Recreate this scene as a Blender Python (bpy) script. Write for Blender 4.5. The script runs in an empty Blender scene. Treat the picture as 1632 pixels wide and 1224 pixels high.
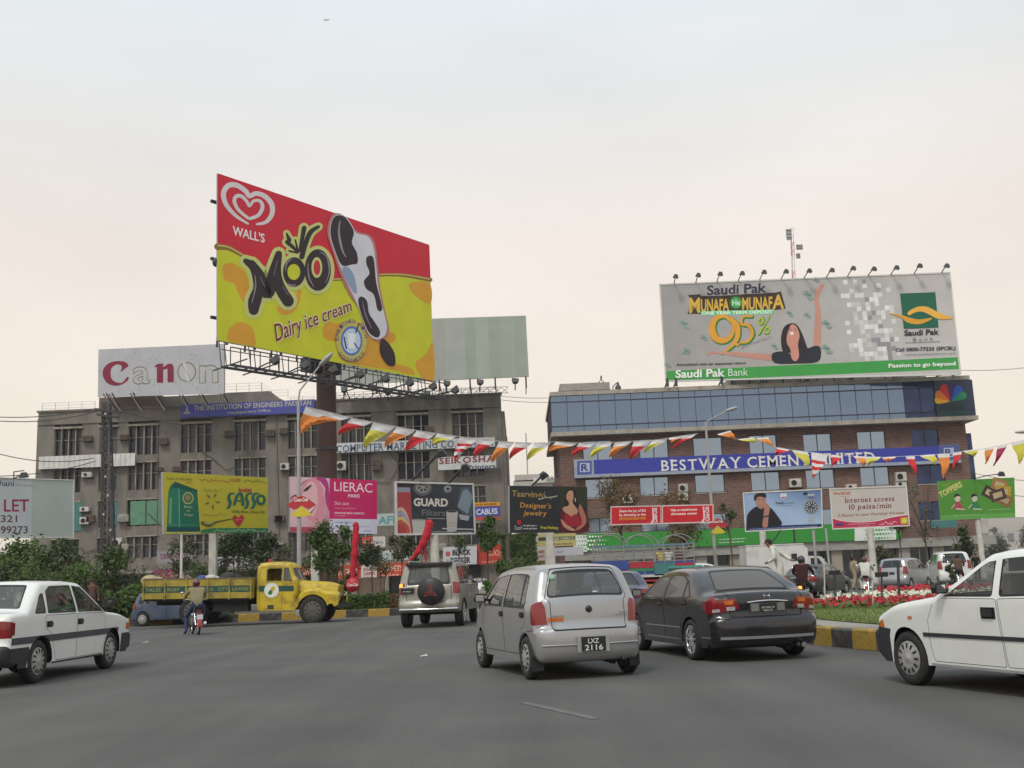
import bpy,bmesh,math,random
from mathutils import Vector,Matrix,Quaternion
from mathutils.geometry import delaunay_2d_cdt,tessellate_polygon
R=math.radians
random.seed(7)
scene=bpy.context.scene
col=scene.collection
# ---------------------------------------------------------------- camera, sky, sun, exposure
FPX,CX,CY,HORZ,ROLL,EYE=1750.0,816.0,612.0,923.0,0.040,1.27
PITCH=math.atan((HORZ-CY)*math.cos(ROLL)/FPX)
cam=bpy.data.cameras.new('camera')
cam.sensor_width=36.0
cam.lens=FPX/1632*36.0
cam.clip_start,cam.clip_end=0.05,3000
cam_ob=bpy.data.objects.new('camera',cam)
col.objects.link(cam_ob)
FWD=Vector((0,math.cos(PITCH),math.sin(PITCH)))
RT0=Vector((1,0,0)); UP0=RT0.cross(FWD)
RT=RT0*math.cos(ROLL)-UP0*math.sin(ROLL)
UP=UP0*math.cos(ROLL)+RT0*math.sin(ROLL)
CAM=Vector((0,0,EYE))
cam_ob.matrix_world=Matrix.Translation(CAM) @ Matrix((RT,UP,-FWD)).transposed().to_4x4()
scene.camera=cam_ob
SUN_EL, SUN_AZ = R(52), R(205)          # azimuth clockwise from +Y (the view direction)
world=bpy.data.worlds.new('World'); scene.world=world; world.use_nodes=True
nt=world.node_tree; nt.nodes.clear()
def wn(t,**k):
    n=nt.nodes.new(t)
    for a,b in k.items(): setattr(n,a,b)
    return n
out=wn('ShaderNodeOutputWorld'); bg=wn('ShaderNodeBackground')
sky=wn('ShaderNodeTexSky',sky_type='NISHITA'); sky.sun_disc=False
sky.sun_elevation=SUN_EL; sky.sun_rotation=SUN_AZ; sky.dust_density=6; sky.air_density=1.2
tc=wn('ShaderNodeTexCoord'); sep=wn('ShaderNodeSeparateXYZ')
ramp=wn('ShaderNodeValToRGB')
nt.links.new(tc.outputs['Generated'],sep.inputs[0])
nt.links.new(sep.outputs['Z'],ramp.inputs[0])
cr=ramp.color_ramp
cr.elements[0].position=0.0; cr.elements[0].color=(7.6,6.9,5.8,1)
cr.elements[1].position=0.62; cr.elements[1].color=(5.7,6.5,7.2,1)
e=cr.elements.new(0.16); e.color=(7.5,6.75,5.9,1)
e=cr.elements.new(0.30); e.color=(7.2,6.6,6.05,1)
e=cr.elements.new(0.42); e.color=(6.45,6.55,6.5,1)
nz=wn('ShaderNodeTexNoise'); nz.inputs['Scale'].default_value=2.2; nz.inputs['Detail'].default_value=5
mp=wn('ShaderNodeMapping'); mp.inputs['Scale'].default_value=(1,1,2.6)
nt.links.new(tc.outputs['Generated'],mp.inputs[0]); nt.links.new(mp.outputs[0],nz.inputs[0])
mr=wn('ShaderNodeMapRange'); mr.inputs[1].default_value=.3; mr.inputs[2].default_value=.7
mr.inputs[3].default_value=.93; mr.inputs[4].default_value=1.07
nt.links.new(nz.outputs[0],mr.inputs[0])
vm=wn('ShaderNodeVectorMath',operation='SCALE')
nt.links.new(ramp.outputs[0],vm.inputs[0]); nt.links.new(mr.outputs[0],vm.inputs['Scale'])
mix=wn('ShaderNodeMix',data_type='RGBA'); mix.inputs[0].default_value=0.93
nt.links.new(sky.outputs[0],mix.inputs[6]); nt.links.new(vm.outputs[0],mix.inputs[7])
nt.links.new(mix.outputs[2],bg.inputs[0]); bg.inputs[1].default_value=0.118
nt.links.new(bg.outputs[0],out.inputs[0])
sun=bpy.data.lights.new('sun','SUN'); sun.energy=1.5; sun.angle=R(11); sun.color=(1,.95,.86)
sun_ob=bpy.data.objects.new('sun',sun); col.objects.link(sun_ob)
sd=Vector((math.sin(SUN_AZ)*math.cos(SUN_EL),math.cos(SUN_AZ)*math.cos(SUN_EL),math.sin(SUN_EL)))
sun_ob.rotation_euler=sd.to_track_quat('Z','Y').to_euler()
sun_ob.location=(0,0,60)
vs=scene.view_settings
vs.view_transform = 'Standard'; vs.look = 'None'; vs.exposure=0.17; vs.gamma=1.0; vs.use_curve_mapping=False
# ---------------------------------------------------------------- pixel rays of the 1632x1224 photograph
def ray(px,py):
    return (FWD*FPX+RT*(px-CX)-UP*(py-CY)).normalized()
def at(px,py,Y):
    d=ray(px,py); return CAM+d*(Y/d.y)
def gnd(px,py,z=0.0):
    d=ray(px,py); return CAM+d*((z-EYE)/d.z)
def onplane(px,py,P,N):
    d=ray(px,py); return CAM+d*((P-CAM).dot(N)/d.dot(N))
def ppm(Y): return FPX / Y             # pixels per metre, roughly
# ---------------------------------------------------------------- materials
MATS={}
def lin(c):
    if isinstance(c,str):
        c=[int(c[i:i+2],16)/255 for i in (0,2,4)]
    return tuple(((x+.055)/1.055)**2.4 if x>.04045 else x/12.92 for x in c)
def mat(name,rgb,rough=.6,metal=0.,var=.12,scale=3.,bump=0.,bscale=40.,coat=0.,spec=.5,dirt=None,dscale=1.2,damt=.5,streak=1.):
    if name in MATS: return MATS[name]
    m=bpy.data.materials.new(name); m.use_nodes=True; MATS[name]=m
    n=m.node_tree; L=n.links; p=n.nodes['Principled BSDF']
    p.inputs['Roughness'].default_value=rough; p.inputs['Metallic'].default_value=metal
    p.inputs['Specular IOR Level'].default_value=spec
    if coat: p.inputs['Coat Weight'].default_value=coat; p.inputs['Coat Roughness'].default_value=.06
    tcn=n.nodes.new('ShaderNodeTexCoord'); mpn=n.nodes.new('ShaderNodeMapping')
    mpn.inputs['Scale'].default_value=(1,1,1/streak); L.new(tcn.outputs['Object'],mpn.inputs[0])
    if var>0:
        nz=n.nodes.new('ShaderNodeTexNoise'); nz.inputs['Scale'].default_value=scale; nz.inputs['Detail'].default_value=6
        L.new(mpn.outputs[0],nz.inputs[0])
        r=n.nodes.new('ShaderNodeMapRange'); r.inputs[1].default_value=.25; r.inputs[2].default_value=.75
        r.inputs[3].default_value=1-var; r.inputs[4].default_value=1+var
        L.new(nz.outputs[0],r.inputs[0])
        v=n.nodes.new('ShaderNodeVectorMath'); v.operation = 'SCALE'; v.inputs[0].default_value=rgb
        L.new(r.outputs[0],v.inputs['Scale']); src=v.outputs[0]
        if dirt:
            nz2=n.nodes.new('ShaderNodeTexNoise'); nz2.inputs['Scale'].default_value=dscale; nz2.inputs['Detail'].default_value=8
            nz2.inputs['Roughness'].default_value=.65
            L.new(mpn.outputs[0],nz2.inputs[0])
            r2=n.nodes.new('ShaderNodeMapRange'); r2.inputs[1].default_value=.48; r2.inputs[2].default_value=.68
            r2.inputs[3].default_value=0; r2.inputs[4].default_value=damt
            L.new(nz2.outputs[0],r2.inputs[0])
            mx=n.nodes.new('ShaderNodeMix'); mx.data_type = 'RGBA'
            L.new(r2.outputs[0],mx.inputs[0]); L.new(src,mx.inputs[6]); mx.inputs[7].default_value=(*dirt,1)
            src=mx.outputs[2]
        L.new(src,p.inputs['Base Color'])
    else:
        p.inputs['Base Color'].default_value=(*rgb,1)
    if bump:
        nb=n.nodes.new('ShaderNodeTexNoise'); nb.inputs['Scale'].default_value=bscale; nb.inputs['Detail'].default_value=5
        L.new(tcn.outputs['Object'],nb.inputs[0])
        b=n.nodes.new('ShaderNodeBump'); b.inputs['Strength'].default_value=bump; b.inputs['Distance'].default_value=.02
        L.new(nb.outputs[0],b.inputs['Height']); L.new(b.outputs[0],p.inputs['Normal'])
    return m
def glassmat(name,tint=(.25,.28,.28),rough=.02,refl=.9):
    """thin tinted sheet of glass: see-through plus a fresnel reflection"""
    if name in MATS: return MATS[name]
    m=bpy.data.materials.new(name); m.use_nodes=True; MATS[name]=m
    n=m.node_tree; L=n.links; n.nodes.clear()
    o=n.nodes.new('ShaderNodeOutputMaterial'); t=n.nodes.new('ShaderNodeBsdfTransparent'); g=n.nodes.new('ShaderNodeBsdfGlossy')
    t.inputs[0].default_value=(*tint,1); g.inputs['Roughness'].default_value=rough; g.inputs[0].default_value=(refl,refl,refl,1)
    f=n.nodes.new('ShaderNodeLayerWeight'); f.inputs[0].default_value=.5; pw=n.nodes.new('ShaderNodeMath'); pw.operation = 'POWER'; pw.inputs[1].default_value=4
    a=n.nodes.new('ShaderNodeMath'); a.operation = 'MULTIPLY_ADD'; a.inputs[1].default_value=.8; a.inputs[2].default_value=.06
    L.new(f.outputs['Facing'],pw.inputs[0]); L.new(pw.outputs[0],a.inputs[0])
    mx=n.nodes.new('ShaderNodeMixShader'); L.new(a.outputs[0],mx.inputs[0]); L.new(t.outputs[0],mx.inputs[1]); L.new(g.outputs[0],mx.inputs[2])
    L.new(mx.outputs[0],o.inputs[0]); return m
def emit(name,rgb,s):
    if name in MATS: return MATS[name]
    m=bpy.data.materials.new(name); m.use_nodes=True; MATS[name]=m
    p=m.node_tree.nodes['Principled BSDF']; p.inputs['Base Color'].default_value=(*rgb,1)
    p.inputs['Emission Color'].default_value=(*rgb,1); p.inputs['Emission Strength'].default_value=s
    return m
def printmat(name='printed_sheet',rough=.55,var=.07):
    if name in MATS: return MATS[name]
    m=mat(name,(1,1,1),rough,var=var,scale=.8,spec=.35)
    n=m.node_tree; L=n.links
    a=n.nodes.new('ShaderNodeAttribute'); a.attribute_name = 'Col'
    v=[x for x in n.nodes if x.type == 'VECT_MATH'][0]
    L.new(a.outputs['Color'],v.inputs[0]); return m
# ---------------------------------------------------------------- objects
WM={}
def _props(o,label=None,cat=None,group=None,kind=None):
    if label: o['label']=label
    if cat: o['category']=cat
    if group: o['group']=group
    if kind: o['kind']=kind
    return o
def thing(name,label,cat,loc=(0,0,0),rz=0.,group=None,kind=None):
    o=bpy.data.objects.new(name,None); o.empty_display_size=.3
    o.location=loc; o.rotation_euler=(0,0,rz); col.objects.link(o)
    WM[o.name]=Matrix.Translation(Vector(loc)) @ Matrix.Rotation(rz,4,'Z')
    return _props(o,label,cat,group,kind)
def wm(o): return WM.get(o.name,Matrix.Identity(4))
def copy_tree(o,parent=None,loc=None,rz=None,**props):
    c=o.copy(); col.objects.link(c)
    if parent is not None: c.parent=parent; WM[c.name]=wm(parent)
    if loc is not None:
        c.location=loc;
        if rz is not None: c.rotation_euler=(0,0,rz)
        WM[c.name]=Matrix.Translation(Vector(loc)) @ Matrix.Rotation(c.rotation_euler[2],4,'Z')
    for ch in KIDS.get(o.name,[]):
        KIDS.setdefault(c.name,[]).append(copy_tree(ch,c))
    _props(c,**props); return c
KIDS={}
class MB:
    """collects faces, links them as ONE mesh object"""
    def __init__(s): s.v=[]; s.f=[]; s.m=[]; s.c=[]; s.ms=[]; s.sm=[]; s.M=None; s.pc=[]
    def mi(s,m):
        if m not in s.ms: s.ms.append(m)
        return s.ms.index(m)
    def add(s,vs,fs,m,c=None,smooth=False):
        b=len(s.v)
        s.v+=[Vector(x) for x in vs] if s.M is None else [s.M @ Vector(x) for x in vs]
        k=s.mi(m); s.pc.append((b,len(s.f),m))
        for f in fs: s.f.append([b+i for i in f]); s.m.append(k); s.c.append(c); s.sm.append(smooth)
        return s
    def quad(s,a,b,c_,d,m,c=None): return s.add([a,b,c_,d],[(0,1,2,3)],m,c)
    def box(s,x0,y0,z0,x1,y1,z1,m,c=None):
        if x0>x1: x0,x1=x1,x0
        if y0>y1: y0,y1=y1,y0
        if z0>z1: z0,z1=z1,z0
        v=[(x,y,z) for z in (z0,z1) for y in (y0,y1) for x in (x0,x1)]
        return s.add(v,[(0,2,3,1),(4,5,7,6),(0,1,5,4),(2,6,7,3),(0,4,6,2),(1,3,7,5)],m,c)
    def obox(s,ctr,ax,ay,az,m,c=None):
        ctr,ax,ay,az=map(Vector,(ctr,ax,ay,az))
        v=[ctr+ax*i+ay*j+az*k for k in (-1,1) for j in (-1,1) for i in (-1,1)]
        return s.add(v,[(0,2,3,1),(4,5,7,6),(0,1,5,4),(2,6,7,3),(0,4,6,2),(1,3,7,5)],m,c)
    def bar(s,a,b,w,h,m,c=None,up=(0,0,1)):
        a,b=Vector(a),Vector(b); d=b-a; L=d.length
        if L<1e-6: return s
        d /= L; u=Vector(up)
        if abs(d.dot(u))>.98: u=Vector((0,1,0))
        x=d.cross(u).normalized(); y=x.cross(d)
        return s.obox((a+b)/2,d*L/2,x*w/2,y*h/2,m,c)
    def tube(s,pts,r,m,n=8,c=None,cap=True,smooth=True):
        pts=[Vector(p) for p in pts]; rs=r if isinstance(r,(list,tuple)) else [r]*len(pts)
        vs,fs=[],[]; px=None
        for i,p in enumerate(pts):
            d=(pts[min(i+1,len(pts)-1)]-pts[max(i-1,0)]).normalized()
            if px is None:
                u=Vector((0,0,1)) if abs(d.z)<.9 else Vector((1,0,0)); px=d.cross(u).normalized()
            else: px=(px-d*px.dot(d)).normalized()
            y=d.cross(px)
            for k in range(n):
                a=2*math.pi*k/n; vs.append(p+(px*math.cos(a)+y*math.sin(a))*rs[i])
        for i in range(len(pts)-1):
            for k in range(n):
                fs.append((i*n+k,i*n+(k+1) % n,(i+1)*n+(k+1) % n,(i+1)*n+k))
        s.add(vs,fs,m,c,smooth)
        if cap:
            s.add(vs[:n],[tuple(range(n-1,-1,-1))],m,c); s.add(vs[-n:],[tuple(range(n))],m,c)
        return s
    def lathe(s,ctr,axis,prof,m,n=24,c=None,smooth=True):
        """prof: (distance along axis, radius)"""
        ctr,ax=Vector(ctr),Vector(axis).normalized()
        u=Vector((0,0,1)) if abs(ax.z)<.9 else Vector((1,0,0)); x=ax.cross(u).normalized(); y=ax.cross(x)
        vs,fs=[],[]
        for (t,r) in prof:
            for k in range(n):
                a=2*math.pi*k/n; vs.append(ctr+ax*t+(x*math.cos(a)+y*math.sin(a))*r)
        for i in range(len(prof)-1):
            for k in range(n): fs.append((i*n+k,(i+1)*n+k,(i+1)*n+(k+1) % n,i*n+(k+1) % n))
        return s.add(vs,fs,m,c,smooth)
    def prism(s,pts,vec,m,c=None,smooth=False):
        """closed planar outline swept by vec"""
        pts=[Vector(p) for p in pts]; vec=Vector(vec); n=len(pts)
        tri=tessellate_polygon([pts])
        s.add(pts,[tuple(t) for t in tri],m,c); s.add([p+vec for p in pts],[tuple(reversed(t)) for t in tri],m,c)
        s.add(pts+[p+vec for p in pts],[(i,(i+1) % n,n+(i+1) % n,n+i) for i in range(n)],m,c,smooth)
        return s
    def ball(s,ctr,rx,ry,rz,m,c=None,n=12):
        ctr=Vector(ctr); vs,fs=[],[]; h=n // 2
        for i in range(h+1):
            t=math.pi*i/h
            for k in range(n):
                a=2*math.pi*k/n
                vs.append(ctr+Vector((rx*math.sin(t)*math.cos(a),ry*math.sin(t)*math.sin(a),rz*math.cos(t))))
        for i in range(h):
            for k in range(n): fs.append((i*n+k,(i+1)*n+k,(i+1)*n+(k+1) % n,i*n+(k+1) % n))
        return s.add(vs,fs,m,c,True)
    def build(s,name,parent=None,local=False,**props):
        me=bpy.data.meshes.new(name)
        me.from_pydata([tuple(v) for v in s.v],[],s.f)
        for m in s.ms: me.materials.append(m)
        me.polygons.foreach_set('material_index',s.m)
        me.polygons.foreach_set('use_smooth',s.sm)
        if any(c is not None for c in s.c):
            at_=me.color_attributes.new('Col','FLOAT_COLOR','CORNER'); buf=[]
            for f,c in zip(s.f,s.c):
                if c is None: c=(1,1,1)
                if isinstance(c[0],(tuple,list)):
                    for q in c: buf+=[*q,1]
                else:
                    for _ in f: buf+=[*c,1]
            at_.data.foreach_set('color',buf)
        if parent is not None and not local: me.transform(wm(parent).inverted())
        me.update(); return link(name,me,parent,**props)
def build_each(mb,name,parent,**props):
    """one object for each box or sheet that was added"""
    pc=mb.pc+[(len(mb.v),len(mb.f),None)]
    for (v0,f0,m),(v1,f1,_) in zip(pc,pc[1:]):
        q=MB(); q.add(mb.v[v0:v1],[[i-v0 for i in f] for f in mb.f[f0:f1]],m); q.build(name,parent,**props)
def link(name,me,parent=None,**props):
    o=bpy.data.objects.new(name,me); col.objects.link(o)
    if parent is not None:
        o.parent=parent; WM[o.name]=wm(parent); KIDS.setdefault(parent.name,[]).append(o)
    return _props(o,**props)
# ---------------------------------------------------------------- lettering
_fc=bpy.data.curves.new('lettering_curve','FONT'); _fo=bpy.data.objects.new('lettering_curve',_fc)
SERIF={'B': 'bl','E': 'bl tl','T': 'bc','W': 'tl tr','A': 'bl br','Y': 'bc tl tr','M': 'bl br tl tr','N': 'bl tl tr','L': 'bl tl',
         'I': 'bc tc','D': 'bl tl','P': 'bl tl','R': 'bl br tl','K': 'bl br tl tr','U': 'tl tr','H': 'bl br tl tr','n': 'bl br','r': 'bl','i': 'bc','1': 'bc','m': 'bl br bc','p': 'bc'}
_tc={}
def _raw(text,bold):
    k=(text,bold)
    if k in _tc: return _tc[k]
    _fc.body=text; _fc.size=1; _fc.resolution_u=3; _fc.offset=bold
    me=_fo.to_mesh()
    v=[(p.co.x,p.co.y) for p in me.vertices]; f=[tuple(p.vertices) for p in me.polygons]
    _fo.to_mesh_clear(); _tc[k]=(v,f); return _tc[k]
def textshape(text,bold=.0,serif=False,shear=0.,gap=0.):
    """vertices normalised to x 0..1 and cap height 1, and faces"""
    V,F=[],[]
    if serif or gap:
        x=0.
        for ch in text:
            if ch == ' ': x+=.3; continue
            v,f=_raw(ch,bold)
            if not v: continue
            a=min(p[0] for p in v); b=max(p[0] for p in v); t=.73 if ch.isupper() or ch in '0123456789' else .53
            o=len(V); V+=[(p[0]-a+x,p[1],0) for p in v]; F+=[tuple(i+o for i in q) for q in f]
            if serif:
                for sfx in SERIF.get(ch,'').split():
                    cx_={'l': .05+bold*.5,'r': b-a-.05-bold*.5,'c': (b-a)/2}[sfx[1]]; y0=0 if sfx[0] == 'b' else t-.05
                    o=len(V); V+=[(x+cx_-.12,y0,1),(x+cx_+.12,y0,1),(x+cx_+.12,y0+.05,1),(x+cx_-.12,y0+.05,1)]
                    F.append((o,o+1,o+2,o+3))
            x+=b-a+.09+gap
    else:
        v,f=_raw(text,bold); V=[(*p,0) for p in v]; F=list(f)
    if not V: return [],[]
    if shear: V=[(x+y*shear,y,k) for x,y,k in V]
    a=min(p[0] for p in V); b=max(p[0] for p in V)
    return [((x-a)/(b-a),y/.73,k) for x,y,k in V],F
class Art:
    """flat print on a board: shapes given in photo pixels are carried onto the board's own plane"""
    def __init__(s,P,N,Y,m=None):
        s.P,s.N=P,N; s.k=0; s.step=.0006; s.mb=MB(); s.m=m or printmat(); s.zo=(0,0,1,1); s.base=.012
        s.clip=None
    def zoom(s,ox,oy,w,h=None,W=1632,H=None):
        s.zo=(ox,oy,w/W,(h/H) if h else w/W); return s
    def px(s,u,v): return s.zo[0]+u*s.zo[2],s.zo[1]+v*s.zo[3]
    def pt(s,u,v,off=None):
        x,y=s.px(u,v); p=onplane(x,y,s.P,s.N)
        return p+s.N*(s.base+s.k*s.step)
    def poly(s,pts,c,keep=False):
        cc=[lin(q) for q in c] if isinstance(c,(list,)) else lin(c)
        tri=tessellate_polygon([[Vector((p[0],p[1],0)) for p in pts]])
        vs=[s.pt(*p) for p in pts]
        if isinstance(cc,list):
            for t in tri: s.mb.add([vs[i] for i in t],[(0,1,2)],s.m,[cc[i] for i in t])
        else: s.mb.add(vs,[tuple(t) for t in tri],s.m,cc)
        if not keep: s.k+=1
        return s
    def rect(s,x0,y0,x1,y1,c): return s.poly([(x0,y0),(x1,y0),(x1,y1),(x0,y1)],c)
    def ell(s,x,y,rx,ry,c,n=20,rot=0,a0=0,a1=360):
        q=[]
        for i in range(n):
            a=R(a0+(a1-a0)*i/(n if a1-a0>=360 else n-1)); u,v=rx*math.cos(a),ry*math.sin(a)
            q.append((x+u*math.cos(rot)-v*math.sin(rot),y+u*math.sin(rot)+v*math.cos(rot)))
        return s.poly(q,c)
    def stroke(s,pts,w,c,closed=False,smooth=True):
        if smooth and len(pts)>2: pts=spline(pts,5,closed)
        n=len(pts); ws=w if isinstance(w,(list,tuple)) else (w,)
        def wd(i):
            t=i/max(1,n-1)*(len(ws)-1); j=min(int(t),len(ws)-1); j2=min(j+1,len(ws)-1); return (ws[j]*(1-t+j)+ws[j2]*(t-j))/2
        L_,R_=[],[]
        for i,p in enumerate(pts):
            a=pts[(i-1) % n] if closed else pts[max(i-1,0)]; b=pts[(i+1) % n] if closed else pts[min(i+1,n-1)]
            dx,dy=b[0]-a[0],b[1]-a[1]; l=math.hypot(dx,dy) or 1; dx /= l; dy /= l; h=wd(i)
            L_.append((p[0]-dy*h,p[1]+dx*h)); R_.append((p[0]+dy*h,p[1]-dx*h))
        cc=lin(c); vs=[s.pt(*q) for q in L_+R_]
        fs=[(i,(i+1) % n,n+(i+1) % n,n+i) for i in range(n if closed else n-1)]
        s.mb.add(vs,fs,s.m,cc)
        if not closed and ws[0]>5*s.zo[2] and max(ws)>8:
            s.k+=1
            for q,h in ((pts[0],wd(0)),(pts[-1],wd(n-1))):
                if h>1:
                    ring=[(q[0]+h*math.cos(a*math.pi/6),q[1]+h*math.sin(a*math.pi/6)) for a in range(12)]
                    s.mb.add([s.pt(*r) for r in ring],[tuple(range(12))],s.m,cc)
        s.k+=1; return s
    def text(s,t,x0,y0,x1,y1,h,c,h1=None,bold=.0,serif=False,shear=0.,gap=0.,up=None,outline=None,ow=.03):
        """baseline (x0,y0)-(x1,y1), cap height h (h1 at the far end)"""
        if outline:
            s.text(t,x0,y0,x1,y1,h,outline,h1,bold+ow,serif,shear,gap,up)
        V,F=textshape(t,bold,serif,shear,gap)
        if not V: return s
        h1=h if h1 is None else h1; vs=[]
        ux,uy=up or (0,-1)
        for (a,b,k) in V:
            hh=h+(h1-h)*a; vs.append(s.pt(x0+(x1-x0)*a+ux*hh*b,y0+(y1-y0)*a+uy*hh*b)+s.N*.0003*k)
        s.mb.add(vs,F,s.m,lin(c)); s.k+=1; return s
    def scrawl(s,x0,y0,x1,y1,h,c,w=None,seed=1):
        """a line of joined cursive strokes too small to read"""
        rn=random.Random(seed); n=max(4,int(abs(x1-x0)/h*2.2)); pts=[]
        for i in range(n+1):
            t=i/n; pts.append((x0+(x1-x0)*t+rn.uniform(-.1,.1)*h,y0+(y1-y0)*t-h*rn.choice((.05,.1,.2,.55,.9))*rn.uniform(.7,1)))
        s.stroke(pts,w or h*.16,c)
        for i in range(n // 2):
            t=rn.random(); x,y=x0+(x1-x0)*t,y0+(y1-y0)*t+h*rn.choice((.18,-1.)); d=h*.09
            s.mb.add([s.pt(x-d,y),s.pt(x,y-d),s.pt(x+d,y),s.pt(x,y+d)],[(0,1,2,3)],s.m,lin(c))
        return s
    def words(s,x0,y0,x1,y1,h,c,seed=1):
        """a line of small print: unreadable at this size, short dashes of letter height"""
        rn=random.Random(seed); x=0.; L=abs(x1-x0)
        while x<L-h*.4:
            for k in range(rn.randint(3,8)):
                if x>L-h*.4: break
                w=h*rn.uniform(.3,.55); t=x/L; t2=(x+w*.75)/L; a=rn.choice((.7,1.,.72,.7))
                ya,yb=y0+(y1-y0)*t,y0+(y1-y0)*t2; xa,xb=x0+(x1-x0)*t,x0+(x1-x0)*t2
                s.mb.add([s.pt(xa,ya),s.pt(xb,yb),s.pt(xb,yb-h*a),s.pt(xa,ya-h*a)],[(0,1,2,3)],s.m,lin(c)); x+=w
            x+=h*.45
        s.k+=1; return s
    def build(s,parent,name='printed_sheet',**p): return s.mb.build(name,parent,**p)
def spline(pts,k=5,closed=False):
    n=len(pts); o=[]
    for i in range(n if closed else n-1):
        p0,p1,p2,p3=(pts[(i+j) % n] if closed else pts[min(max(i+j,0),n-1)] for j in (-1,0,1,2))
        for t in range(k):
            t /= k; o.append(tuple(.5*(2*b+(-a+c)*t+(2*a-5*b+4*c-d)*t*t+(-a+3*b-3*c+d)*t**3) for a,b,c,d in zip(p0,p1,p2,p3)))
    if not closed: o.append(tuple(pts[-1]))
    return o
# shared materials
M_steel=mat('dark_painted_steel',(.035,.036,.042),.5,var=.2)
M_grey=mat('galvanised_steel',(.33,.34,.34),.5,.3,var=.15)
M_black=mat('black_plastic',(.014,.014,.016),.45,var=.1)
M_rubber=mat('tyre_rubber',(.018,.018,.018),.8,var=.25,scale=12)
M_white=mat('white_metal_sheet',(.62,.62,.6),.5,var=.07,dirt=(.3,.28,.24),damt=.35)
M_lamp=glassmat('lamp_glass',(.7,.7,.7))
# ================================================================ GROUND
M_asph=mat('worn_asphalt',(.096,.094,.089),.88,var=.13,scale=.45,bump=.5,bscale=55,dirt=(.12,.115,.105),dscale=.22,damt=.8,spec=.3)
n_=M_asph.node_tree; L_=n_.links; p_=n_.nodes['Principled BSDF']
old=p_.inputs['Base Color'].links[0].from_socket
nz_=n_.nodes.new('ShaderNodeTexNoise'); nz_.inputs['Scale'].default_value=60; nz_.inputs['Detail'].default_value=3
tc_=n_.nodes.new('ShaderNodeTexCoord'); L_.new(tc_.outputs['Object'],nz_.inputs[0])
r_=n_.nodes.new('ShaderNodeMapRange'); r_.inputs[1].default_value=.3; r_.inputs[2].default_value=.7; r_.inputs[3].default_value=.8; r_.inputs[4].default_value=1.2
L_.new(nz_.outputs[0],r_.inputs[0]); v_=n_.nodes.new('ShaderNodeVectorMath'); v_.operation = 'SCALE'
L_.new(old,v_.inputs[0]); L_.new(r_.outputs[0],v_.inputs['Scale']); L_.new(v_.outputs[0],p_.inputs['Base Color'])
nz_=n_.nodes.new('ShaderNodeTexNoise'); nz_.inputs['Scale'].default_value=1.; nz_.inputs['Detail'].default_value=4
mp_=n_.nodes.new('ShaderNodeMapping'); mp_.inputs['Rotation'].default_value=(0,0,R(24)); mp_.inputs['Scale'].default_value=(.9,.055,1); L_.new(tc_.outputs['Object'],mp_.inputs[0]); L_.new(mp_.outputs[0],nz_.inputs[0])
r_=n_.nodes.new('ShaderNodeMapRange'); r_.inputs[1].default_value=.35; r_.inputs[2].default_value=.65; r_.inputs[3].default_value=.86; r_.inputs[4].default_value=1.1
L_.new(nz_.outputs[0],r_.inputs[0]); v2_=n_.nodes.new('ShaderNodeVectorMath'); v2_.operation = 'SCALE'
L_.new(v_.outputs[0],v2_.inputs[0]); L_.new(r_.outputs[0],v2_.inputs['Scale']); L_.new(v2_.outputs[0],p_.inputs['Base Color'])
M_earth=mat('dusty_earth',(.22,.19,.14),.95,var=.2,scale=.3,bump=.3)
M_pave=mat('dusty_paving',(.30,.28,.24),.9,var=.15,scale=1.5,bump=.2,dirt=(.2,.18,.15))
M_conc=mat('weathered_concrete',(.30,.275,.235),.9,var=.12,scale=1.2,bump=.25,dirt=(.16,.145,.125),dscale=.6,damt=.8)
M_ky=mat('yellow_kerb_paint',(.38,.24,.035),.8,var=.3,scale=5,dirt=(.10,.085,.06),dscale=3.5,damt=.9,bump=.5,bscale=25)
M_kb=mat('black_kerb_paint',(.045,.043,.042),.75,var=.35,scale=5,dirt=(.2,.18,.14),dscale=3,damt=.7,bump=.5,bscale=25)
M_grass=mat('mown_grass',(.12,.17,.035),.95,var=.3,scale=2.5,bump=.6,bscale=70,dirt=(.16,.17,.06),damt=.6)
M_soil=mat('garden_soil',(.10,.085,.055),.95,var=.25,scale=2)
b=MB(); b.quad((-600,-120,-.02),(600,-120,-.02),(600,900,-.02),(-600,900,-.02),M_earth); b.build('ground',kind='structure')
b=MB(); b.quad((-160,-60,0),(160,-60,0),(160,88,0),(-160,88,0),M_asph); b.build('road',kind='structure')
M_worn=mat('worn_road_paint',(.13,.127,.12),.9,var=.3,scale=6,dirt=(.13,.122,.11),dscale=9,damt=.95)
b=MB(); p0_,p1_=gnd(835,1120),gnd(950,1146); d_=(p1_-p0_).normalized(); s_=Vector((-d_.y,d_.x,0))*.05
q=[p0_-s_,p1_-s_,p1_+s_,p0_+s_]; b.add([(v.x,v.y,.004) for v in q],[(0,1,2,3)],M_worn); b.build('road_marking',kind='structure')
b=MB(); b.prism([(-160,88,0),(160,88,0),(160,240,0),(-160,240,0)],(0,0,.15),M_pave); b.build('pavement',kind='structure')
def grid_sheet(b,cx_,cy_,r0,r1,z,m,n=120,rise=0.):
    vs,fs=[],[]; K=8
    for j in range(K+1):
        r=r0+(r1-r0)*j/K
        for i in range(n):
            a=2*math.pi*i/n; vs.append((cx_+r*math.cos(a),cy_+r*math.sin(a),z+rise*(1-(r/r1)**2)))
    for j in range(K):
        for i in range(n): fs.append((j*n+i,(j+1)*n+i,(j+1)*n+(i+1) % n,j*n+(i+1) % n))
    b.add(vs,fs,m,smooth=True)
IC=Vector((24.6,22.0)); IR=20.0
isl=thing('roundabout_island',None,None,(IC.x,IC.y,0),kind='structure')
KN=188
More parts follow.
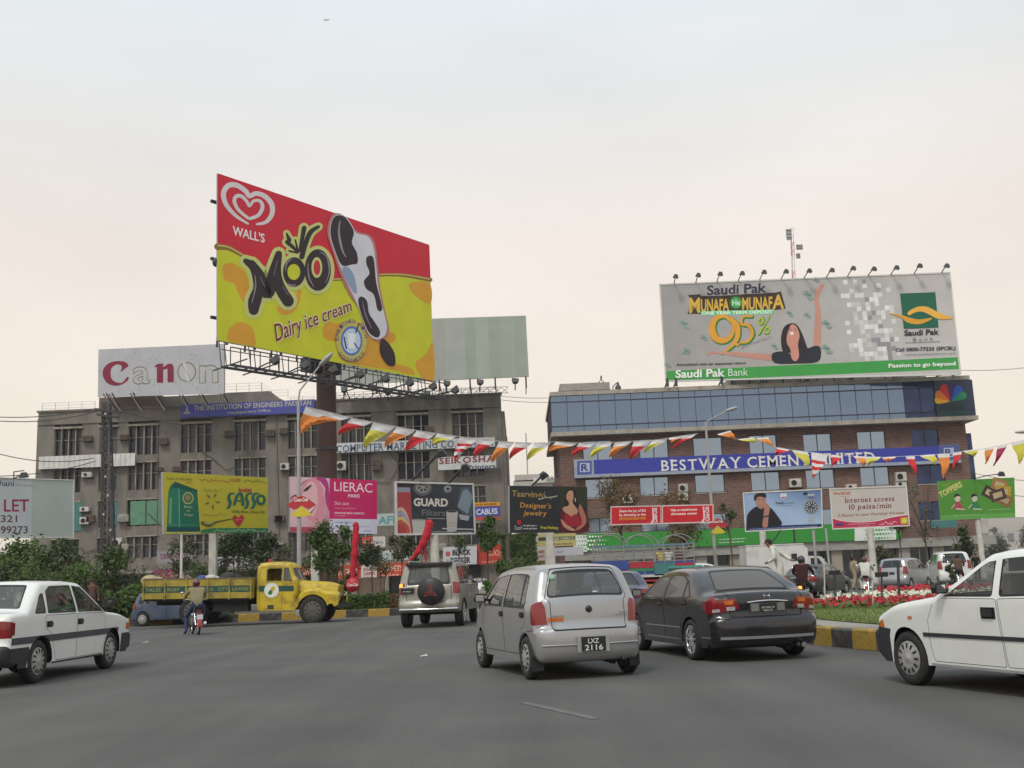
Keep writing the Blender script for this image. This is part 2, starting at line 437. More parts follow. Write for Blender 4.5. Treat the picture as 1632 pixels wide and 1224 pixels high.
def kerb_block(L,d,h,m,name):
    b=MB(); c=.025
    prof=[(-d,0),(-d,h),(-c,h),(0,h-c),(0,0)]
    b.prism([(-L/2,y,z) for y,z in prof],(L,0,0),m); return b
ky=kerb_block(2*math.pi*IR/KN-.015,.18,.30,M_ky,'a'); kbk=kerb_block(2*math.pi*IR/KN-.015,.18,.30,M_kb,'b')
protos=[]
for i in range(KN):
    a=2*math.pi*(i+.3)/KN
    if i<2:
        o=(ky if i % 2 else kbk).build('kerb_stone',isl,local=True); protos.append(o)
    else:
        o=protos[i % 2].copy(); col.objects.link(o)
    o.parent=isl; o.location=(IR*math.cos(a),IR*math.sin(a),random.uniform(-.012,.008)); o.rotation_euler=(0,0,a-math.pi/2+random.uniform(-.008,.008))
b=MB(); grid_sheet(b,IC.x,IC.y,18.9,IR-.17,.285,M_conc,140); b.build('concrete_margin',isl)
b=MB(); grid_sheet(b,IC.x,IC.y,.01,18.95,.30,M_grass,140,rise=.12); b.build('lawn',isl)
b=MB()
for i in range(1):
    b.lathe((IC.x,IC.y,0),(0,0,1),[(0,IR+.05),(.0085,IR+.25)],M_conc,120)
# median with the trees and signs
med=thing('planted_median',None,None,(-20,45.4,0),kind='structure')
MO=[(-48,45.4),(-5.6,45.4),(-4.4,45.9),(-3.6,47.2),(-2.9,50.5),(1.5,52.8),(9.5,53.4),(10.4,54.6),(9.5,56),(4,60),(-48,62)]
b=MB(); b.prism([(x,y,0) for x,y in MO],(0,0,.22),M_soil); b.build('planting_bed',med)
pts=[Vector((x,y,0)) for x,y in MO[:9]]
my=kerb_block(.86,.16,.31,M_ky,'a'); mk=kerb_block(.86,.16,.31,M_kb,'b'); protos2=[]; acc=0.; i=0
for a_,b_ in zip(pts,pts[1:]):
    L=(b_-a_).length; d=(b_-a_)/L
    while acc<L:
        p=a_+d*acc
        if p.x>-30:
            if len(protos2)<2:
                o=(my if i % 2 else mk).build('kerb_stone',med,local=True); protos2.append(o)
            else: o=protos2[i % 2].copy(); col.objects.link(o)
            o.parent=med; o.location=p-Vector((-20,45.4,0))+Vector((0,-.01,random.uniform(-.01,.01)))
            o.rotation_euler=(0,0,math.atan2(d.y,d.x)+math.pi if False else math.atan2(d.y,d.x)+random.uniform(-.01,.01))
            o.scale=(1,-1,1)
        i+=1; acc+=.88
    acc-=L
# ================================================================ BUILDINGS
M_lwall=mat('sooty_render',(.19,.172,.148),.92,var=.2,scale=.9,bump=.3,dirt=(.085,.078,.07),dscale=.7,damt=.7,streak=2.2)
M_lpale=mat('pale_render',(.29,.265,.215),.9,var=.2,scale=1.,dirt=(.12,.105,.09),dscale=.9,damt=.8,streak=3)
M_pane=mat('dark_window_glass',(.012,.013,.028),.12,var=.4,scale=.8)
M_pane2=mat('dusty_window_glass',(.035,.038,.055),.3,var=.3,scale=1.5)
M_pane3=mat('curtained_window_glass',(.085,.083,.085),.4,var=.3,scale=2)
M_rail=mat('pale_railing_paint',(.5,.48,.44),.6)
M_ac=mat('air_conditioner_casing',(.5,.48,.43),.6,var=.15,dirt=(.2,.18,.15))
M_acd=mat('rusty_air_conditioner',(.16,.11,.085),.8,var=.3,scale=5)
M_dark=mat('unlit_interior',(.02,.019,.018),.9,var=.3)
def FR(b,tl,br,Y0,Y1,m,c=None):
    p=at(*tl,Y0); q=at(*br,Y0); return b.box(p.x,Y0,q.z,q.x,Y1,p.z,m,c)
def fit_text_mb(b,t,tl_base,br_base,h,Y,m,c=None,**k):
    """lettering with its own thickness, fixed to a wall plane"""
    V,F=textshape(t,**k); a=at(*tl_base,Y); z=at(*br_base,Y); px_m=ppm(Y); H=h/px_m
    vs=[Vector((a.x+(z.x-a.x)*x,Y-.003*k_,a.z+(z.z-a.z)*x+H*y)) for x,y,k_ in V]
    b.add(vs,F,m,c)
def ac_unit(parent,px,py,Y,w=.75,h=.5,d=.45,m=None,fan=True):
    p=at(px,py,Y); b=MB(); m=m or M_ac
    b.box(p.x-w/2,Y-d,p.z-h/2,p.x+w/2,Y,p.z+h/2,m)
    if fan:
        b.lathe((p.x-w*.12,Y-d,p.z),(0,-1,0),[(-.01,h*.42),(.012,h*.42),(.012,h*.34)],m,14)
        b.lathe((p.x-w*.12,Y-d,p.z),(0,-1,0),[(.004,h*.34),(.004,.001)],M_dark,14)
    else:
        for k in range(5): b.box(p.x-w*.45,Y-d-.012,p.z-h*.4+k*h*.17,p.x+w*.45,Y-d,p.z-h*.4+k*h*.17+h*.07,M_dark)
    b.box(p.x-w/2-.05,Y-d-.03,p.z-h/2-.06,p.x+w/2+.05,Y,p.z-h/2,M_steel)
    b.build('air_conditioner',parent)
# ---- left office block
YL=98.0
lb=thing('office_block','sooty brown concrete office block with tall narrow window strips behind the hoardings','office building',(-18,YL,0))
Z=lambda px,py: at(px,py,YL).z
X=lambda px,py: at(px,py,YL).x
rows = [(680.0, 725.5), (738.0, 781.5), (797.0, 839.0), (856.0, 890.0)]     # window strips measured at x = 206
rz=[(Z(206,a),Z(206,c)) for a,c in rows]
bays=[(86,131,705),(158,188,704),(204,254,702),(287,338,700),(373,424,696),(458,508,694),(543,592,686),(633,684,684),(720,771,680)]
bx=[(X(a,y),X(c,y)) for a,c,y in bays]
x0,x1=X(62,660),X(798,632); ztop=(Z(62,658)+Z(798,627))/2
wall=MB()
edges=[x0]+[v for p in bx for v in p]+[x1]
for i in range(0,len(edges),2): wall.box(edges[i],YL,0,edges[i+1],YL+.55,rz[0][0]+.45,M_lwall)
wall.box(x0,YL-.1,rz[0][0]+.45,x1,YL+.6,ztop,M_lwall)
wall.box(x0-.12,YL-.22,ztop-.05,x1+.1,YL+.6,ztop+.12,M_lwall)
wall.box(x0+.3,YL+.6,0,x1-.3,YL+15,ztop-.9,M_lwall)
wall.box(x0,YL+.55,0,x0+.3,YL+15,ztop,M_lwall)
xr=X(806,705); wall.box(x1,YL+.1,0,xr,YL+15,Z(803,655),M_lwall); wall.box(xr,YL+.25,0,X(812,790),YL+14,Z(806,695),M_lwall)
xl=X(60,700); wall.box(xl-.12,YL+.1,0,x0,YL+14,Z(62,668),M_lwall)
wall.build('wall',lb)
sp=MB()
for (a,c) in bx:
    zz=[v for p in rz for v in p]
    for i in range(1,len(zz)-1,2):
        sp.box(a+.002,YL+.04,zz[i+1],c-.002,YL+.5,zz[i],M_lwall)
        sp.box(a+.002,YL-.06,zz[i+1],c-.002,YL+.04,zz[i+1]+.12,M_lpale)
    sp.box(a-.05,YL-.16,rz[0][0]+.02,c+.05,YL+.3,rz[0][0]+.2,M_lpale)
    sp.box(a+.002,YL+.25,.15,c-.002,YL+.5,rz[-1][1],M_lwall)
build_each(sp,'spandrel_panel',lb)
ribs=MB()
for i,(a,c) in enumerate(bx):
    n=4 if i != 1 else 2
    for k in range(n+1):
        x=a+(c-a)*k/n; ribs.box(x-.05,YL+.06,rz[-1][1],x+.05,YL+.42,rz[0][0]+.02,M_lpale)
build_each(ribs,'window_rib',lb)
rn=random.Random(3); pane_me={}
for i,(a,c) in enumerate(bx):
    n=4 if i != 1 else 2; w=(c-a)/n-.11
    for r,(zt,zb) in enumerate(rz):
        if r==2 and i in (2,): continue
        f=MB(); zc=zb+(zt-zb)*.62
        f.box(a+.06,YL+.28,zc-.03,c-.06,YL+.46,zc+.03,M_lpale); f.box(a+.06,YL+.36,zb,c-.06,YL+.44,zb+.05,M_lpale)
        win=f.build('window',lb)
        for k in range(n):
            xa=a+(c-a)*k/n+.055; m=rn.choice((M_pane,M_pane,M_pane,M_pane2,M_pane3))
            key=(round(w,2),r,m.name)
            if key not in pane_me:
                q=MB(); q.box(0,0,0,w,.03,zt-zb,m)
                if rn.random()<.6: q.box(w*.48,-.015,.06,w*.52,.0,(zt-zb)*.6,M_lpale)
                o=q.build('window_pane',win,local=True); pane_me[key]=o.data
            else:
                o=link('window_pane',pane_me[key],win)
            o.location=wm(win).inverted() @ Vector((xa,YL+.42,zb))
# roof pieces
rf=MB()
FR(rf,(357,626),(430,641),YL+.8,YL+8,M_lwall)
p,q=at(258,632,YL+.9),at(357,646,YL+.9); rf.box(p.x,YL+.9,q.z,q.x,YL+7,p.z,M_lwall)
a=at(430,626,YL+.8); c=at(452,638,YL+.8); rf.prism([(a.x,YL+.8,a.z),(c.x,YL+.8,c.z),(a.x,YL+.8,c.z)],(0,7,0),M_lwall)
FR(rf,(158,634),(258,652),YL+1,YL+6,M_acd)
build_each(rf,'penthouse',lb)
def railing(parent,P,h,m,name='railing',post=1.0,rails=3,r=.025):
    b=MB()
    for a,c in zip(P,P[1:]):
        a,c=Vector(a),Vector(c); L=(c-a).length; n=max(1,int(L/post))
        for k in range(n+1):
            p=a+(c-a)*k/n; b.bar(p,p+Vector((0,0,h)),r*1.6,r*1.6,m)
        for j in range(1,rails+1): b.bar(a+Vector((0,0,h*j/rails)),c+Vector((0,0,h*j/rails)),r,r,m)
    return b.build(name,parent)
railing(lb,[(x0+.2,YL+.2,ztop+.1),(X(150,650),YL+.2,ztop+.1)],.75,M_rail)
a,c=at(357,626,YL+.9),at(417,624,YL+.9); d=at(433,636,YL+.9)
railing(lb,[(a.x,YL+.9,a.z),(c.x,YL+.9,a.z),(d.x,YL+.9,d.z),(d.x+1.5,YL+.9,d.z)],.8,M_rail)
railing(lb,[(X(462,640),YL+.3,ztop+.1),(X(500,640),YL+.3,ztop+.1)],.45,M_rail)
railing(lb,[(X(536,636),YL+.3,ztop+.1),(x1-.3,YL+.3,ztop+.1)],.65,M_grey,post=.8)
cor=MB()
for xa,xb in ((62,163),(176,215)):
    p,q=at(xa,728-(xa-62)*.04,YL-.5),at(xb,748-(xb-62)*.04,YL-.5); n=int((q.x-p.x)/.22)
    for k in range(n):
        xs=p.x+(q.x-p.x)*k/n; cor.box(xs,YL-.5-(.05 if k % 2 else 0),q.z,xs+(q.x-p.x)/n,YL-.44,p.z,M_white)
    cor.box(p.x,YL-.44,q.z,q.x,YL-.02,q.z+.06,M_steel)
cor.build('corrugated_screen',lb)
M_gsheet=mat('green_tarpaulin',(.10,.24,.15),.7,var=.2,scale=2); M_teal=mat('teal_panel',(.05,.17,.17),.6)
gp=MB(); FR(gp,(208,799),(256,835),YL-.03,YL+.1,M_gsheet); FR(gp,(232,798),(233,835),YL-.06,YL-.03,M_steel); build_each(gp,'green_screen',lb)
gp=MB(); FR(gp,(117,800),(130,846),YL-.03,YL+.1,M_teal); FR(gp,(177,800),(186,838),YL-.03,YL+.1,M_teal); build_each(gp,'teal_screen',lb)
for a in ((366,691,.75,.5),(431,690,.8,.55),(453,687,.7,.5),(141,699,.8,.45),(199,697,.7,.45),(684,684,.7,.5),(601,737,.8,.5),(601,746,.7,.35),(284,747,.8,.4),(255,748,.6,.3)):
    ac_unit(lb,a[0],a[1],YL,a[2],a[3],m=M_acd,fan=False)
for a in ((141,757,.9,.45),(137,812,.8,.4),(137,830,.8,.62),(188,866,.95,.95),(545,743,.8,.8),(455,744,.75,.6)):
    ac_unit(lb,*a[:2],YL,a[2],a[3])
dp=MB(); dp.tube([at(440,655,YL-.08),at(441,720,YL-.08),at(445,860,YL-.08)],.05,M_lwall,6); dp.tube([at(525,745,YL-.1),at(512,800,YL-.1)],.06,M_rail,6)
dp.build('drain_pipe',lb)
for k in range(9):
    xa=x0+1.5+k*4.3; dp=MB(); za_=rn.uniform(6,14); pts=[Vector((xa+t*rn.uniform(3,6),YL-.12,za_-1.2*math.sin(t*3.14)-t*rn.uniform(0,2))) for t in (0,.25,.5,.75,1)]; dp.tube(pts,.03,M_steel,5); dp.tube([(xa+.7,YL-.12,ztop-1),(xa+.8,YL-.12,rn.uniform(2,7))],.035,M_acd if k % 2 else M_lwall,5); dp.build('cable',lb)
for k in range(14):
    ac_unit(lb,rn.choice((146,198,262,350,440,446,528,612,702,705)),rn.choice((703,762,820,826,872)),YL,rn.uniform(.6,.9),rn.uniform(.4,.6),m=rn.choice((M_acd,M_lwall,M_ac)),fan=False)
# shop fronts of the block: dark openings, shutters, piers
sh=MB(); zs=Z(400,925)
for k in range(15):
    xa=x0+.6+k*2.8;
    if xa+2.4>x1: break
    sh.box(xa,YL-.04,.15,xa+2.45,YL,2.9,rn.choice((M_dark,M_dark,M_acd)))
    sh.box(xa-.35,YL-.3,.15,xa,YL,3.1,M_lpale)
sh.box(x0,YL-.9,3.05,x1,YL,3.25,M_lpale)
build_each(sh,'shop_front',lb)
# ---- right brick block with the glazed top storey
YR=94.0
M_brick=mat('red_brickwork',(.20,.09,.062),.9,var=.15,scale=.6)
n_=M_brick.node_tree; L_=n_.links; p_=n_.nodes['Principled BSDF']
tc_=n_.nodes.new('ShaderNodeTexCoord'); mp_=n_.nodes.new('ShaderNodeMapping'); mp_.inputs['Rotation'].default_value=(R(90),0,0)
bt=n_.nodes.new('ShaderNodeTexBrick'); bt.inputs['Scale'].default_value=1; bt.inputs['Brick Width'].default_value=.42; bt.inputs['Row Height'].default_value=.14
bt.inputs['Mortar Size'].default_value=.022; bt.inputs['Color1'].default_value=(.18,.075,.058,1); bt.inputs['Color2'].default_value=(.08,.038,.036,1); bt.inputs['Mortar'].default_value=(.2,.155,.125,1)
L_.new(tc_.outputs['Object'],mp_.inputs[0]); L_.new(mp_.outputs[0],bt.inputs[0])
v_=[x for x in n_.nodes if x.type == 'VECT_MATH'][0]; L_.new(bt.outputs[0],v_.inputs[0])
M_bandg=mat('blue_mirror_glazing',(.165,.225,.325),.1,.9,var=.05,scale=.3)
M_bandd=mat('dark_blue_glazing',(.03,.05,.12),.1,.5,var=.5,scale=.9)
M_wing=mat('pale_mirror_window',(.27,.34,.44),.08,.9,var=.06,scale=.4)
M_mull=mat('dark_blue_mullion',(.03,.035,.06),.5)
M_cream=mat('stained_cornice',(.36,.33,.28),.9,var=.12,dirt=(.18,.165,.14),damt=.7,streak=2)
M_green=mat('green_fascia_sheet',(.025,.25,.03),.5,var=.06)
rb=thing('brick_office_building','red brick office building with a blue mirror glass top storey and blue name band','office building',(20,YR,0))
ZR=lambda px,py: at(px,py,YR).z
XR=lambda px,py: at(px,py,YR).x
rx0,rx1=XR(892,720),XR(1543,720)
gx0,gx1=XR(878,660),XR(1541,640)
zt=(ZR(878,629)+ZR(1541,600))/2; zg1=zt-.35; zg0=(ZR(878,693)+ZR(1541,664))/2; zl=zg0-.35
w=MB()
wins=[]
for (a,c,y0,y1) in ((928,975,703,731),(1018,1064,700,730),(1104,1150,698,728),(1193,1237,694,727),(1279,1324,692,724),(1365,1410,688,720),(1451,1495,685,717)):
    wins.append((XR(a,y0),XR(c,y0),ZR(a,y1)-.3,ZR(a,y0)))
for (a,c,y0,y1) in ((932,977,764,794),(1019,1065,761,790),(1107,1154,757,786),(1196,1242,753,783),(1283,1329,749,779),(1370,1416,745,775),(1460,1505,742,772)):
    wins.append((XR(a,y0),XR(c,y0),ZR(a,y1),ZR(a,y0)))
for (a,c,y0,y1) in ((936,974,826,850),(1022,1068,822,848),(1110,1157,819,845),(1199,1245,815,842),(1287,1333,812,838),(1374,1420,808,834),(1463,1508,800,830)):
    wins.append((XR(a,y0),XR(c,y0),ZR(a,y1),ZR(a,y0)))
# brick wall built round its openings, storey by storey
zb=[ZR(1200,884),(wins[14][3]+wins[7][2])/2,(wins[7][3]+wins[0][2])/2,zl]
for s_,(za,zc) in enumerate(((zb[2],zb[3]),(zb[1],zb[2]),(zb[0],zb[1]))):
    ws=wins[s_*7:s_*7+7]; wz0=min(q[2] for q in ws); wz1=max(q[3] for q in ws)
    xs=[rx0]+[v for q in ws for v in q[:2]]+[rx1]
    for i in range(0,len(xs),2): w.box(xs[i],YR,za,xs[i+1],YR+.35,zc,M_brick)
    for q in ws:
        w.box(q[0],YR,za,q[1],YR+.35,q[2],M_brick)
        if q[3]<zc: w.box(q[0],YR,q[3],q[1],YR+.35,zc,M_brick)
w.box(rx0,YR+.36,.15,rx1,YR+16,zl,M_brick)
w.build('brick_wall',rb)
wb=MB(); q=MB(); ww=wins[0][1]-wins[0][0]; hh=0
for i,q4 in enumerate(wins):
    x_0,x_1,z0,z1=q4; f=MB()
    for xx in (x_0,(x_0+x_1)/2-.03,x_1-.06): f.box(xx,YR+.1,z0,xx+.06,YR+.2,z1,M_mull)
    f.box(x_0,YR+.1,z1-.06,x_1,YR+.21,z1,M_mull); f.box(x_0,YR+.1,z0,x_1,YR+.21,z0+.06,M_mull)
    f.box(x_0-.05,YR-.05,z0-.08,x_1+.05,YR+.1,z0,M_cream)
    fw=f.build('window',rb)
    for k in (0,1):
        g=MB(); xa=x_0+.05+k*(x_1-x_0)/2; g.box(xa,YR+.14,z0+.05,xa+(x_1-x_0)/2-.06,YR+.17,z1-.05,M_bandd if i % 7==6 else M_wing)
        g.build('window_pane',fw)
b=MB(); b.box(gx0-.05,YR-1.0,zg1,gx1+.05,YR+15,zt,M_cream); b.box(gx0-.1,YR-1.15,zl,gx1+.35,YR+15,zg0,M_cream)
b.box(gx0+.1,YR-.7,zg0,gx1-.1,YR+15,zg1,M_dark); build_each(b,'cornice',rb)
ncol=24; zA,zB=zg1-.55,zg0+.5; mull=MB(); pm={}
xs=[gx0+(XR(1487,640)-gx0)*i/ncol for i in range(ncol+1)]
for i,x in enumerate(xs): mull.box(x-.02,YR-.83,zg0,x+.02,YR-.72,zg1,M_mull)
for z in (zA,zB): mull.box(gx0,YR-.86,z-.045,gx1,YR-.72,z+.045,M_mull)
build_each(mull,'mullion',rb)
for i in range(ncol):
    for j,(z0,z1) in enumerate(((zg0,zB),(zB,zA),(zA,zg1))):
        dk=i>=ncol-2; key=(j,dk)
        if key not in pm:
            g=MB(); w_=xs[1]-xs[0]-.05; g.box(-w_/2,-.02,-(z1-z0)/2+.01,w_/2,.02,(z1-z0)/2-.01,M_bandd if dk else M_bandg); o=g.build('glass_panel',rb,local=True); pm[key]=o.data
        else: o=link('glass_panel',pm[key],rb)
        o.location=wm(rb).inverted() @ Vector(((xs[i]+xs[i+1])/2,YR-.78,(z0+z1)/2))
        o.rotation_euler=(rn.gauss(0,.006),0,rn.gauss(0,.006))
# news channel panel on the right end
M_navy=mat('navy_sign_sheet',(.016,.03,.06),.5,var=.2)
cp=MB(); a_,c_=at(1488,610,YR-.95),at(1544,668,YR-.95); cp.box(a_.x,YR-.95,zg0+.05,gx1+.25,YR-.3,zg1-.02,M_navy)
cp.build('rooftop_panel',rb)
art=Art(Vector((0,YR-.96,0)),Vector((0,-1,0)),YR).zoom(1150,600,482,360,H=1219)
cx_,cy_=1237,137
for k,(c,a,l) in enumerate((('e8b020',172,88),('e07828',148,96),('c82838',116,102),('402860',86,104),('2858b8',58,100),('209060',28,92))):
    aa=R(a); ax,ay=math.cos(aa),-math.sin(aa); nx,ny=-ay,ax; q=[(cx_+4*ax,cy_+4*ay)]
    for t,wd in ((.5,.16),(.75,.235),(.92,.2),(1.,.07)): q.append((cx_+ax*l*t+nx*l*wd,cy_+ay*l*t+ny*l*wd))
    for t,wd in ((1.,.07),(.92,.2),(.75,.235),(.5,.16)): q.append((cx_+ax*l*t-nx*l*wd,cy_+ay*l*t-ny*l*wd))
    art.poly(q,c)
art.text('CNBC',1150,186,1322,178,34,'203838',bold=.03); art.text('PAKISTAN',1165,212,1318,205,20,'18603c',bold=.02)
art.build(rb,'emblem')
# blue name band
M_bb=mat('blue_sign_sheet',(.028,.04,.33),.45,var=.08)
sg=thing('name_band_sign','long blue sign with white serif capitals across the brick facade','sign',(20,YR-.5,0))
s=MB(); p,q=at(946,733,YR-.5),at(1498,734,YR-.5); za,zb_=p.z,at(946,756,YR-.5).z
s.box(p.x,YR-.5,zb_,q.x,YR-.1,za,M_bb); s.build('sign_panel',sg)
s=MB(); M_pb=mat('pale_blue_grey_sheet',(.30,.34,.42),.6,var=.1,dirt=(.15,.15,.16)); s.box(p.x-1.7,YR-.56,zb_-.26,q.x+1.8,YR-.1,zb_,M_pb); s.box(p.x-1.7,YR-.53,zb_,p.x,YR-.1,za+.1,M_pb); s.box(q.x,YR-.53,zb_,q.x+1.8,YR-.1,za+.1,mat('dull_blue_sheet',(.08,.1,.2),.6))
build_each(s,'frame',sg)
M_let=mat('white_lettering',(.72,.72,.68),.5,var=.05)
l=MB(); fit_text_mb(l,'BESTWAY CEMENT LIMITED',(1053,750.5),(1395,737),17.5,YR-.53,M_let,bold=.012,serif=True,gap=.05); l.build('lettering',sg)
art=Art(Vector((0,YR-.53,0)),Vector((0,-1,0)),YR)
for x,y in ((931,745),(1511,721)):
    art.poly([(x-11,y-10),(x+12,y-10.7),(x+12,y+11),(x-11,y+11.7)],'48569c')
    art.poly([(x-7,y-7),(x+9,y-7.5),(x+9,y+7),(x-7,y+7.5)],'b0b4c4'); art.text('R',x-5,y+5.5,x+7,y+5,11,'283488',bold=.03)
art.build(sg,'emblem')
# ground storey: green fascia, grey band, shop glass and piers
g=MB(); z1,z0=ZR(1120,845),ZR(1120,871.5); xa,xb=XR(914,860),XR(1428,852)
g.box(xa,YR-1.4,z0,xb,YR,z1,M_green); g.build('green_fascia',rb)
art=Art(Vector((0,YR-1.4,0)),Vector((0,-1,0)),YR)
def bandy(x,t): return 845-(x-1120)*.038+t*26.5
for x_a,x_b,left in ((914,962,True),(1362,1428,False)):
    art.poly([(x_a,bandy(x_a,0)),(x_b,bandy(x_b,0)),(x_b,bandy(x_b,1)),(x_a,bandy(x_a,1))] ,'d4d8d4') if not left else art.poly([(x_a,bandy(x_a,0)),(x_a+22,bandy(x_a,0)),(x_a+22,bandy(x_a,1)),(x_a,bandy(x_a,1))],'d4d8d4')
for i in range(11):
    for j in range(4):
        t=i/10; rr=2.3*(1-abs(t-.5)*1.1)
        for x0_,s_ in ((917,1),(1426,-1)):
            x=x0_+s_*i*4.6+(2.2*s_ if j % 2 else 0); inside=abs(x-x0_)<20 if s_>0 else x>1362
            art.ell(x,bandy(x,.13+j*.25),rr*.85,rr*.85,'3a9a48' if inside else 'e4ece4',8)
art.words(1146,861,1190,859,2.4,'b8d8b8',2); art.words(1146,866,1186,864,2.4,'b8d8b8',3)
art.build(rb,'fascia_print')
M_gband=mat('grey_concrete_band',(.30,.29,.27),.9,dirt=(.16,.15,.14))
g=MB(); g.box(rx0,YR-1.2,z0-.75,rx1+1,YR,z0-.003,M_gband); g.build('concrete_band',rb)
M_shop=mat('shop_glass',(.025,.03,.045),.12,var=.4,scale=.5)
for k in range(12):
    xa=rx0+.5+k*(rx1-rx0-1)/12; wq=(rx1-rx0-1)/12-.9
    g=MB(); g.box(xa,YR-.3,.15,xa+wq,YR-.26,z0-.75,M_shop)
    for u in (0,.5,1): g.box(xa+wq*u-.04,YR-.36,.15,xa+wq*u+.04,YR-.26,z0-.75,M_grey)
    g.build('shop_window',rb)
    g=MB(); g.box(xa+wq,YR-.9,.15,xa+wq+.9,YR-.2,z0-.75,M_lpale if k % 3 else M_gband); g.build('pier',rb)
g=MB(); g.box(rx0-.4,YR+1,.15,rx0,YR+12,ZR(892,760),M_brick); g.box(rx1,YR+.2,.15,rx1+.5,YR+3,ZR(1543,690),M_bandd); build_each(g,'side_wall',rb)
for a in ((1000,795,.9,.72),(1088,778,.8,.68),(1088,791,.8,.68),(1266,770,1.,.72),(1434,760,.9,.75),(1434,772,.9,.5),(1355,777,.9,.5)):
    ac_unit(rb,*a[:2],YR,a[2],a[3],.4)
# corner with teal sign at the right end
s=MB(); FR(s,(1484,830),(1526,840),YR-1.9,YR-1.5,M_teal); s.build('teal_shop_sign',rb)
# roof hut, thin aerial and rooftop clutter
h=MB(); FR(h,(892,612),(972,620),YR+.6,YR+8.6,M_gband); FR(h,(894,620),(969,633),YR+.9,YR+8,M_cream); h.build('roof_hut',rb)
h=MB(); FR(h,(1163,601),(1478,619),YR+3.4,YR+9,M_lpale)
for k in range(12):
    p=at(1166+k*27,602-k*.8,YR+3.3); h.box(p.x,YR+3.3,zt,p.x+.12,YR+3.4,p.z,M_steel)
build_each(h,'plant_room',rb)
ae=thing('roof_aerial','small forked aerial on the roof hut of the brick building','aerial',(at(958,612,YR+4).x,YR+4,at(958,613,YR+4).z))
b=MB(); p=at(958,611,YR+4); b.tube([at(958,599,YR+4),at(958,605,YR+4)],.08,M_steel,6); b.tube([at(952,612,YR+4),at(958,605,YR+4),at(965,612,YR+4)],.05,M_steel,6); b.tube([at(967,613,YR+4),at(975,625,YR+4)],.05,M_steel,6); b.build('rod',ae)
dt=thing('roof_water_pump','small dark tank and pump on the roof edge right of the hut','water pump',(at(984,622,YR+1).x,YR+1,zt))
b=MB(); p=at(985,617,YR+1); b.lathe((p.x,YR+1,zt),(0,0,1),[(0,.26),(.55,.26),(.72,.12),(.95,.1),(1.0,0.001)],M_steel,12); b.tube([(p.x-.45,YR+1,zt),(p.x-.45,YR+1,zt+.6),(p.x-.1,YR+1,zt+.9)],.05,M_steel,6); b.build('tank',dt)
# telecom mast behind the roof hoarding
mt_=thing('telecom_mast','thin red and white lattice mast with panel aerials above the grey hoarding','mast',(at(1270,440,YR+8).x,YR+8,zt))
M_red=mat('red_paint',(.4,.05,.03),.6)
b=MB(); top,bot=at(1262,362,YR+8),at(1271,620,YR+8); n=22
for k in range(n):
    a,c=bot.lerp(top,k/n),bot.lerp(top,(k+1)/n); m=M_white if k % 4<2 else M_red
    for dx,dy in ((-.14,0),(.14,0),(0,.2)): b.bar(a+Vector((dx,dy,0)),c+Vector((dx,dy,0)),.05,.05,m)
    b.bar(a+Vector((-.14,0,0)),c+Vector((.14,0,0)),.03,.03,m)
b.build('lattice',mt_)
for (x,y,w_,h_) in ((1257,374,9,20),(1274,394,11,9),(1272,408,7,9)):
    b=MB(); p=at(x,y,YR+7.7); s_=ppm(YR); b.box(p.x-w_/2/s_,YR+7.6,p.z-h_/2/s_,p.x+w_/2/s_,YR+7.75,p.z+h_/2/s_,M_grey)
    for k in range(3): b.box(p.x-w_/2/s_,YR+7.56,p.z-h_/2/s_+(k+.5)*h_/3/s_,p.x+w_/2/s_,YR+7.6,p.z-h_/2/s_+(k+.6)*h_/3/s_,M_steel)
    b.build('panel_aerial',mt_)
# ---- far buildings
M_far=mat('far_grey_render',(.42,.40,.37),.9,var=.1)
M_fard=mat('far_openings',(.2,.2,.21),.9)
fb=thing('far_grey_building','grey flat-roofed building seen far off between the two office blocks','building',(at(850,760,150).x,150,0))
b=MB(); FR(b,(818,766),(898,900),150,170,M_far); FR(b,(820,757),(866,766),150,158,M_far); FR(b,(850,762),(892,768),149.5,150,M_white); b.build('wall',fb)
for k in range(5):
    b=MB(); FR(b,(822+k*13,780),(830+k*13,790),149.9,150,M_fard); b.build('window',fb)
fit=MB(); fit_text_mb(fit,'BABE',(872,766.5),(893,765.5),8,149.3,M_fard,bold=.02); fit.build('lettering',fb)
fm=thing('distant_mast','thin distant mast rising between the two office blocks','mast',(at(838,760,152).x,152,at(838,757,152).z))
b=MB(); b.tube([at(838,690,152),at(841,757,152)],.09,M_grey,6); b.build('pole',fm)
fb2=thing('far_hazy_house','low hazy building beyond the trees at the right edge','building',(at(1600,850,170).x,170,0))
b=MB(); FR(b,(1556,838),(1760,905),170,185,M_far); FR(b,(1575,826),(1640,838),172,182,M_far); b.build('wall',fb2)
for k in range(6):
    b=MB(); FR(b,(1566+k*20,850),(1577+k*20,862),169.9,170,M_fard); b.build('window',fb2)
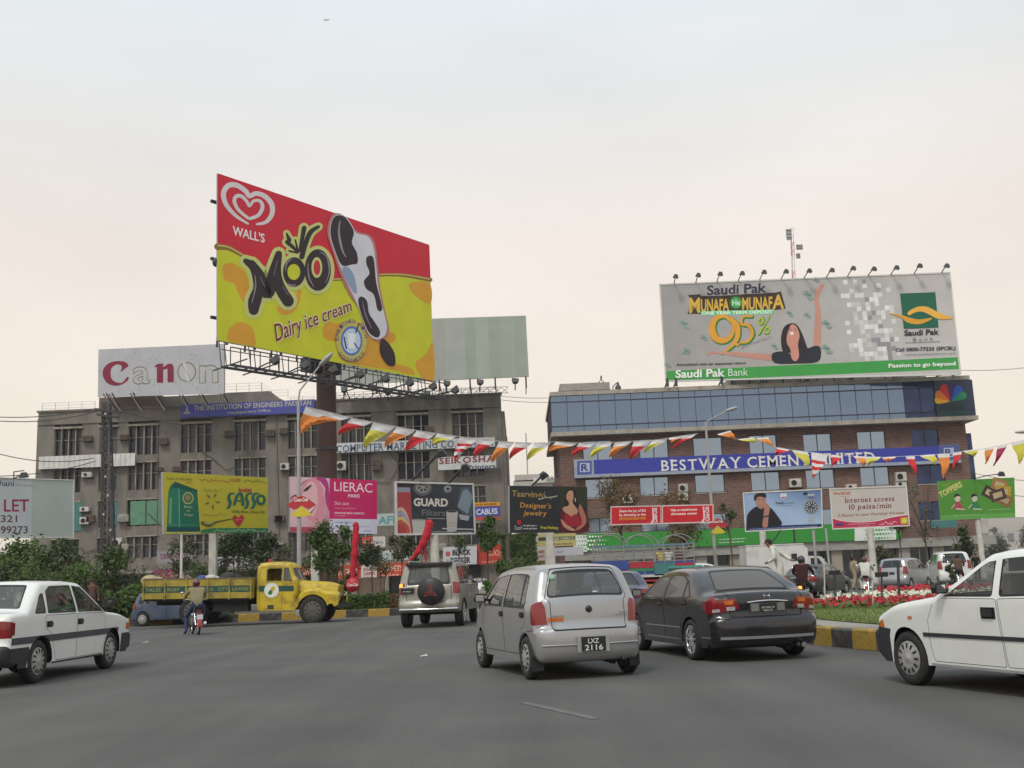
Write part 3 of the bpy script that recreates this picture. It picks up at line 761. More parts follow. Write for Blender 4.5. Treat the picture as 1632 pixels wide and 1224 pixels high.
# ================================================================ HOARDINGS AND SIGNS
M_back=mat('hoarding_back_sheet',(.35,.36,.37),.6,.2,var=.1)
M_post=mat('whitewashed_post',(.56,.55,.5),.7,var=.12,dirt=(.28,.25,.2),damt=.5)
M_postd=mat('yellowed_post',(.45,.4,.25),.7,var=.12)
M_brown=mat('rust_brown_column',(.075,.036,.03),.7,var=.25,scale=1.5,streak=4)
M_frame=mat('white_frame_strip',(.6,.6,.58),.5)
def board(name,label,TL,TR,BR,BL,Y0,Y1,t=.15,group=None,cat='billboard',frame=None,fw=.06,back=None):
    P,Q=at(*BL,Y0),at(*BR,Y1); d=Vector((Q.x-P.x,Q.y-P.y,0)).normalized(); N=Vector((d.y,-d.x,0))
    C=[onplane(*c,P,N) for c in (TL,TR,BR,BL)]
    mid=(P+Q)/2; root=thing(name,label,cat,(mid.x,mid.y,min(P.z,Q.z)),0,group)
    b=MB(); b.prism([c-N*t for c in C],N*t,back or M_back); b.build('panel',root)
    if frame:
        cen=sum(C,Vector())/4
        for a,c in zip(C,C[1:]+C[:1]):
            b=MB(); m_=(a+c)/2; inn=(cen-m_).normalized()*fw/2
            b.obox(m_+N*.022+inn*.5,(c-a)/2,N*.03,(cen-m_).normalized()*fw/2,frame); b.build('frame_strip',root)
    a=Art(P,N,Y0); a.root=root; a.C=C; a.d=d; a.Nv=N
    return root,a
def post(root,px,py,Y,w,m,z0=.15,d=None,name='post',top=None,round_=True):
    p=at(px,py,Y); b=MB()
    if round_: b.lathe((p.x,Y,z0),(0,0,1),[(0,w*.5),(p.z-z0,w*.5)],m,14)
    else: b.box(p.x-w/2,Y-w/2,z0,p.x+w/2,Y+w/2,p.z,m)
    b.box(p.x-w*.9,Y-w*.9,0.1,p.x+w*.9,Y+w*.9,z0+.12,M_conc)
    return b.build(name,root)
def floodlight(root,base,tip,s=.35,aim=(0,-.5,-1),lowered=None,arm=.03):
    """lamp on a bent arm"""
    base,tip=Vector(base),Vector(tip); b=MB(); b.tube([base,base.lerp(tip,.5)+Vector((0,0,.05)),tip],arm,M_steel,6)
    b.build('lamp_arm',root); aim=Vector(aim).normalized(); x=aim.cross(Vector((0,1,.01))).normalized(); y=x.cross(aim)
    b=MB(); pr=[]
    for k,f in ((-1,.55),(1,1.)):
        for i,j in ((-1,-1),(1,-1),(1,1),(-1,1)): pr.append(tip+aim*s*.35*k+x*s*.55*f*i+y*s*.42*f*j)
    b.add(pr,[(0,3,2,1),(4,5,6,7),(0,1,5,4),(1,2,6,5),(2,3,7,6),(3,0,4,7)],M_steel)
    b.obox(tip+aim*s*.36,x*s*.48,aim*s*.01,y*s*.36,M_back)
    return b.build('floodlight',root)
# ---- ice cream hoarding on a single column
YM0,YM1=60.0,74.0
mo,A=board('column_hoarding','huge red and yellow ice cream hoarding on one thick brown column',(347,277),(684,390),(690,606),(347,543),YM0,YM1,.12)
A.zoom(340,260,520,390,H=1224)
A.poly([(20,50),(1080,410),(1103,1089),(20,886)],'d01c36')
A.poly([(20,400),(75,412),(140,452),(200,500),(330,560),(500,582),(620,590),(820,566),(950,566),(1085,590),(1103,1089),(20,886)],'cdd024')
A.stroke([(20,418),(75,425),(140,460),(230,512),(330,548),(500,575),(620,583),(820,561),(950,561),(1084,584)],(34,20,14,12,16,22),'8c7028')
A.stroke([(20,412),(75,420),(140,455),(230,507),(330,545),(500,572),(620,580),(820,558),(950,558),(1084,580)],(6,5),'d8c070')
def blob(pts,c): A.poly(spline(pts,4,True),c)
OC = 'dca02c'
blob([(45,520),(80,498),(130,520),(165,560),(180,640),(172,690),(145,690),(120,640),(100,600),(55,585)],OC)
blob([(75,840),(100,810),(140,795),(190,820),(208,870),(205,915),(150,905),(75,890)],OC)
blob([(545,830),(570,798),(620,800),(680,790),(740,800),(800,830),(900,850),(905,890),(840,930),(860,990),(980,1020),(1000,1060),(900,1035),(780,1020),(640,985),(620,900),(560,880)],OC)
blob([(985,600),(1080,600),(1088,700),(1030,680),(990,640)],OC)
blob([(320,720),(360,700),(400,690),(420,640),(440,640),(420,720),(370,760),(330,750)],OC)
blob([(1010,1000),(1060,960),(1097,900),(1103,1085),(1040,1070)],OC)
# heart
A.stroke([(172,303),(110,262),(62,205),(50,150),(75,112),(118,112),(160,140),(180,165),(212,152),(255,165),(290,205),(292,255),(262,295),(216,306)],(10,20,26,26,24,22,24,26,22,10),'dcd6da')
A.stroke([(172,275),(125,235),(105,195),(112,168),(138,165),(165,190),(180,215),(200,190),(232,190),(245,220),(225,260),(182,278)],(14,18,20,16,14,16,20,16),'dcd6da')
A.text("WALL'S",96,358,256,398,46,'f0ecec',h1=44,bold=.02,shear=0)
# dark chocolate lettering with a pale edge
ST=[([(160,490),(200,520),(222,575),(225,630),(205,690),(200,735)],(26,46,56,56,66,50)),
      ([(190,505),(225,560),(255,630),(275,645),(295,560),(325,455)],(40,56,60,60,52,34)),
      ([(325,455),(312,530),(318,590),(340,640),(372,690)],(34,50,56,56,58))]
SP=[([(365,352),(378,385)],(8,22)),([(366,395),(395,420),(420,445)],(20,18,12)),([(452,325),(442,380),(430,440)],(24,20,14)),
      ([(525,318),(485,345),(460,400),(440,470)],(14,24,24,26)),([(408,385),(420,440)],(8,12)),([(378,440),(420,450)],(10,8))]
EDGE,CHOC = 'ccd280','2c1c22'
for pts,w in ST: A.stroke(pts,[x+38 for x in w],EDGE)
for pts,w in SP: A.stroke(pts,[x+28 for x in w],EDGE)
A.ell(402,545,74,92,EDGE,28); A.ell(520,535,84,122,EDGE,28); A.poly([(380,440),(470,430),(480,520),(400,520)],EDGE)
for pts,w in ST+SP: A.stroke(pts,w,CHOC)
A.ell(402,545,56,74,CHOC,28); A.ell(520,535,66,104,CHOC,28)
A.ell(400,545,32,40,'cdd024',24); A.ell(515,523,27,52,EDGE,24); A.ell(516,523,17,38,'c82838',20)
for pts in ([(205,560),(208,620),(190,700)],[(232,570),(255,620)],[(318,490),(300,560)],[(345,620),(372,660)],[(358,540),(365,500),(390,480)],[(560,600),(578,540),(565,470),(530,445)],[(470,500),(475,570),(500,620)],[(362,600),(385,612),(410,610)]):
    A.stroke(pts,(3,9,3),'8c8496')
A.text('Dairy ice cream',312,893,690,738,92,'7c2028',h1=62,bold=.012,outline='e8e0c0',ow=.035,up=(-.12,-.99))
# chocolate and cream bar
bar_=[(600,268),(650,262),(690,310),(712,350),(770,368),(798,420),(812,520),(822,620),(848,740),(866,820),(850,868),(800,880),(762,836),(730,740),(690,650),(648,560),(606,450),(578,350)]
cx0=sum(p[0] for p in bar_)/18; A.poly(spline([(x+(-12 if x<700 else 10),y+(-6 if y<500 else 8)) for x,y in bar_],4,True),'b87a78')
A.poly(spline(bar_,4,True),'d4d4de')
blob([(640,530),(668,520),(700,560),(715,640),(700,650),(664,590)],'8fa0c0')
blob([(600,272),(648,266),(686,312),(700,352),(690,400),(715,450),(718,500),(690,508),(640,512),(606,440),(582,350)],CHOC)
blob([(765,470),(798,476),(812,600),(842,725),(818,735),(800,660),(762,630),(750,590),(778,552),(762,505)],CHOC)
blob([(735,668),(765,690),(775,750),(800,790),(830,840),(822,872),(790,862),(760,820),(722,700)],CHOC)
A.stroke([(630,290),(625,350),(640,430),(660,470)],(4,12,4),'9a94a8'); A.stroke([(742,690),(758,760),(790,830)],(3,8,3),'7a7488')
blob([(836,880),(868,895),(902,950),(905,1010),(868,1008),(832,950)],CHOC)
# round badge
A.ell(688,888,78,104,'c8ba60',28); A.ell(688,890,54,74,'4878c0',28); A.ell(688,890,45,62,'c0d4e8',28)
A.poly([(668,850),(706,856),(704,930),(674,925)],'eef2f6'); A.stroke([(650,870),(662,930)],(7,7),'303048'); A.stroke([(725,800),(708,850)],(6,8),'303048'); A.stroke([(700,900),(722,930)],(6,6),'303048')
A.k+=1
for k,ch in enumerate('ENRICHED WITH'):
    if ch == ' ': continue
    a=R(185+k*13.5); x,y=688+66*math.cos(a),888+88*math.sin(a); A.k-=1
    ux,uy=math.cos(a),math.sin(a)*1.1; A.text(ch,x+uy*7,y-ux*9,x-uy*7,y+ux*9,17,'504878',up=(ux,uy),bold=.01)
for k,ch in enumerate('GOODNESS'):
    a=R(140-k*14); x,y=688+82*math.cos(a),890+106*math.sin(a); A.k-=1
    ux,uy=-math.cos(a),-math.sin(a)*1.1; A.text(ch,x+uy*7,y-ux*9,x-uy*7,y+ux*9,17,'504878',up=(ux,uy),bold=.01)
A.build(mo)
# column, head beam, catwalk, floodlights
pm_=at(518,590,68.5); cbx=MB(); cbx.lathe((pm_.x,68.9,.1),(0,0,1),[(0,.62),(pm_.z+.5,.62)],M_brown,28); cbx.lathe((pm_.x,68.9,at(518,716,69).z),(0,0,1),[(-.1,.70),(.1,.70)],M_steel,28)
cbx.build('column',mo)
cbx=MB(); dd,NN=A.d,A.Nv; bc=Vector((pm_.x,68.7,pm_.z+.35)); cbx.obox(bc+NN*-.4,dd*1.3,NN*.5,Vector((0,0,.45)),M_steel)
for k in range(9):
    c=A.C[3].lerp(A.C[2],(k+.5)/9)-NN*.5; t_=A.C[0].lerp(A.C[1],(k+.5)/9)-NN*.5; cbx.bar(c,t_,.14,.14,M_steel); cbx.bar(c-NN*.9,t_-NN*.2+Vector((0,0,-1)),.1,.1,M_steel)
for z in (.15,.5,.85): cbx.bar(A.C[3].lerp(A.C[0],z)-NN*.62,A.C[2].lerp(A.C[1],z)-NN*.62,.16,.16,M_steel)
cbx.build('back_frame',mo)
cw=MB(); L=(A.C[2]-A.C[3]).length; o3=A.C[3]; zc=o3.z-1.55
def cp_(t,n,z): v=A.C[3].lerp(A.C[2],t)+NN*n; v.z=z; return v
for n in (.35,1.15): cw.bar(cp_(.0,n,zc),cp_(1,n,zc),.09,.14,M_steel)
cw.bar(cp_(0,1.15,zc+1.0),cp_(1,1.15,zc+1.0),.06,.06,M_steel); cw.bar(cp_(0,.35,zc+1.0),cp_(1,.35,zc+1.0),.045,.045,M_steel)
for k in range(27):
    t=k/26; cw.bar(cp_(t,1.15,zc),cp_(t,1.15,zc+1),.05,.05,M_steel); cw.bar(cp_(t,.35,zc),cp_(t,1.15,zc),.07,.05,M_steel)
    if k % 3==0:
        zz=A.C[3].lerp(A.C[2],t).z; cw.bar(cp_(t,.1,zz),cp_(t,.35,zc),.05,.05,M_steel); cw.bar(cp_(min(1,t+.02),.1,zz),cp_(min(1,t+.02),.35,zc),.05,.05,M_steel)
        cw.bar(cp_(t,-.4,zc-.1),cp_(t,2.6,zc+.1),.06,.06,M_steel)
cw.build('catwalk',mo)
for k in range(8):
    t=.11+k*.122; p=cp_(t,2.6,zc+.25); floodlight(mo,cp_(t,1.15,zc+.1),p,.5,aim=tuple(-NN*.7+Vector((0,0,.8))),arm=.04)
b=MB(); b.ball(at(344,418,60.2),.2,.25,.28,M_steel); b.build('bracket',mo)
# ---- roof hoarding of the bank
sp_,A=board('roof_hoarding','wide grey bank hoarding with green strip on the roof of the brick building',(1051,453),(1514,434),(1531,597),(1061,608),93.5,90.3,.3,frame=M_frame,fw=.12)
A.zoom(1030,350,602,450,H=1220)
GB = 'a8a4a2'
A.poly([(55,281),(1312,230),(1362,668),(82,700)],['9c9a9a','bdbab8','c4c2c0','a09c9a'])
A.poly([(79,655),(1350,594),(1358,646),(84,700)],'3c9c48')
rn2=random.Random(12); A.k+=1
for i in range(11):
    for j in range(18):
        d=abs(i-5)/6; x=830+i*20+j*3.2; y=262-i*.8+j*19.5
        if rn2.random()>.62-d*.35 or y>600: continue
        c=rn2.choice(('dcdcda','d2d2d0','94929a' if i>4 else 'c8c6c4','e2e2e0')); A.k-=1
        A.poly([(x,y),(x+19,y-.8),(x+20.5,y+18.6),(x+1.4,y+19.4)],c)
A.k+=1
A.text('Saudi Pak',262,326,520,314,42,'2c2c44',bold=.03)
A.poly([(180,326),(235,322),(236,330),(345,328),(395,324),(560,315),(582,310),(603,386),(555,391),(395,397),(240,402),(236,408),(178,408),(184,392),(188,340)],'3a2820')
for t_,x0_,y0_,x1_,y1_,h0,h1 in (('M',186,402,232,400,66,64),('UNAFA',236,397,358,393,54,52),('MUNAF',414,388,545,386,52,55),('A',544,386,596,383,58,66)):
    A.text(t_,x0_,y0_,x1_,y1_,h0,'d8b040',h1=h1,bold=.03)
A.ell(388,359,27,27,'2c7c38'); A.ell(388,359,23,23,'48a450'); A.text('He',372,372,405,370,26,'d8ecd8',bold=.01)
A.poly([(232,396),(552,388),(550,408),(240,413)],'6cc888'); A.text('ONE YEAR TERM DEPOSIT',240,411,546,405,14,'ecf6ec',bold=.02)
for dx,dy,c,e in ((4,4,'2c7c30',6),(0,0,'e0a030',0)):
    A.stroke([(368+dx,440+dy),(340+dx,418+dy),(300+dx,428+dy),(284+dx,470+dy),(300+dx,512+dy),(338+dx,522+dy),(368+dx,500+dy),(378+dx,460+dy),(366+dx,435+dy)],(16+e,14+e,24+e,30+e,26+e,18+e,12+e,16+e),c)
    A.stroke([(366+dx,430+dy),(392+dx,460+dy),(392+dx,510+dy),(365+dx,550+dy),(322+dx,582+dy)],(18+e,24+e,20+e,12+e,3),c)
    A.stroke([(455+dx,418+dy),(418+dx,420+dy),(412+dx,452+dy),(440+dx,456+dy),(458+dx,490+dy),(440+dx,525+dy),(405+dx,532+dy)],(9+e,9+e,10+e,14+e,16+e,10+e,8+e),c)
    A.ell(392+dx,540+dy,9,6,c,12)
A.text('%',482,500,540,494,80,'3a8838',bold=.02,shear=.1); A.text('%',480,497,537,491,78,'b0b848',shear=.1)
A.text('guaranteed return',412,556,540,512,14,'8a8890',up=(0,-1))
# woman with raised arms
A.stroke([(265,578),(300,574),(400,583),(560,598)],(3,9,18,32),'c4907e'); A.stroke([(290,574),(262,588)],(4,3),'d08a78')
A.stroke([(736,560),(740,480),(742,400),(735,345),(745,310),(765,280)],(34,30,24,18,20,8),'c4907e'); A.stroke([(738,320),(732,300)],(6,4),'d08a78'); A.stroke([(750,310),(752,280)],(7,5),'d08a78')
A.poly(spline([(545,578),(600,570),(640,590),(690,560),(740,545),(755,570),(740,615),(650,622),(555,620)],3,True),'20242e')
A.poly(spline([(625,448),(650,455),(672,490),(692,545),(700,570),(670,580),(610,575),(588,565),(582,510),(595,465)],4,True),'241c24')
A.poly(spline([(608,500),(625,455),(648,462),(662,500),(655,540),(660,590),(645,612),(628,600),(622,560),(608,535)],4,True),'cc9080')
A.ell(629,492,9,7,'f0e0dc',10); A.stroke([(615,475),(625,474)],(3,3),'403030'); A.stroke([(640,476),(650,478)],(3,3),'403030')
for x,y,r in ((165,455,24),(250,512,18),(174,570,20),(700,330,26),(620,408,18),(695,415,16),(780,455,24),(780,562,26),(555,550,16),(92,630,14),(735,262,14)):
    rr=random.Random(int(x)); a=rr.uniform(-.6,.6)
    A.stroke([(x-r*.7,y+r*a),(x-r*.2,y-r*.5),(x+r*.3,y+r*.4),(x+r*.8,y-r*a)],(r*.5,r*.75,r*.6,r*.35),'8aa098'); A.stroke([(x-r*.4,y+r*a),(x+r*.1,y-r*.1),(x+r*.5,y-r*.3)],(r*.14,r*.3,r*.12),'5c7880')
A.text('Annualized rate on expected return',130,632,430,624,11,'2c2c30',bold=.02)
A.text('Saudi Pak',126,684,340,677,34,'e8f0e8',bold=.03); A.text('Bank',354,677,440,674,34,'d8ecd8')
A.text('Passion to go beyond',1046,640,1336,630,17,'e8f0e8',bold=.03)
A.poly([(1096,320),(1248,314),(1262,466),(1112,472)],'146048')
A.poly(spline([(1048,405),(1100,412),(1140,425),(1180,432),(1230,425),(1225,435),(1180,452),(1130,446),(1100,425)],4,True),'d89c30')
A.poly(spline([(1130,400),(1170,378),(1215,378),(1262,402),(1325,427),(1262,430),(1225,412),(1190,398),(1160,402),(1135,414)],4,True),'e8b048')
A.text('Saudi Pak',1114,502,1264,496,24,'20202c',bold=.03); A.text('B a n k',1152,526,1240,522,15,'707078'); A.stroke([(1118,533),(1268,527)],(2,2),'606068')
A.text('Call 0800-77225 (SPCBL)',1076,570,1336,562,15,'3c3c48',bold=.03); A.text('www.saudipakbank.com',1116,588,1338,582,11,'8c8c98',bold=.0)
A.build(sp_)
for k,(x,y) in enumerate([(1077,440),(1113,438),(1148,436),(1183,435),(1218,433),(1253,432),(1290,431),(1326,430),(1360,427),(1393,428),(1429,426),(1466,423),(1509,423)][:13]):
    t=(x-1051-(2+k*.5))/463; base=A.C[0].lerp(A.C[1],max(0,t)); tip=at(x,y,92.2-t*3 ); floodlight(sp_,base,tip,.42,aim=(-.25,-.15,-1),arm=.045)
b=MB()
for x in (1064,1078,1151,1216,1288,1360,1430,1500,1525):
    p=at(x,606-(x-1061)*.023,92.5); b.box(p.x-.1,92.6,zt,p.x+.1,92.8,p.z+.2,M_steel); b.bar((p.x,92.7,p.z),(p.x,95.5,zt),.1,.1,M_steel)
build_each(b,'support_leg',sp_)
# ---- blank hoarding and faded hoarding on the office block
bl,A=board('blank_hoarding','blank pale green hoarding on the office block roof, partly behind the ice cream hoarding',(532,513),(838,503),(843,600),(536,613),95.5,95.5,.2)
A.poly([(532,513),(838,503),(843,600),(536,613)],'a0a59e');
for x,c in ((690,'9ea09c'),(740,'93a092'),(757,'9fa79c'),(778,'949f94'),(797,'9aa498'),(818,'97a195')):
    t=(x-532)/306; A.poly([(x,508.6-(x-690)*.033),(x+19,508.2-(x-690)*.033),(x+21,605-(x-690)*.04),(x+3,605.6-(x-690)*.04)],c)
A.build(bl)
b=MB()
for x in (549,600,650,700,749,789,838):
    p=at(x,606-(x-690)*.04,95.4); b.box(p.x-.07,95.35,min(ztop,p.z-1),p.x+.07,95.5,p.z,M_steel); b.bar((p.x,95.4,p.z-.3),(p.x,99.2,ztop+.1),.08,.08,M_steel)
build_each(b,'support_leg',bl)
for x,y in ((548,622),(594,618),(712,612),(765,610),(821,608),(618,626),(680,628)): floodlight(bl,at(x,y+14,94.6),at(x,y,94.2),.55,aim=(.1,.5,.7),arm=.05)
b=MB();
for k in range(24):
    t=k/24; pA,pB=at(540+270*t,640-14*t,94.8),at(540+270*(t+1/24),640-14*(t+1/24),94.8); b.bar(pA,pB+Vector((0,0,.5)),.04,.04,M_steel); b.bar(pA+Vector((0,0,.55)),pB+Vector((0,0,.55)),.04,.04,M_steel); b.bar(pA,pB,.04,.04,M_steel); b.bar(pA+Vector((0,0,.5)),pB,.03,.03,M_steel)
b.build('lamp_truss',bl)
cn,A=board('faded_hoarding','peeling white roof hoarding whose letters have partly fallen off',(157,557),(357,548),(357,627),(156,632),97.0,93.5,.2)
A.zoom(0,540,360,270,H=1224); M_ptd=printmat()
A.poly([(712,78),(1618,37),(1620,395),(707,424)],'aeaeb4')
rr=random.Random(5); A.k+=1
for k in range(120):
    x=rr.uniform(725,1600); y=rr.uniform(90,395); s_=rr.uniform(2,7); A.k-=1
    A.poly([(x-s_,y),(x,y-s_*rr.uniform(.5,1.6)),(x+s_,y),(x,y+s_*rr.uniform(.5,1.4))],rr.choice(('888884','9c9c98','c8c8cc','7c7c84')))
for x in (860,1006,1152,1298,1444): A.k-=1; A.stroke([(x,70),(x+3,405)],(2,2),'9a9a9c')
A.k+=2
A.poly(spline([(930,195),(905,168),(860,160),(800,170),(755,205),(742,255),(765,310),(815,338),(870,335),(915,310),(932,280),(918,278),(885,315),(845,315),(808,290),(800,245),(812,205),(850,185),(880,200),(872,240),(905,215)],3,True),'7c1838')
A.text('a',960,325,1085,322,190,'6c6c60',bold=.02); A.text('a',966,322,1080,319,182,'b0b0b2',bold=-.0)
A.poly([(1112,205),(1135,182),(1180,178),(1180,205),(1215,180),(1245,180),(1256,205),(1256,315),(1212,315),(1210,215),(1180,225),(1180,318),(1134,318),(1134,205)],'7c1838')
A.ell(1350,240,68,72,'6c6c60'); A.ell(1350,240,60,64,'b2b2b4'); A.stroke([(1330,170),(1360,300)],(14,18),'c4c4c6'); A.stroke([(1310,180),(1380,290)],(4,4),'84847c')
A.text('n',1440,315,1580,312,190,'7c7c70',bold=.03); A.text('n',1446,314,1572,311,180,'b0b0b0',bold=.01)
A.build(cn)
b=MB()
for x in (163,172,206,243,282,314,348):
    p=at(x,632-(x-156)*.025,95.5); b.bar((p.x,95.6,p.z+.3),(p.x+.35,YL-.1,ztop-.3),.09,.09,M_rail); b.bar((p.x+.3,95.6,p.z+.3),(p.x+.3,YL,ztop),.09,.09,M_steel)
build_each(b,'support_leg',cn)
# ---- signs on the office block
def wallsign(name,label,tl,br,Y,m,t=.12):
    r=thing(name,label,'sign',(at(*tl,Y).x,Y,at(*br,Y).z)); b=MB(); FR(b,tl,br,Y,Y+t,m); b.build('panel',r)
    a=Art(Vector((0,Y,0)),Vector((0,-1,0)),Y); return r,a
M_bs=mat('faded_blue_sign',(.05,.06,.32),.5,var=.15)
M_ws=mat('white_sign_sheet',(.55,.57,.57),.6,var=.12,dirt=(.3,.3,.28),damt=.5)
r,A=wallsign('institution_sign','long blue sign with pale capitals under the office block parapet',(288,645),(501,657.5),YL-.5,M_bs)
A.text('THE INSTITUTION OF ENGINEERS PAKISTAN',309,654.5,496,645.5,8.3,'b4b09c',bold=.02); A.text('Headquarters Office',362,660,432,655.5,4.2,'a8a8a0',bold=.02)
A.poly([(292,660),(304,659.5),(302,656),(300,655),(300,650),(298,648),(296,650),(296,656),(293,657)],'9c9c94'); A.build(r)
r,A=wallsign('computer_shop_sign','long white sign with blue serif capitals between two storeys of the office block',(535,706.5),(789,711.5),YL-.55,M_ws)
A.text('COMPUTER MARKETING CO.',536,721,727,712.5,11.5,'3c5078',serif=True,bold=.012,gap=.03); A.text('Pvt Ltd',740,712.5,786,709.8,8,'4c5c80',bold=.01)
A.ell(528.5,714,6,7,'c0c8c0'); A.ell(528.5,714,4,4.6,'3c7068'); A.ell(528.5,714,2,2.4,'c0c8c0'); A.build(r)
r,A=wallsign('printer_brand_sign','small white sign with brown and blue lettering hanging below the long white sign',(698,729),(791,745.5),YL-.9,M_ws)
A.text('SEIKOSHA',700,739.5,789,735,9.5,'7c3038',serif=True,bold=.03,gap=.03); A.text('Printers',745,748.5,790,746,7.5,'3c4868',bold=.02); A.build(r)
M_or=mat('orange_sign_sheet',(.45,.2,.02),.6,var=.1)
r,A=wallsign('cable_shop_sign','blue sign with white capitals under an orange strip beside the filter hoarding',(755,801),(797.5,826),96.6,M_bs)
A.poly([(755,801),(797,799.5),(797,806),(755,807.5)],'c88c28'); A.words(758,806,794,804.5,3.6,'6c4c20',4); A.text('CABLES',759,820.5,793,818.5,9,'c8ccd8',bold=.03)
A.poly([(755,824),(797.5,822.5),(797.5,828),(755,829)],'b04838'); A.build(r)
# ---- roadside boards
def kites(*a): pass
tl_,A=board('to_let_board','grey white hoarding lettered LET and a telephone number, at the left edge',(-130,757),(117,765),(117,857),(-130,858),50.0,56.0,.2,frame=M_frame,fw=.05)
A.poly([(-130,757),(117,765),(117,857),(-130,858)],'bcc4c6'); A.poly([(50,763),(117,765),(117,857),(50,857.3)],'acb6b2')
A.text('Shani',-8,774,22,775,9,'304858',bold=.01); A.text('Enterprises',26,774.5,50,775,3.4,'707c80')
A.text('TO',-45,815,-8,815,22,'98285c',bold=.01); A.text('LET',6,815,46,815,20,'98285c',bold=.015)
A.text('0300',-80,832,-8,832,12,'584850',bold=.01); A.text('321',1,832,27,832,11.5,'5c3450',bold=.01); A.text('42',-40,850,-6,850,12,'5c3450'); A.text('99273',1,850,44,850,12,'5c3450',bold=.01); A.build(tl_)
post(tl_,52,857,53.8,.22,M_postd); floodlight(tl_,at(22,763,53),at(38,757,52),.35,aim=(0,.2,-1)); b=MB(); b.tube([at(22,763,53),at(22,752,53),at(38,750,52.5)],.03,M_steel,6); b.build('bracket',tl_)
# olive oil board
ol,A=board('olive_oil_hoarding','yellow hoarding with a green oil tin and heart, behind the yellow truck',(260,752),(426,761),(427,848),(262,851.5),50.0,55.5,.15)
A.zoom(240,740,380,130,H=558)
A.poly([(86,54),(800,92),(803,465),(96,475)],'c2b630')
A.poly([(345,448),(420,436),(803,436),(803,466),(340,470)],'2c7c50'); A.poly([(96,464),(340,461),(340,470),(96,475)],'c8c850')
A.poly([(108,462),(120,190),(135,145),(165,118),(318,175),(338,462)],'0c6c54'); A.poly([(165,118),(318,175),(322,190),(190,165),(150,160)],'0a5444')
A.poly([(108,462),(120,190),(150,160),(190,165),(196,462)],'1c7c60'); A.poly([(122,400),(130,230),(145,230),(140,420)],'78a468'); A.poly([(190,168),(196,168),(200,462),(193,462)],'68b090')
A.poly([(108,430),(338,432),(338,462),(108,462)],'0c4c54')
A.ell(255,232,38,42,'b8b878'); A.ell(255,232,31,34,'487c50'); A.ell(252,228,16,18,'a08058')
A.text('Extra',228,298,285,300,18,'b8c890',bold=.01); A.text('oil',245,325,268,326,18,'b8c890'); A.text('Virgin',225,352,288,354,18,'b8c890'); A.words(130,418,320,420,10,'509880',3)
A.text('Taste is the best',105,105,285,112,22,'5c7020',shear=.2); A.stroke([(240,122),(290,128)],(4,4),'b04838')
A.scrawl(330,118,560,122,24,'a84030',seed=3); A.text('100',565,120,612,122,24,'a84030',bold=.02); A.scrawl(632,122,790,126,24,'3c7038',seed=8)
A.scrawl(360,184,485,186,22,'788028',seed=5)
for k in range(5):
    a=k*72-60; x,y=420+38*math.cos(R(a)),250+42*math.sin(R(a)); A.ell(x,y,20,9,'9c9840',10,R(a)); A.ell(x,y,11,5,'686828',8,R(a))
A.scrawl(350,352,520,350,18,'6c8038',seed=6)
A.text('Insist',600,187,692,190,30,'a84030',bold=.03)
for xx,ch in ((520,'s'),(640,'s'),(686,'s')):
    A.stroke([(xx+50,200),(xx+22,204),(xx+12,232),(xx+22,262),(xx+14,292),(xx-2,302)],(10,16,20,22,18,8),'106858')
A.stroke([(570,275),(590,215),(618,205),(630,275)],(18,20,20,20),'106858'); A.stroke([(585,250),(625,250)],(10,10),'106858')
A.ell(752,243,34,38,'106858'); A.ell(752,243,14,18,'c2b630')
A.text('100% Pure Olive Oil',553,332,775,336,19,'5c7020',bold=.02)
A.stroke([(350,400),(395,412),(450,395),(560,372)],(20,36,12,5),'5c5c28'); A.stroke([(362,400),(395,403),(430,398)],(8,16,6),'a8a468')
A.poly(spline([(598,366),(575,348),(560,362),(568,390),(600,425),(630,385),(634,358),(615,346)],4,True),'b82c38'); A.words(578,385,622,378,7,'e8a0a0',5)
A.scrawl(430,462,790,462,20,'b8d4a8',seed=9)
A.build(ol); post(ol,340,850,53.5,.34,M_post,round_=False); b=MB(); p=at(288,850,51.5); b.box(p.x-.05,51.6,.2,p.x+.05,51.7,p.z,M_post); b.build('prop',ol)
# skin care board
sk,A=board('skin_care_hoarding','magenta and white skin care hoarding with a smiling face, before the brown column',(462,759.5),(600.6,766),(600.6,851),(462,848),52.0,54.5,.15)
A.zoom(440,600,380,285,H=1224)
A.poly([(95,685),(370,697),(370,1075),(95,1065)],['d8b4bc','d4c0c8','c06880','d8b8c0'])
A.poly(spline([(165,790),(190,725),(230,700),(290,690),(340,770),(355,870),(320,950),(285,995),(250,995),(205,960),(160,880),(110,850),(95,830),(130,810)],4,True),'d890a0')
A.poly(spline([(190,770),(230,720),(270,740),(285,820),(280,900),(250,960),(200,900),(175,830)],4,True),'e0b4b8')
A.poly(spline([(265,690),(340,700),(362,780),(365,920),(340,860),(330,770),(300,720)],3,True),'b03c80'); A.stroke([(300,720),(330,770),(322,810)],(6,10,5),'e0c0d0')
A.stroke([(190,785),(210,770),(240,745)],(8,22,8),'402838'); A.stroke([(165,755),(185,725),(220,705)],(4,8,3),'9c5868'); A.stroke([(98,838),(125,815),(155,830)],(6,10,4),'6c3c48')
A.stroke([(160,940),(215,945),(268,888)],(14,24,6),'b83850'); A.stroke([(175,930),(220,930),(262,893)],(6,12,4),'f0e4e4'); A.stroke([(200,850),(215,865)],(4,6),'b87080')
A.poly([(95,1030),(260,1030),(260,1068),(95,1062)],'b04860')
A.poly([(365,697),(690,712),(690,978),(365,974)],'c42064'); A.poly([(365,974),(690,978),(690,1078),(365,1073)],'cccce0')
A.text('LIERAC',397,783,658,795,66,'ecdce4',bold=.0); A.text('PARIS',492,827,570,829,22,'ecdce4',bold=.02)
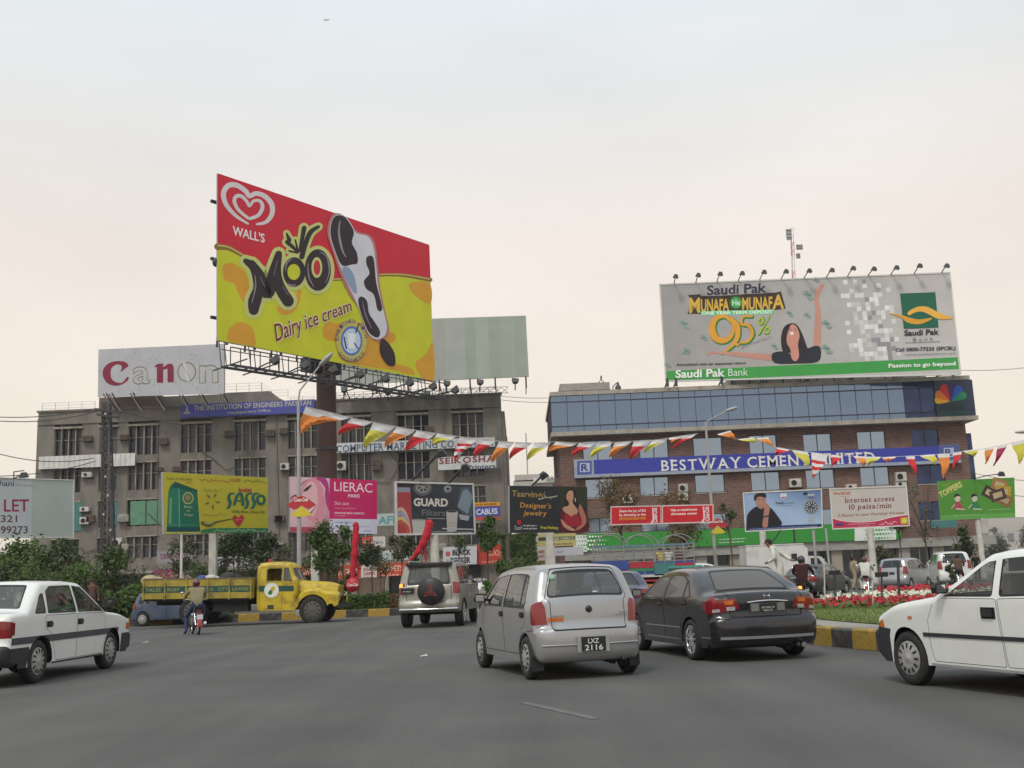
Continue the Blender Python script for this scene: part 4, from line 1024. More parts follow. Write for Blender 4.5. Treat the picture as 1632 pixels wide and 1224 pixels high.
A.text('Skin care',399,878,498,881,25,'e8c8d8'); A.text('what we perfection',400,906,545,909,13,'d890b0',bold=.01); A.text('DIRECTION MEDI COSMETICS',398,940,602,944,12,'ecd0dc',bold=.03); A.words(398,956,480,958,8,'d890b0',4)
A.words(400,1000,520,1002,8,'7c80a8',6); A.words(400,1030,520,1032,7,'9c9cb8',7); A.words(560,1030,640,1032,7,'9c9cb8',8); A.words(600,1060,650,1061,7,'5c5c80',9)
A.build(sk); post(sk,502,850,53.2,.34,M_post,round_=False); post(sk,470,850,52.4,.12,M_steel,round_=False,name='prop')
# filters board
fl,A=board('filter_hoarding','dark blue grey car filter hoarding with a white frame and red can',(630,767.6),(754,771),(757,851),(631,852.6),54.0,57.0,.15,frame=M_frame,fw=.09)
A.zoom(600,740,350,130,H=606)
A.poly([(138,130),(715,145),(730,515),(150,522)],['28282c','444850','2c3440','3c4048'])
A.poly([(146,170),(250,172),(268,518),(152,520)],'a84040'); A.poly([(146,172),(248,174),(248,208),(148,206)],'8894a4')
for rr_,c in ((1.,'c8a898'),(.82,'8c98b8'),(.64,'c8b070'),(.46,'b85048')): A.stroke([(152,520-175*rr_),(190,520-185*rr_),(228,520-110*rr_),(245-20*(1-rr_),518)],(26,26),c)
A.ell(343,178,70,56,'5c6068'); A.ell(343,172,52,42,'8c8c88'); A.ell(343,170,38,31,'3c3c40')
for k in range(6):
    a=R(k*60+20); A.stroke([(343,170),(343+32*math.cos(a),170+26*math.sin(a))],(6,9),'a09c90')
A.poly([(265,126),(420,130),(420,148),(268,146)],'383c44')
A.ell(527,185,36,34,'585c64'); A.ell(527,182,24,22,'a0a4ac'); A.ell(528,183,14,12,'30343c')
A.poly([(620,170),(690,170),(725,250),(708,390),(640,375),(596,318)],'4c5864'); A.poly([(640,195),(668,182),(715,240),(676,372),(600,315)],'7c8e98'); A.poly([(608,370),(690,385),(680,420),(620,410)],'a4a8b0')
A.text('GUARD',274,308,528,312,58,'d8d4cc',bold=.035); A.text('Filters',334,381,508,384,48,'6c6c74',bold=.02)
A.poly([(260,412),(362,414),(352,522),(270,522)],'b4b4b0'); A.ell(311,412,51,6,'8c8c88'); A.poly([(515,352),(602,352),(592,500),(524,500)],'b8b4b0'); A.ell(559,351,44,9,'84807c'); A.ell(559,350,34,6,'2c2c30')
A.text('Guard',532,440,588,441,13,'a06860'); A.words(536,460,580,460,6,'70707c',3)
A.stroke([(490,478),(715,484)],(10,10),'b0b0b0',smooth=False); A.stroke([(370,402),(510,404)],(5,5),'a4a4a8',smooth=False); A.words(380,504,560,506,9,'a8a8ac',5); A.words(600,506,715,508,8,'a8a8ac',6)
A.build(fl); post(fl,692,852,55.6,.45,M_post,name='post')
for x0_,y0_,x1_,y1_ in ((657,765,700,722),(716,769,738,745)): b=MB(); b.tube([at(x0_,y0_,55),at(x1_,y1_,53.6)],.06,M_steel,6); b.build('lamp_arm',fl); floodlight(fl,at(x1_,y1_,53.6),at(x1_+3,y1_,53.5),.45,aim=(.2,.5,-.8))
# jewellery board
jw,A=board('jewellery_hoarding','black jewellery hoarding with gold lettering and a woman in a red dress',(812,774),(935.6,776),(936,848),(812.6,849.5),56.0,58.5,.15)
A.zoom(780,600,400,300,H=1224)
A.poly([(130,710),(635,718),(637,1012),(133,1018)],'23262a'); A.poly([(450,716),(635,718),(637,850),(460,850)],'28301c')
A.text('Taarvingo',145,778,365,790,40,'9c8450',bold=.02,shear=.1); A.scrawl(320,800,438,782,40,'b8b0a0',seed=4)
A.text("Designer's",195,852,400,858,34,'c8923c',serif=True,shear=.15,bold=.01); A.text('Jewelry',218,903,372,906,34,'c8923c',serif=True,shear=.15,bold=.01)
A.ell(192,948,14,16,'b02030'); A.text('Taash',160,998,212,996,28,'c0c0c0',shear=.15); A.words(220,974,308,975,10,'c8c8c8',3); A.words(220,993,308,994,10,'c8c8c8',4)
A.text('Free Parking',332,990,446,992,18,'b8b030',bold=.03)
A.poly(spline([(455,960),(462,880),(500,838),(560,830),(610,860),(638,900),(638,1010),(470,1010)],3,True),'58141c')
A.poly(spline([(520,730),(545,728),(565,760),(575,820),(580,850),(500,850),(492,790),(500,745)],3,True),'1c1414')
A.poly(spline([(500,770),(515,745),(540,745),(545,785),(540,820),(560,850),(575,880),(540,920),(515,905),(478,870),(480,850),(512,840),(515,818),(502,800)],3,True),'c09078')
A.poly(spline([(585,830),(610,870),(630,940),(600,985),(560,1000),(575,975),(600,940),(580,880)],3,True),'b0705c'); A.poly(spline([(462,930),(480,975),(520,1000),(560,1000),(520,975),(480,940)],3,True),'c09078')
A.poly(spline([(500,890),(530,910),(560,895),(595,930),(590,970),(520,975),(480,935)],3,True),'981c2c'); A.stroke([(512,775),(522,776)],(3,3),'301c18'); A.stroke([(515,802),(524,803)],(4,4),'a02028'); A.stroke([(556,790),(558,815)],(4,5),'d0d4c8')
A.build(jw); post(jw,875,849,57.2,.34,M_post,round_=False)
b=MB(); b.tube([at(848,774,57),at(865,757,56)],.05,M_steel,6); b.build('lamp_arm',jw); floodlight(jw,at(865,757,56),at(866,757,56),.4,aim=(.4,.5,-.6))
# watch board
wt,A=board('watch_hoarding','pale blue wristwatch hoarding with a dark-haired man in black',(1184,785.5),(1309.5,779.5),(1311,841),(1188,847.5),70.0,69.0,.15,frame=M_frame,fw=.07)
A.zoom(1150,600,482,360,H=1219)
A.poly([(115,628),(540,608),(546,818),(130,838)],['90a8c8','4c6898','a4bcd8','8ca4c8']); A.poly([(130,812),(545,795),(546,818),(131,838)],'1c2850')
A.words(150,828,520,810,6,'8898b8',4)
A.poly(spline([(135,800),(140,745),(180,705),(215,700),(260,705),(300,750),(325,802),(230,812),(138,815)],3,True),'14141e')
A.poly(spline([(180,650),(200,640),(235,640),(240,680),(225,710),(205,712),(185,690)],3,True),'a87c6c'); A.poly(spline([(175,664),(178,640),(205,629),(236,632),(241,652),(232,654),(208,648),(190,655),(183,672)],3,True),'14101a')
A.stroke([(235,690),(245,710),(240,750),(235,802)],(22,30,28,30),'a87868'); A.stroke([(240,700),(238,680)],(8,6),'a87868'); A.stroke([(228,758),(252,752)],(9,9),'38383c')
A.stroke([(192,664),(205,663)],(3,3),'30201c'); A.stroke([(218,663),(232,662)],(3,3),'30201c'); A.stroke([(200,696),(216,696)],(3,3),'6c3c38')
A.poly([(316,632),(352,631),(352,648),(334,664),(317,650)],'c8d0d8'); A.poly([(322,650),(348,649),(334,660)],'b03838'); A.text('TAG',289,690,334,689,12,'14141c',bold=.03); A.text('WATCHES',336,689,390,687,10,'50607c'); A.stroke([(300,699),(385,695)],(2,2),'6878a0')
A.ell(484,704,42,40,'889098'); A.ell(484,704,33,32,'1c2028'); A.ell(484,704,26,25,'3c4450')
for k in range(12):
    a=R(k*30); A.stroke([(484+20*math.cos(a),704+19*math.sin(a)),(484+31*math.cos(a),704+30*math.sin(a))],(4,4),'d0d4d8')
for x,y in ((474,694),(495,700),(484,716)): A.ell(x,y,6,6,'8c9098',10)
for y0_ in (636,650,752,766,780): A.poly([(464,y0_),(500,y0_-2),(502,y0_+8),(466,y0_+10)],'a8b0bc' if y0_ != 650 else '687080')
A.poly([(440,626),(464,625),(464,637),(440,638)],'20242c')
A.build(wt); post(wt,1215,846,69.8,.42,M_post,z0=.1)
b=MB(); b.tube([at(1265,843,69.5),at(1267,870,69.5)],.06,M_steel,6); b.tube([at(1244,845,69.5),at(1228,868,69.5)],.05,M_steel,6); b.build('brace',wt)
# internet board
it,A=board('internet_hoarding','white hoarding lettered internet access ten paisa with a pink foot',(1322,779),(1445,774),(1450,838),(1327,843.6),68.5,67.0,.35,frame=M_frame,fw=.07)
A.zoom(1150,600,482,360,H=1219)
A.poly([(584,608),(1000,590),(1015,805),(600,825)],'bcb6b0')
A.poly(spline([(597,768),(660,778),(740,786),(830,782),(920,762),(1012,745),(1015,805),(600,825),(598,790)],4,True) if False else [(597,762),(640,774),(700,782),(760,783),(840,776),(920,756),(1012,742),(1015,805),(600,825)],'b02c4c')
A.stroke([(597,764),(640,776),(700,784),(760,785),(840,778),(920,758),(1012,744)],(3,4),'e8dcdc')
A.text('WorldCall',600,640,694,635,16,'b05828',bold=.04); A.words(640,650,692,648,5,'b08858',3)
A.text('Internet access',664,682,932,671,28,'70202c',serif=True,bold=.015,gap=.02); A.text('10 paisa/min',686,718,918,708,28,'70202c',serif=True,bold=.015,gap=.02)
A.text('A Reason to have Worldcall Wireless',626,758,985,742,16,'8c5030',shear=.2,bold=.01)
A.poly([(616,793),(660,791),(660,805),(616,807)],'4c3878'); A.words(686,800,830,795,6,'d8a0ac',3); A.words(740,808,800,806,4,'d8a0ac',8); A.scrawl(850,800,945,796,16,'ecd0d8',seed=2)
A.poly([(966,762),(1004,759),(1006,794),(968,796)],'b8a828'); A.ell(986,778,13,12,'d0c858',12)
A.build(it); post(it,1386,842,67.8,.42,M_post,z0=.1)
# snack board
sn,A=board('snack_hoarding','green snack hoarding with two cartoon children and brown packets',(1494,767),(1616.6,761),(1618,824.5),(1498.6,829),68.5,67.5,.15)
A.zoom(1150,600,482,360,H=1219)
A.poly([(1165,565),(1580,545),(1585,760),(1180,776)],'4c8a30'); A.poly([(1180,750),(1584,736),(1585,760),(1181,776)],'5c9c48')
A.text('TOPPERS',1182,655,1300,592,32,'c8c078',bold=.03,up=(-.4,-.9)); A.text('snack',1195,595,1230,585,16,'b08838')
for x,hc,bc_ in ((1273,'c8b8a8','a04850'),(1365,'b8b8a8','2c7848')):
    A.poly(spline([(x-18,716),(x-10,678),(x+12,676),(x+30,714)],3,True),bc_); A.ell(x,658,16,19,hc,14); A.poly(spline([(x-17,655),(x-14,635),(x+5,634),(x+18,648),(x,645)],3,True),'20181c')
    A.stroke([(x-8,714),(x+40,718)],(8,6),hc); A.stroke([(x-14,690),(x-34,712)],(6,4),hc)
for (x,y,a,c) in ((1450,630,.5,'3c2c28'),(1500,585,.3,'9c7040'),(1520,620,.1,'b09030'),(1525,665,.5,'8c6038'),(1490,640,-.3,'48382c')):
    w_,h_=42,30; q=[(x+(i*w_)*math.cos(a)-j*h_*math.sin(a),y+i*w_*math.sin(a)+j*h_*math.cos(a)) for i,j in ((-1,-1),(1,-1),(1,1),(-1,1))]; A.poly(q,c)
    q=[(x+(i*w_)*.6*math.cos(a)-j*h_*.5*math.sin(a),y+i*w_*.6*math.sin(a)+j*h_*.5*math.cos(a)) for i,j in ((-1,-1),(1,-1),(1,1),(-1,1))]; A.poly(q,'b8a480')
A.words(1440,722,1560,716,6,'90b878',4); A.words(1250,755,1390,748,7,'90b878',5)
A.build(sn); post(sn,1558,827,68.2,.34,M_post,z0=.1); floodlight(sn,at(1553,763,68),at(1596,755,66.5),.35,aim=(0,.4,-1)); floodlight(sn,at(1553,763,68),at(1553,754,67),.1,aim=(0,.4,-1))
# ---- shop signs at the foot of the office block
M_carp=mat('orange_red_sign',(.42,.075,.035),.6,var=.12)
def shopsign(name,label,x0,y0,x1,y1,Y,bgc,items,m=M_ws,group=None):
    r=thing(name,label,'sign',(at(x0,y0,Y).x,Y,at(x1,y1,Y).z),0,group); b=MB(); FR(b,(x0,y0),(x1,y1),Y,Y+.15,m)
    za_=at(x1,y1,Y).z; xa_,xb_=at(x0,y0,Y).x,at(x1,y1,Y).x
    if za_>.5 and False: pass
    b.build('panel',r); a=Art(Vector((0,Y,0)),Vector((0,-1,0)),Y); s=.04*(x1-x0)
    a.poly([(x0,y0+0),(x1,y0-s),(x1,y1-0),(x0,y1+s)],bgc) if False else None
    a.rect_=(x0,y0,x1,y1)
    items(a); a.build(r); return r
def flat(a,c):
    x0,y0,x1,y1=a.rect_; s=.04*(x1-x0); a.poly([(x0,y0),(x1,y0-s),(x1,y1),(x0,y1+s)],c)
YS=93.5
def it1(a): flat(a,'b84c34'); a.text('CARPETS',482,915,503,914,9,'dcb8a8',bold=.04)
shopsign('carpet_shop_sign','orange red carpet shop sign seen just right of the truck cab roof',474,901,504,916,YS,0,it1)
def it2(a): flat(a,'b44830'); a.text('AFGHAN',539,917,572,915,10,'dcb8a8',bold=.02)
shopsign('carpet_shop_sign','orange red carpet shop sign behind the left red cloth pole',536,901,575,922,YS,0,it2)
def it3(a): flat(a,'c4bcb8'); a.text('RAZAQUE',579,910,598,909.2,5,'983c34',bold=.04); a.text('CARPETS',579,917,598,916.2,5,'983c34',bold=.04); a.words(579,921,597,920,2,'784c48',3)
shopsign('carpet_shop_sign','small white carpet shop sign with two lines of red capitals',575.5,901,600.5,920,YS-.2,0,it3)
def it4(a): flat(a,'b84830'); a.text('CARPETS',604,911,642,909.5,9,'dcb8a8',bold=.02); a.words(606,918,636,917,3,'dcb0a0',3)
shopsign('carpet_shop_sign','orange red carpet shop sign just left of the silver four-wheel drive',601,898,648,917,YS,0,it4)
def it5(a): flat(a,'b4b8b4'); a.text('DE SUN SHINE INTERIORS',578,891,670,887,8.5,'70908c',bold=.01)
shopsign('interiors_shop_sign','long whitish sign with pale green capitals above the carpet signs',575,879,675,891,YS+.5,0,it5)
def it6(a): flat(a,'b44438'); a.poly([(594,855.3),(614,854.5),(614,871),(594,872)],'c0bcb8'); a.text('Rug',580,867,593,866,6,'dcc0b8'); a.text('Home',597,867,611,866,6,'5c5c64')
shopsign('rug_shop_sign','small red and white sign low between the skin care and filter hoardings',577,856,614,871,YS+.5,0,it6)
def it7(a): flat(a,'a8b4b0'); a.text('AFI',603,835,629,834,12,'4c8c90',bold=.03)
shopsign('whitish_shop_sign','whitish sign with teal capitals between the skin care and filter hoardings',601,819,630,837,YS+1.5,0,it7)
def it8(a): flat(a,'bcbcc0'); a.ell(714,883,4,4.5,'b05050',12); a.text('BLACK',721,885,751,883.8,8.5,'20202c',bold=.05); a.text('&',711,896,716,896,5,'5c5c70'); a.text('DECKER',718,898,750,896.6,9,'20202c',bold=.05)
shopsign('tool_shop_sign','white sign with bold black capitals behind the roof of the silver four-wheel drive',706,872,760,899,90.5,0,it8)
def it9(a): flat(a,'ac3c30'); a.text('RUGS',776,886,800,885,9,'d8a48c',bold=.01,shear=.2); a.words(768,897,800,896,3,'c89080',2)
shopsign('carpet_shop_sign','plain red sign right of the white sign with bold black capitals',760,869,807,898,90.8,0,it9)
def it10(a): flat(a,'b05440'); a.text('CARPETS',815,884,852,882.5,7,'d8b8ac',bold=.03)
shopsign('carpet_shop_sign','faded red carpet sign below the black jewellery hoarding',811,873,855,887,88,0,it10)
def it11(a): flat(a,'c0b8b4'); a.text('HAMID',857,882,868,881.6,5,'983c34',bold=.04); a.text('CARPETS',857,889,868,888.6,4,'983c34',bold=.04)
shopsign('carpet_shop_sign','narrow white sign with red capitals left of the post of the jewellery hoarding',855.5,875,869,893,87.6,0,it11)
def it12(a): flat(a,'a89c58'); a.text('MARBLE',816,899,840,898,6,'985c30',bold=.02); a.words(842,899,866,898,4,'985c30',5)
shopsign('olive_shop_sign','low yellowish sign with brown lettering above the roof of the silver hatchback',812,889,869,904,88,0,it12)
def it13(a): flat(a,'b4ac70'); a.poly([(858,856.5),(916,854.2),(916,860),(858,862.4)],'3c4438'); a.text('HABIB FABRICS',876,861,914,859.4,4.5,'b8bc90',bold=.02); a.words(872,869,912,867.4,3,'6c4430',3)
shopsign('fabric_shop_sign','pale yellow sign with a dark strip right below the jewellery hoarding',857,852,918,869,86,0,it13)
def it14(a): flat(a,'b4b4bc'); a.text('SHOP',887,882,897,881.6,4,'5c5c64')
shopsign('blank_shop_sign','nearly blank white sign with a dark corner over a dark doorway',883,873,930,884,86,0,it14)
def it15(a): flat(a,'8c848c'); a.text('CIGAANI',256,891,288,888,8,'784858',bold=.04)
shopsign('greyish_shop_sign','weathered grey white sign with maroon capitals left of the olive oil hoarding post',250,879,306,896,YS-1,0,it15)
def it16(a): flat(a,'982c68'); a.text('SHADI & HOUSE',248,921,284,919.6,5,'d09888',bold=.02); a.words(268,914,284,913.4,2.5,'d09888',3)
shopsign('magenta_shop_sign','magenta sign above the rear of the yellow truck bed',245,908,287,923,YS-1,0,it16)
def it17(a): flat(a,'a8a098'); a.words(290,914,303,913.4,2.5,'786860',3); a.words(290,919,303,918.4,2.5,'786860',4)
shopsign('beige_shop_sign','small beige sign right beside the magenta sign',288,907,305,922,YS-1,0,it17)
def it18(a): flat(a,'b0b0b8'); a.text('FURNITURE',352,899,388,897.4,6,'787880');
shopsign('furniture_shop_sign','pale grey sign between the olive oil hoarding post and the truck cab',347,888,400,903,YS,0,it18)
def it19(a): flat(a,'306858'); a.text('GALLERY',1488,838,1522,836.6,5,'7cb8a8',bold=.02)
# ================================================================ VEHICLES
def paint(name,rgb,metal=0.,rough=.32,dirt=None,damt=.3):
    return mat(name,rgb,rough,metal,var=.05,scale=1.5,coat=.45,dirt=dirt or (.25,.23,.2),dscale=1.4,damt=damt,bump=0)
G_clear=glassmat('car_glass',(.70,.74,.72))
G_tint=glassmat('tinted_car_glass',(.45,.48,.48))
def dusty(name,tint,dust,amt):
    m=glassmat(name,tint); n=m.node_tree; L=n.links; o=[x for x in n.nodes if x.type == 'OUTPUT_MATERIAL'][0]
    src=o.inputs[0].links[0].from_socket; d=n.nodes.new('ShaderNodeBsdfDiffuse'); d.inputs[0].default_value=(*dust,1)
    mx=n.nodes.new('ShaderNodeMixShader'); mx.inputs[0].default_value=amt; L.new(src,mx.inputs[1]); L.new(d.outputs[0],mx.inputs[2]); L.new(mx.outputs[0],o.inputs[0]); return m
G_dust=dusty('dusty_car_glass',(.07,.075,.08),(.19,.18,.17),.55)
G_dust2=dusty('hazy_car_glass',(.5,.53,.52),(.3,.31,.3),.2)  # pale grey film; on the silver hatchback it stands in for reflection
P_white=paint('white_car_paint',(.72,.73,.70),damt=.15); P_silver=paint('silver_car_paint',(.36,.36,.365),.5,.32,damt=.15); P_charc=paint('charcoal_car_paint',(.022,.021,.024),.25,.2,damt=.06)
P_beige=paint('beige_silver_paint',(.30,.288,.25),.4,.35); P_blue=paint('blue_grey_car_paint',(.07,.10,.17),.4,.35); P_dblue=paint('dark_blue_car_paint',(.035,.045,.09),.5,.3)
P_grey=paint('silver_grey_car_paint',(.36,.37,.39),.5,.35); P_dkg=paint('dark_green_grey_paint',(.05,.055,.05),.5,.35)
M_chrome=mat('chrome',(.7,.7,.72),.12,1.,var=.05); M_alloy=mat('wheel_alloy',(.75,.75,.76),.25,.8,var=.1)
M_cap=mat('wheel_cover_plastic',(.38,.375,.36),.45,.3,var=.1,dirt=(.15,.13,.11),damt=.4,dscale=5)
M_redl=mat('red_lamp_lens',(.22,.008,.012),.12,var=.25,scale=14,coat=.6); M_oral=mat('orange_lamp_lens',(.55,.14,.015),.15,var=.2,scale=14,coat=.5); M_clr=mat('clear_lamp_lens',(.5,.5,.5),.12,.5,var=.25,scale=14,coat=.5)
M_gap=mat('panel_gap',(.008,.008,.01),.9,var=0); M_seal=mat('rubber_seal',(.012,.012,.014),.6,var=.1)
M_seat=mat('seat_fabric',(.16,.16,.165),.9,var=.15); M_inr=mat('cabin_trim',(.07,.07,.075),.8); M_plate=mat('black_plate',(.012,.012,.014),.5,var=0); M_under=mat('underbody',(.012,.012,.012),.9,var=.3)
E_brake=emit('lit_brake_lamp',(1.,.25,.04),2.2)
def sm(t): t=min(1,max(0,t)); return t*t*(3-2*t)
def inpoly(x,y,P):
    c=False; j=len(P)-1
    for i in range(len(P)):
        xi,yi=P[i]; xj,yj=P[j]
        if (yi>y) != (yj>y) and x<(xj-xi)*(y-yi)/(yj-yi)+xi: c=not c
        j=i
    return c
def rnd(P,r,n=3):
    o=[]; N=len(P)
    for i in range(N):
        a,b,c=Vector(P[i-1]),Vector(P[i]),Vector(P[(i+1) % N]); u,v=(a-b),(c-b)
        d=min(r,u.length*.45,v.length*.45); u.normalize(); v.normalize(); p,q=b+u*d,b+v*d
        for k in range(n+1):
            t=k/n; o.append(tuple(p*(1-t)**2+b*2*t*(1-t)+q*t*t))
    return o
def dens(P,h,closed=True):
    o=[]; n=len(P)
    for i in range(n if closed else n-1):
        a,b=Vector(P[i]),Vector(P[(i+1) % n]); k=max(1,int(math.ceil((b-a).length/h)))
        o+=[tuple(a.lerp(b,j/k)) for j in range(k)]
    if not closed: o.append(tuple(P[-1]))
    return o
def shrink(P,d):
    """inward offset of a simple outline"""
    A_=sum(P[i-1][0]*P[i][1]-P[i][0]*P[i-1][1] for i in range(len(P))); s=1 if A_>0 else -1; o=[]
    for i in range(len(P)):
        a,b,c=Vector(P[i-1]),Vector(P[i]),Vector(P[(i+1) % len(P)]); u,v=(b-a).normalized(),(c-b).normalized()
        n=Vector((-u.y-v.y,u.x+v.x))*s; n=n.normalized() if n.length>1e-6 else Vector((-u.y,u.x))*s
        o.append(tuple(b+n*d/max(.5,math.sqrt(max(.25,(1+u.dot(v))/2)))))
    return o
class Body:
    def __init__(s,prof,W,H,zb,th=.2,kr=.1,kf=.16,crown=.03,r=.07,h=.06,tf=.08,tr=.06,tuck=.05):
        P=[]
        for i, p in enumerate(prof):                     # corners are doubled points
            P.append((p[0],p[1]))
        q=spline(P,6); S=[q[0]]
        for p in dens(q,h,False)[1:]:
            if math.dist(p,S[-1])>h*.45: S.append(p)
        s.S=[Vector(p) for p in S]; s.W,s.H,s.zb,s.th,s.kr,s.kf,s.crown,s.r,s.h=W/2,H,zb,th,kr,kf,crown,r,h
        s.tf,s.tr,s.tuck=tf,tr,tuck; s.x0=min(p.x for p in s.S); s.x1=max(p.x for p in s.S)
        s.n=[]
        for i in range(len(s.S)):
            d=(s.S[min(i+1,len(s.S)-1)]-s.S[max(i-1,0)]).normalized(); s.n.append(Vector((-d.y,d.x)))
        s.I=[p-n*r for p,n in zip(s.S,s.n)]
        s.len=[0.]
        for a,b in zip(s.S,s.S[1:]): s.len.append(s.len[-1]+(b-a).length)
        s.parts={}
    def w(s,x,z):
        t=max(0,(z-s.zb)/(s.H-s.zb)); u=max(0,(s.zb-z)/s.zb); f=1-s.th*t**1.15-s.tuck*u**2.2
        L=s.x1-s.x0; a=max(0,(x-(s.x0+L*.6))/(L*.4)); b=max(0,((s.x0+L*.42)-x)/(L*.42))
        return s.W*f*(1-s.tf*a*a-s.tr*b*b)
    def map(s,x,z,q,side=1):
        y=q*s.w(x,z); aq=abs(q)**2.6
        X=x+s.kr*aq*sm((s.x0+.75-x)/.75)-s.kf*aq*sm((x-s.x1+.8)/.8)
        Zz=z-s.crown*q*q*sm((z-.5)/.4)
        return Vector((X,y,Zz))
    def sp(s,u):
        u=min(max(u,0),s.len[-1]); lo,hi=0,len(s.len)-1
        while hi-lo>1:
            m=(lo+hi) // 2
            if s.len[m]<=u: lo=m
            else: hi=m
        t=(u-s.len[lo])/max(1e-9,s.len[hi]-s.len[lo]); return s.S[lo].lerp(s.S[hi],t)
    def s_of(s,x,z):
        best=min(range(len(s.S)),key=lambda i: (s.S[i]-Vector((x,z))).length); return s.len[best]
    def emit(s,name,m,V,F):
        d=s.parts.setdefault(name,MB()); b=len(d.v); d.v+=V; k=d.mi(m)
        for f in F: d.f.append([b+i for i in f]); d.m.append(k); d.c.append(None); d.sm.append(True)
    def cdt(s,outline,regs,h,fmap,tag,flip=False,oedge=None):
        """regs: (name, material, polygon, inset)"""
        V,E=[],[]; xs=[p[0] for p in outline]; ys=[p[1] for p in outline]
        def loop(P):
            b=len(V); V.extend(Vector(p) for p in P); n=len(P); E.extend((b+i,b+(i+1) % n) for i in range(n))
        loop(outline)
        for rg in regs: loop(dens(rg[2],h))
        x=min(xs)+h/2
        while x<max(xs):
            y=min(ys)+h/2
            while y<max(ys):
                if inpoly(x,y,outline): V.append(Vector((x,y)))
                y+=h
            x+=h
        vo,eo,fo,*_=delaunay_2d_cdt(V,E,[],0,1e-4)
        byr={}
        for f in fo:
            c=(vo[f[0]]+vo[f[1]]+vo[f[2]])/3
            if not inpoly(c.x,c.y,outline): continue
            k=-1
            for i,rg in enumerate(regs):
                if inpoly(c.x,c.y,rg[2]): k=i
            byr.setdefault(k,[]).append(f)
        for k,fs in byr.items():
            nm,m,ins=('body',s.paint,0) if k<0 else (regs[k][0],regs[k][1],regs[k][3] if len(regs[k])>3 else 0)
            if m is None: continue
            idx={}; vv=[]; ff=[]
            for f in fs:
                g=[]
                for i in (reversed(f) if flip else f):
                    if i not in idx: idx[i]=len(vv); vv.append(fmap(vo[i].x,vo[i].y,ins))
                    g.append(idx[i])
                ff.append(g)
            s.emit(nm+(tag if k>=0 and nm[0] != '=' else ''),m,vv,ff)
def build_car(root,B,paint_,side,strip,rounds,wheels,glass,archR=.0,bottom=.2,low=None,hs=None,seats=((.25,.38),(.25,-.38)),rear_seat=-.75,wheel_style='cover',R_=.28,tw=.17,track=None,interior=True,archm=None,steer=1,seatm=None):
    """side: regions in (x,z); strip: regions ((x,z),v) over bonnet, roof and tail; rounds: (z0,z1,'r'|'f', name, mat)"""
    B.paint=paint_; hs=hs or B.h*1.6
    I=[tuple(p) for p in B.I]; aR=archR or R_*1.18
    bot=[]; zb_=bottom; xf_,xr_=wheels
    def arch(cx):
        o=[]; zc=R_; a0=math.asin(min(1,max(-1,(zb_-zc)/aR)))
        for k in range(15):
            a=a0+(math.pi-2*a0)*k/14; o.append((cx+aR*math.cos(a),zc+aR*math.sin(a)))
        return o
    bot=[(I[-1][0]-.03,zb_)]+dens([(I[-1][0]-.03,zb_),(xf_+aR+.02,zb_)],hs,False)[1:-1]+arch(xf_)+dens([(xf_-aR-.02,zb_),(xr_+aR+.02,zb_)],hs,False)[1:-1]+arch(xr_)+dens([(xr_-aR-.02,zb_),(I[0][0]+.03,zb_)],hs,False)[1:-1]+[(I[0][0]+.03,zb_)]
    outline=I+bot
    for sg,tg in ((1,'#L'),(-1,'#R')):
        B.cdt(outline,side,hs,lambda x,z,ins,sg=sg: B.map(x,z,sg*(1-ins/B.w(x,z))),tg,flip=(sg>0))
    # rounded shoulder between side and top/ends
    K=4; n=len(B.S)
    for sg,tg in ((1,'#L'),(-1,'#R')):
        rows=[]
        for i in range(n):
            row=[]
            for k in range(K+1):
                ph=math.pi/2*k/K; p=B.I[i]+B.n[i]*B.r*math.sin(ph); w_=B.w(p.x,p.y); row.append(B.map(p.x,p.y,sg*(1-B.r/w_*(1-math.cos(ph)))))
            rows.append(row)
        for i in range(n-1):
            nm,m = 'body',paint_; c=(B.S[i]+B.S[i+1])/2
            for (z0,z1,end,rn_,rm) in rounds:
                if z0<=c.y<=z1 and ((end == 'r' and c.x<B.x0+.55) or (end == 'f' and c.x>B.x1-.6) or end == 'a'): nm,m=rn_+(tg if rn_ != 'body' else ''),rm
            V=[v for k in range(K+1) for v in (rows[i][k],rows[i+1][k])]
            F=[(2*k,2*k+1,2*k+3,2*k+2) if sg<0 else (2*k,2*k+2,2*k+3,2*k+1) for k in range(K)]
            B.emit(nm,m,V,F)
    # top strip
    Wd=B.W; ol=[(l,-Wd) for l in B.len]+dens([(B.len[-1],-Wd),(B.len[-1],Wd)],hs,False)[1:-1]+[(l,Wd) for l in reversed(B.len)]+dens([(B.len[0],Wd),(B.len[0],-Wd)],hs,False)[1:-1]
    def fm(u,y,ins):
        p=B.sp(u); w_=B.w(p.x,p.y); i=min(range(0,1),key=lambda _: 0)
        q=y/Wd*(1-B.r/w_)
        if ins:
            a,b=B.sp(u-.01),B.sp(u+.01); d=(b-a).normalized(); p=p-Vector((-d.y,d.x))*ins
        return B.map(p.x,p.y,q)
    regs=[]
    for rg in strip:
        P=[(B.s_of(x,z),v*Wd) for (x,z),v in rg[2]]; P=rnd(P,rg[4] if len(rg)>4 else .0) if len(rg)>4 and rg[4] else P
        if rg[0][-1:] == '+':                             # mirrored pair
            regs.append((rg[0][:-1] + '#L',rg[1],P,rg[3])); regs.append((rg[0][:-1] + '#R',rg[1],[(a,-b) for a,b in P],rg[3]))
        else: regs.append((rg[0] + '#C',rg[1],P,rg[3]))
    B.cdt(ol,regs,hs,fm,'')
    # underside
    ub=MB(); x0,x1=B.x0+.12,B.x1-.15; ww=B.W-.08
    ub.box(x0+.3,-ww+.12,bottom+.01,x1-.35,ww-.12,bottom+.03,M_under)
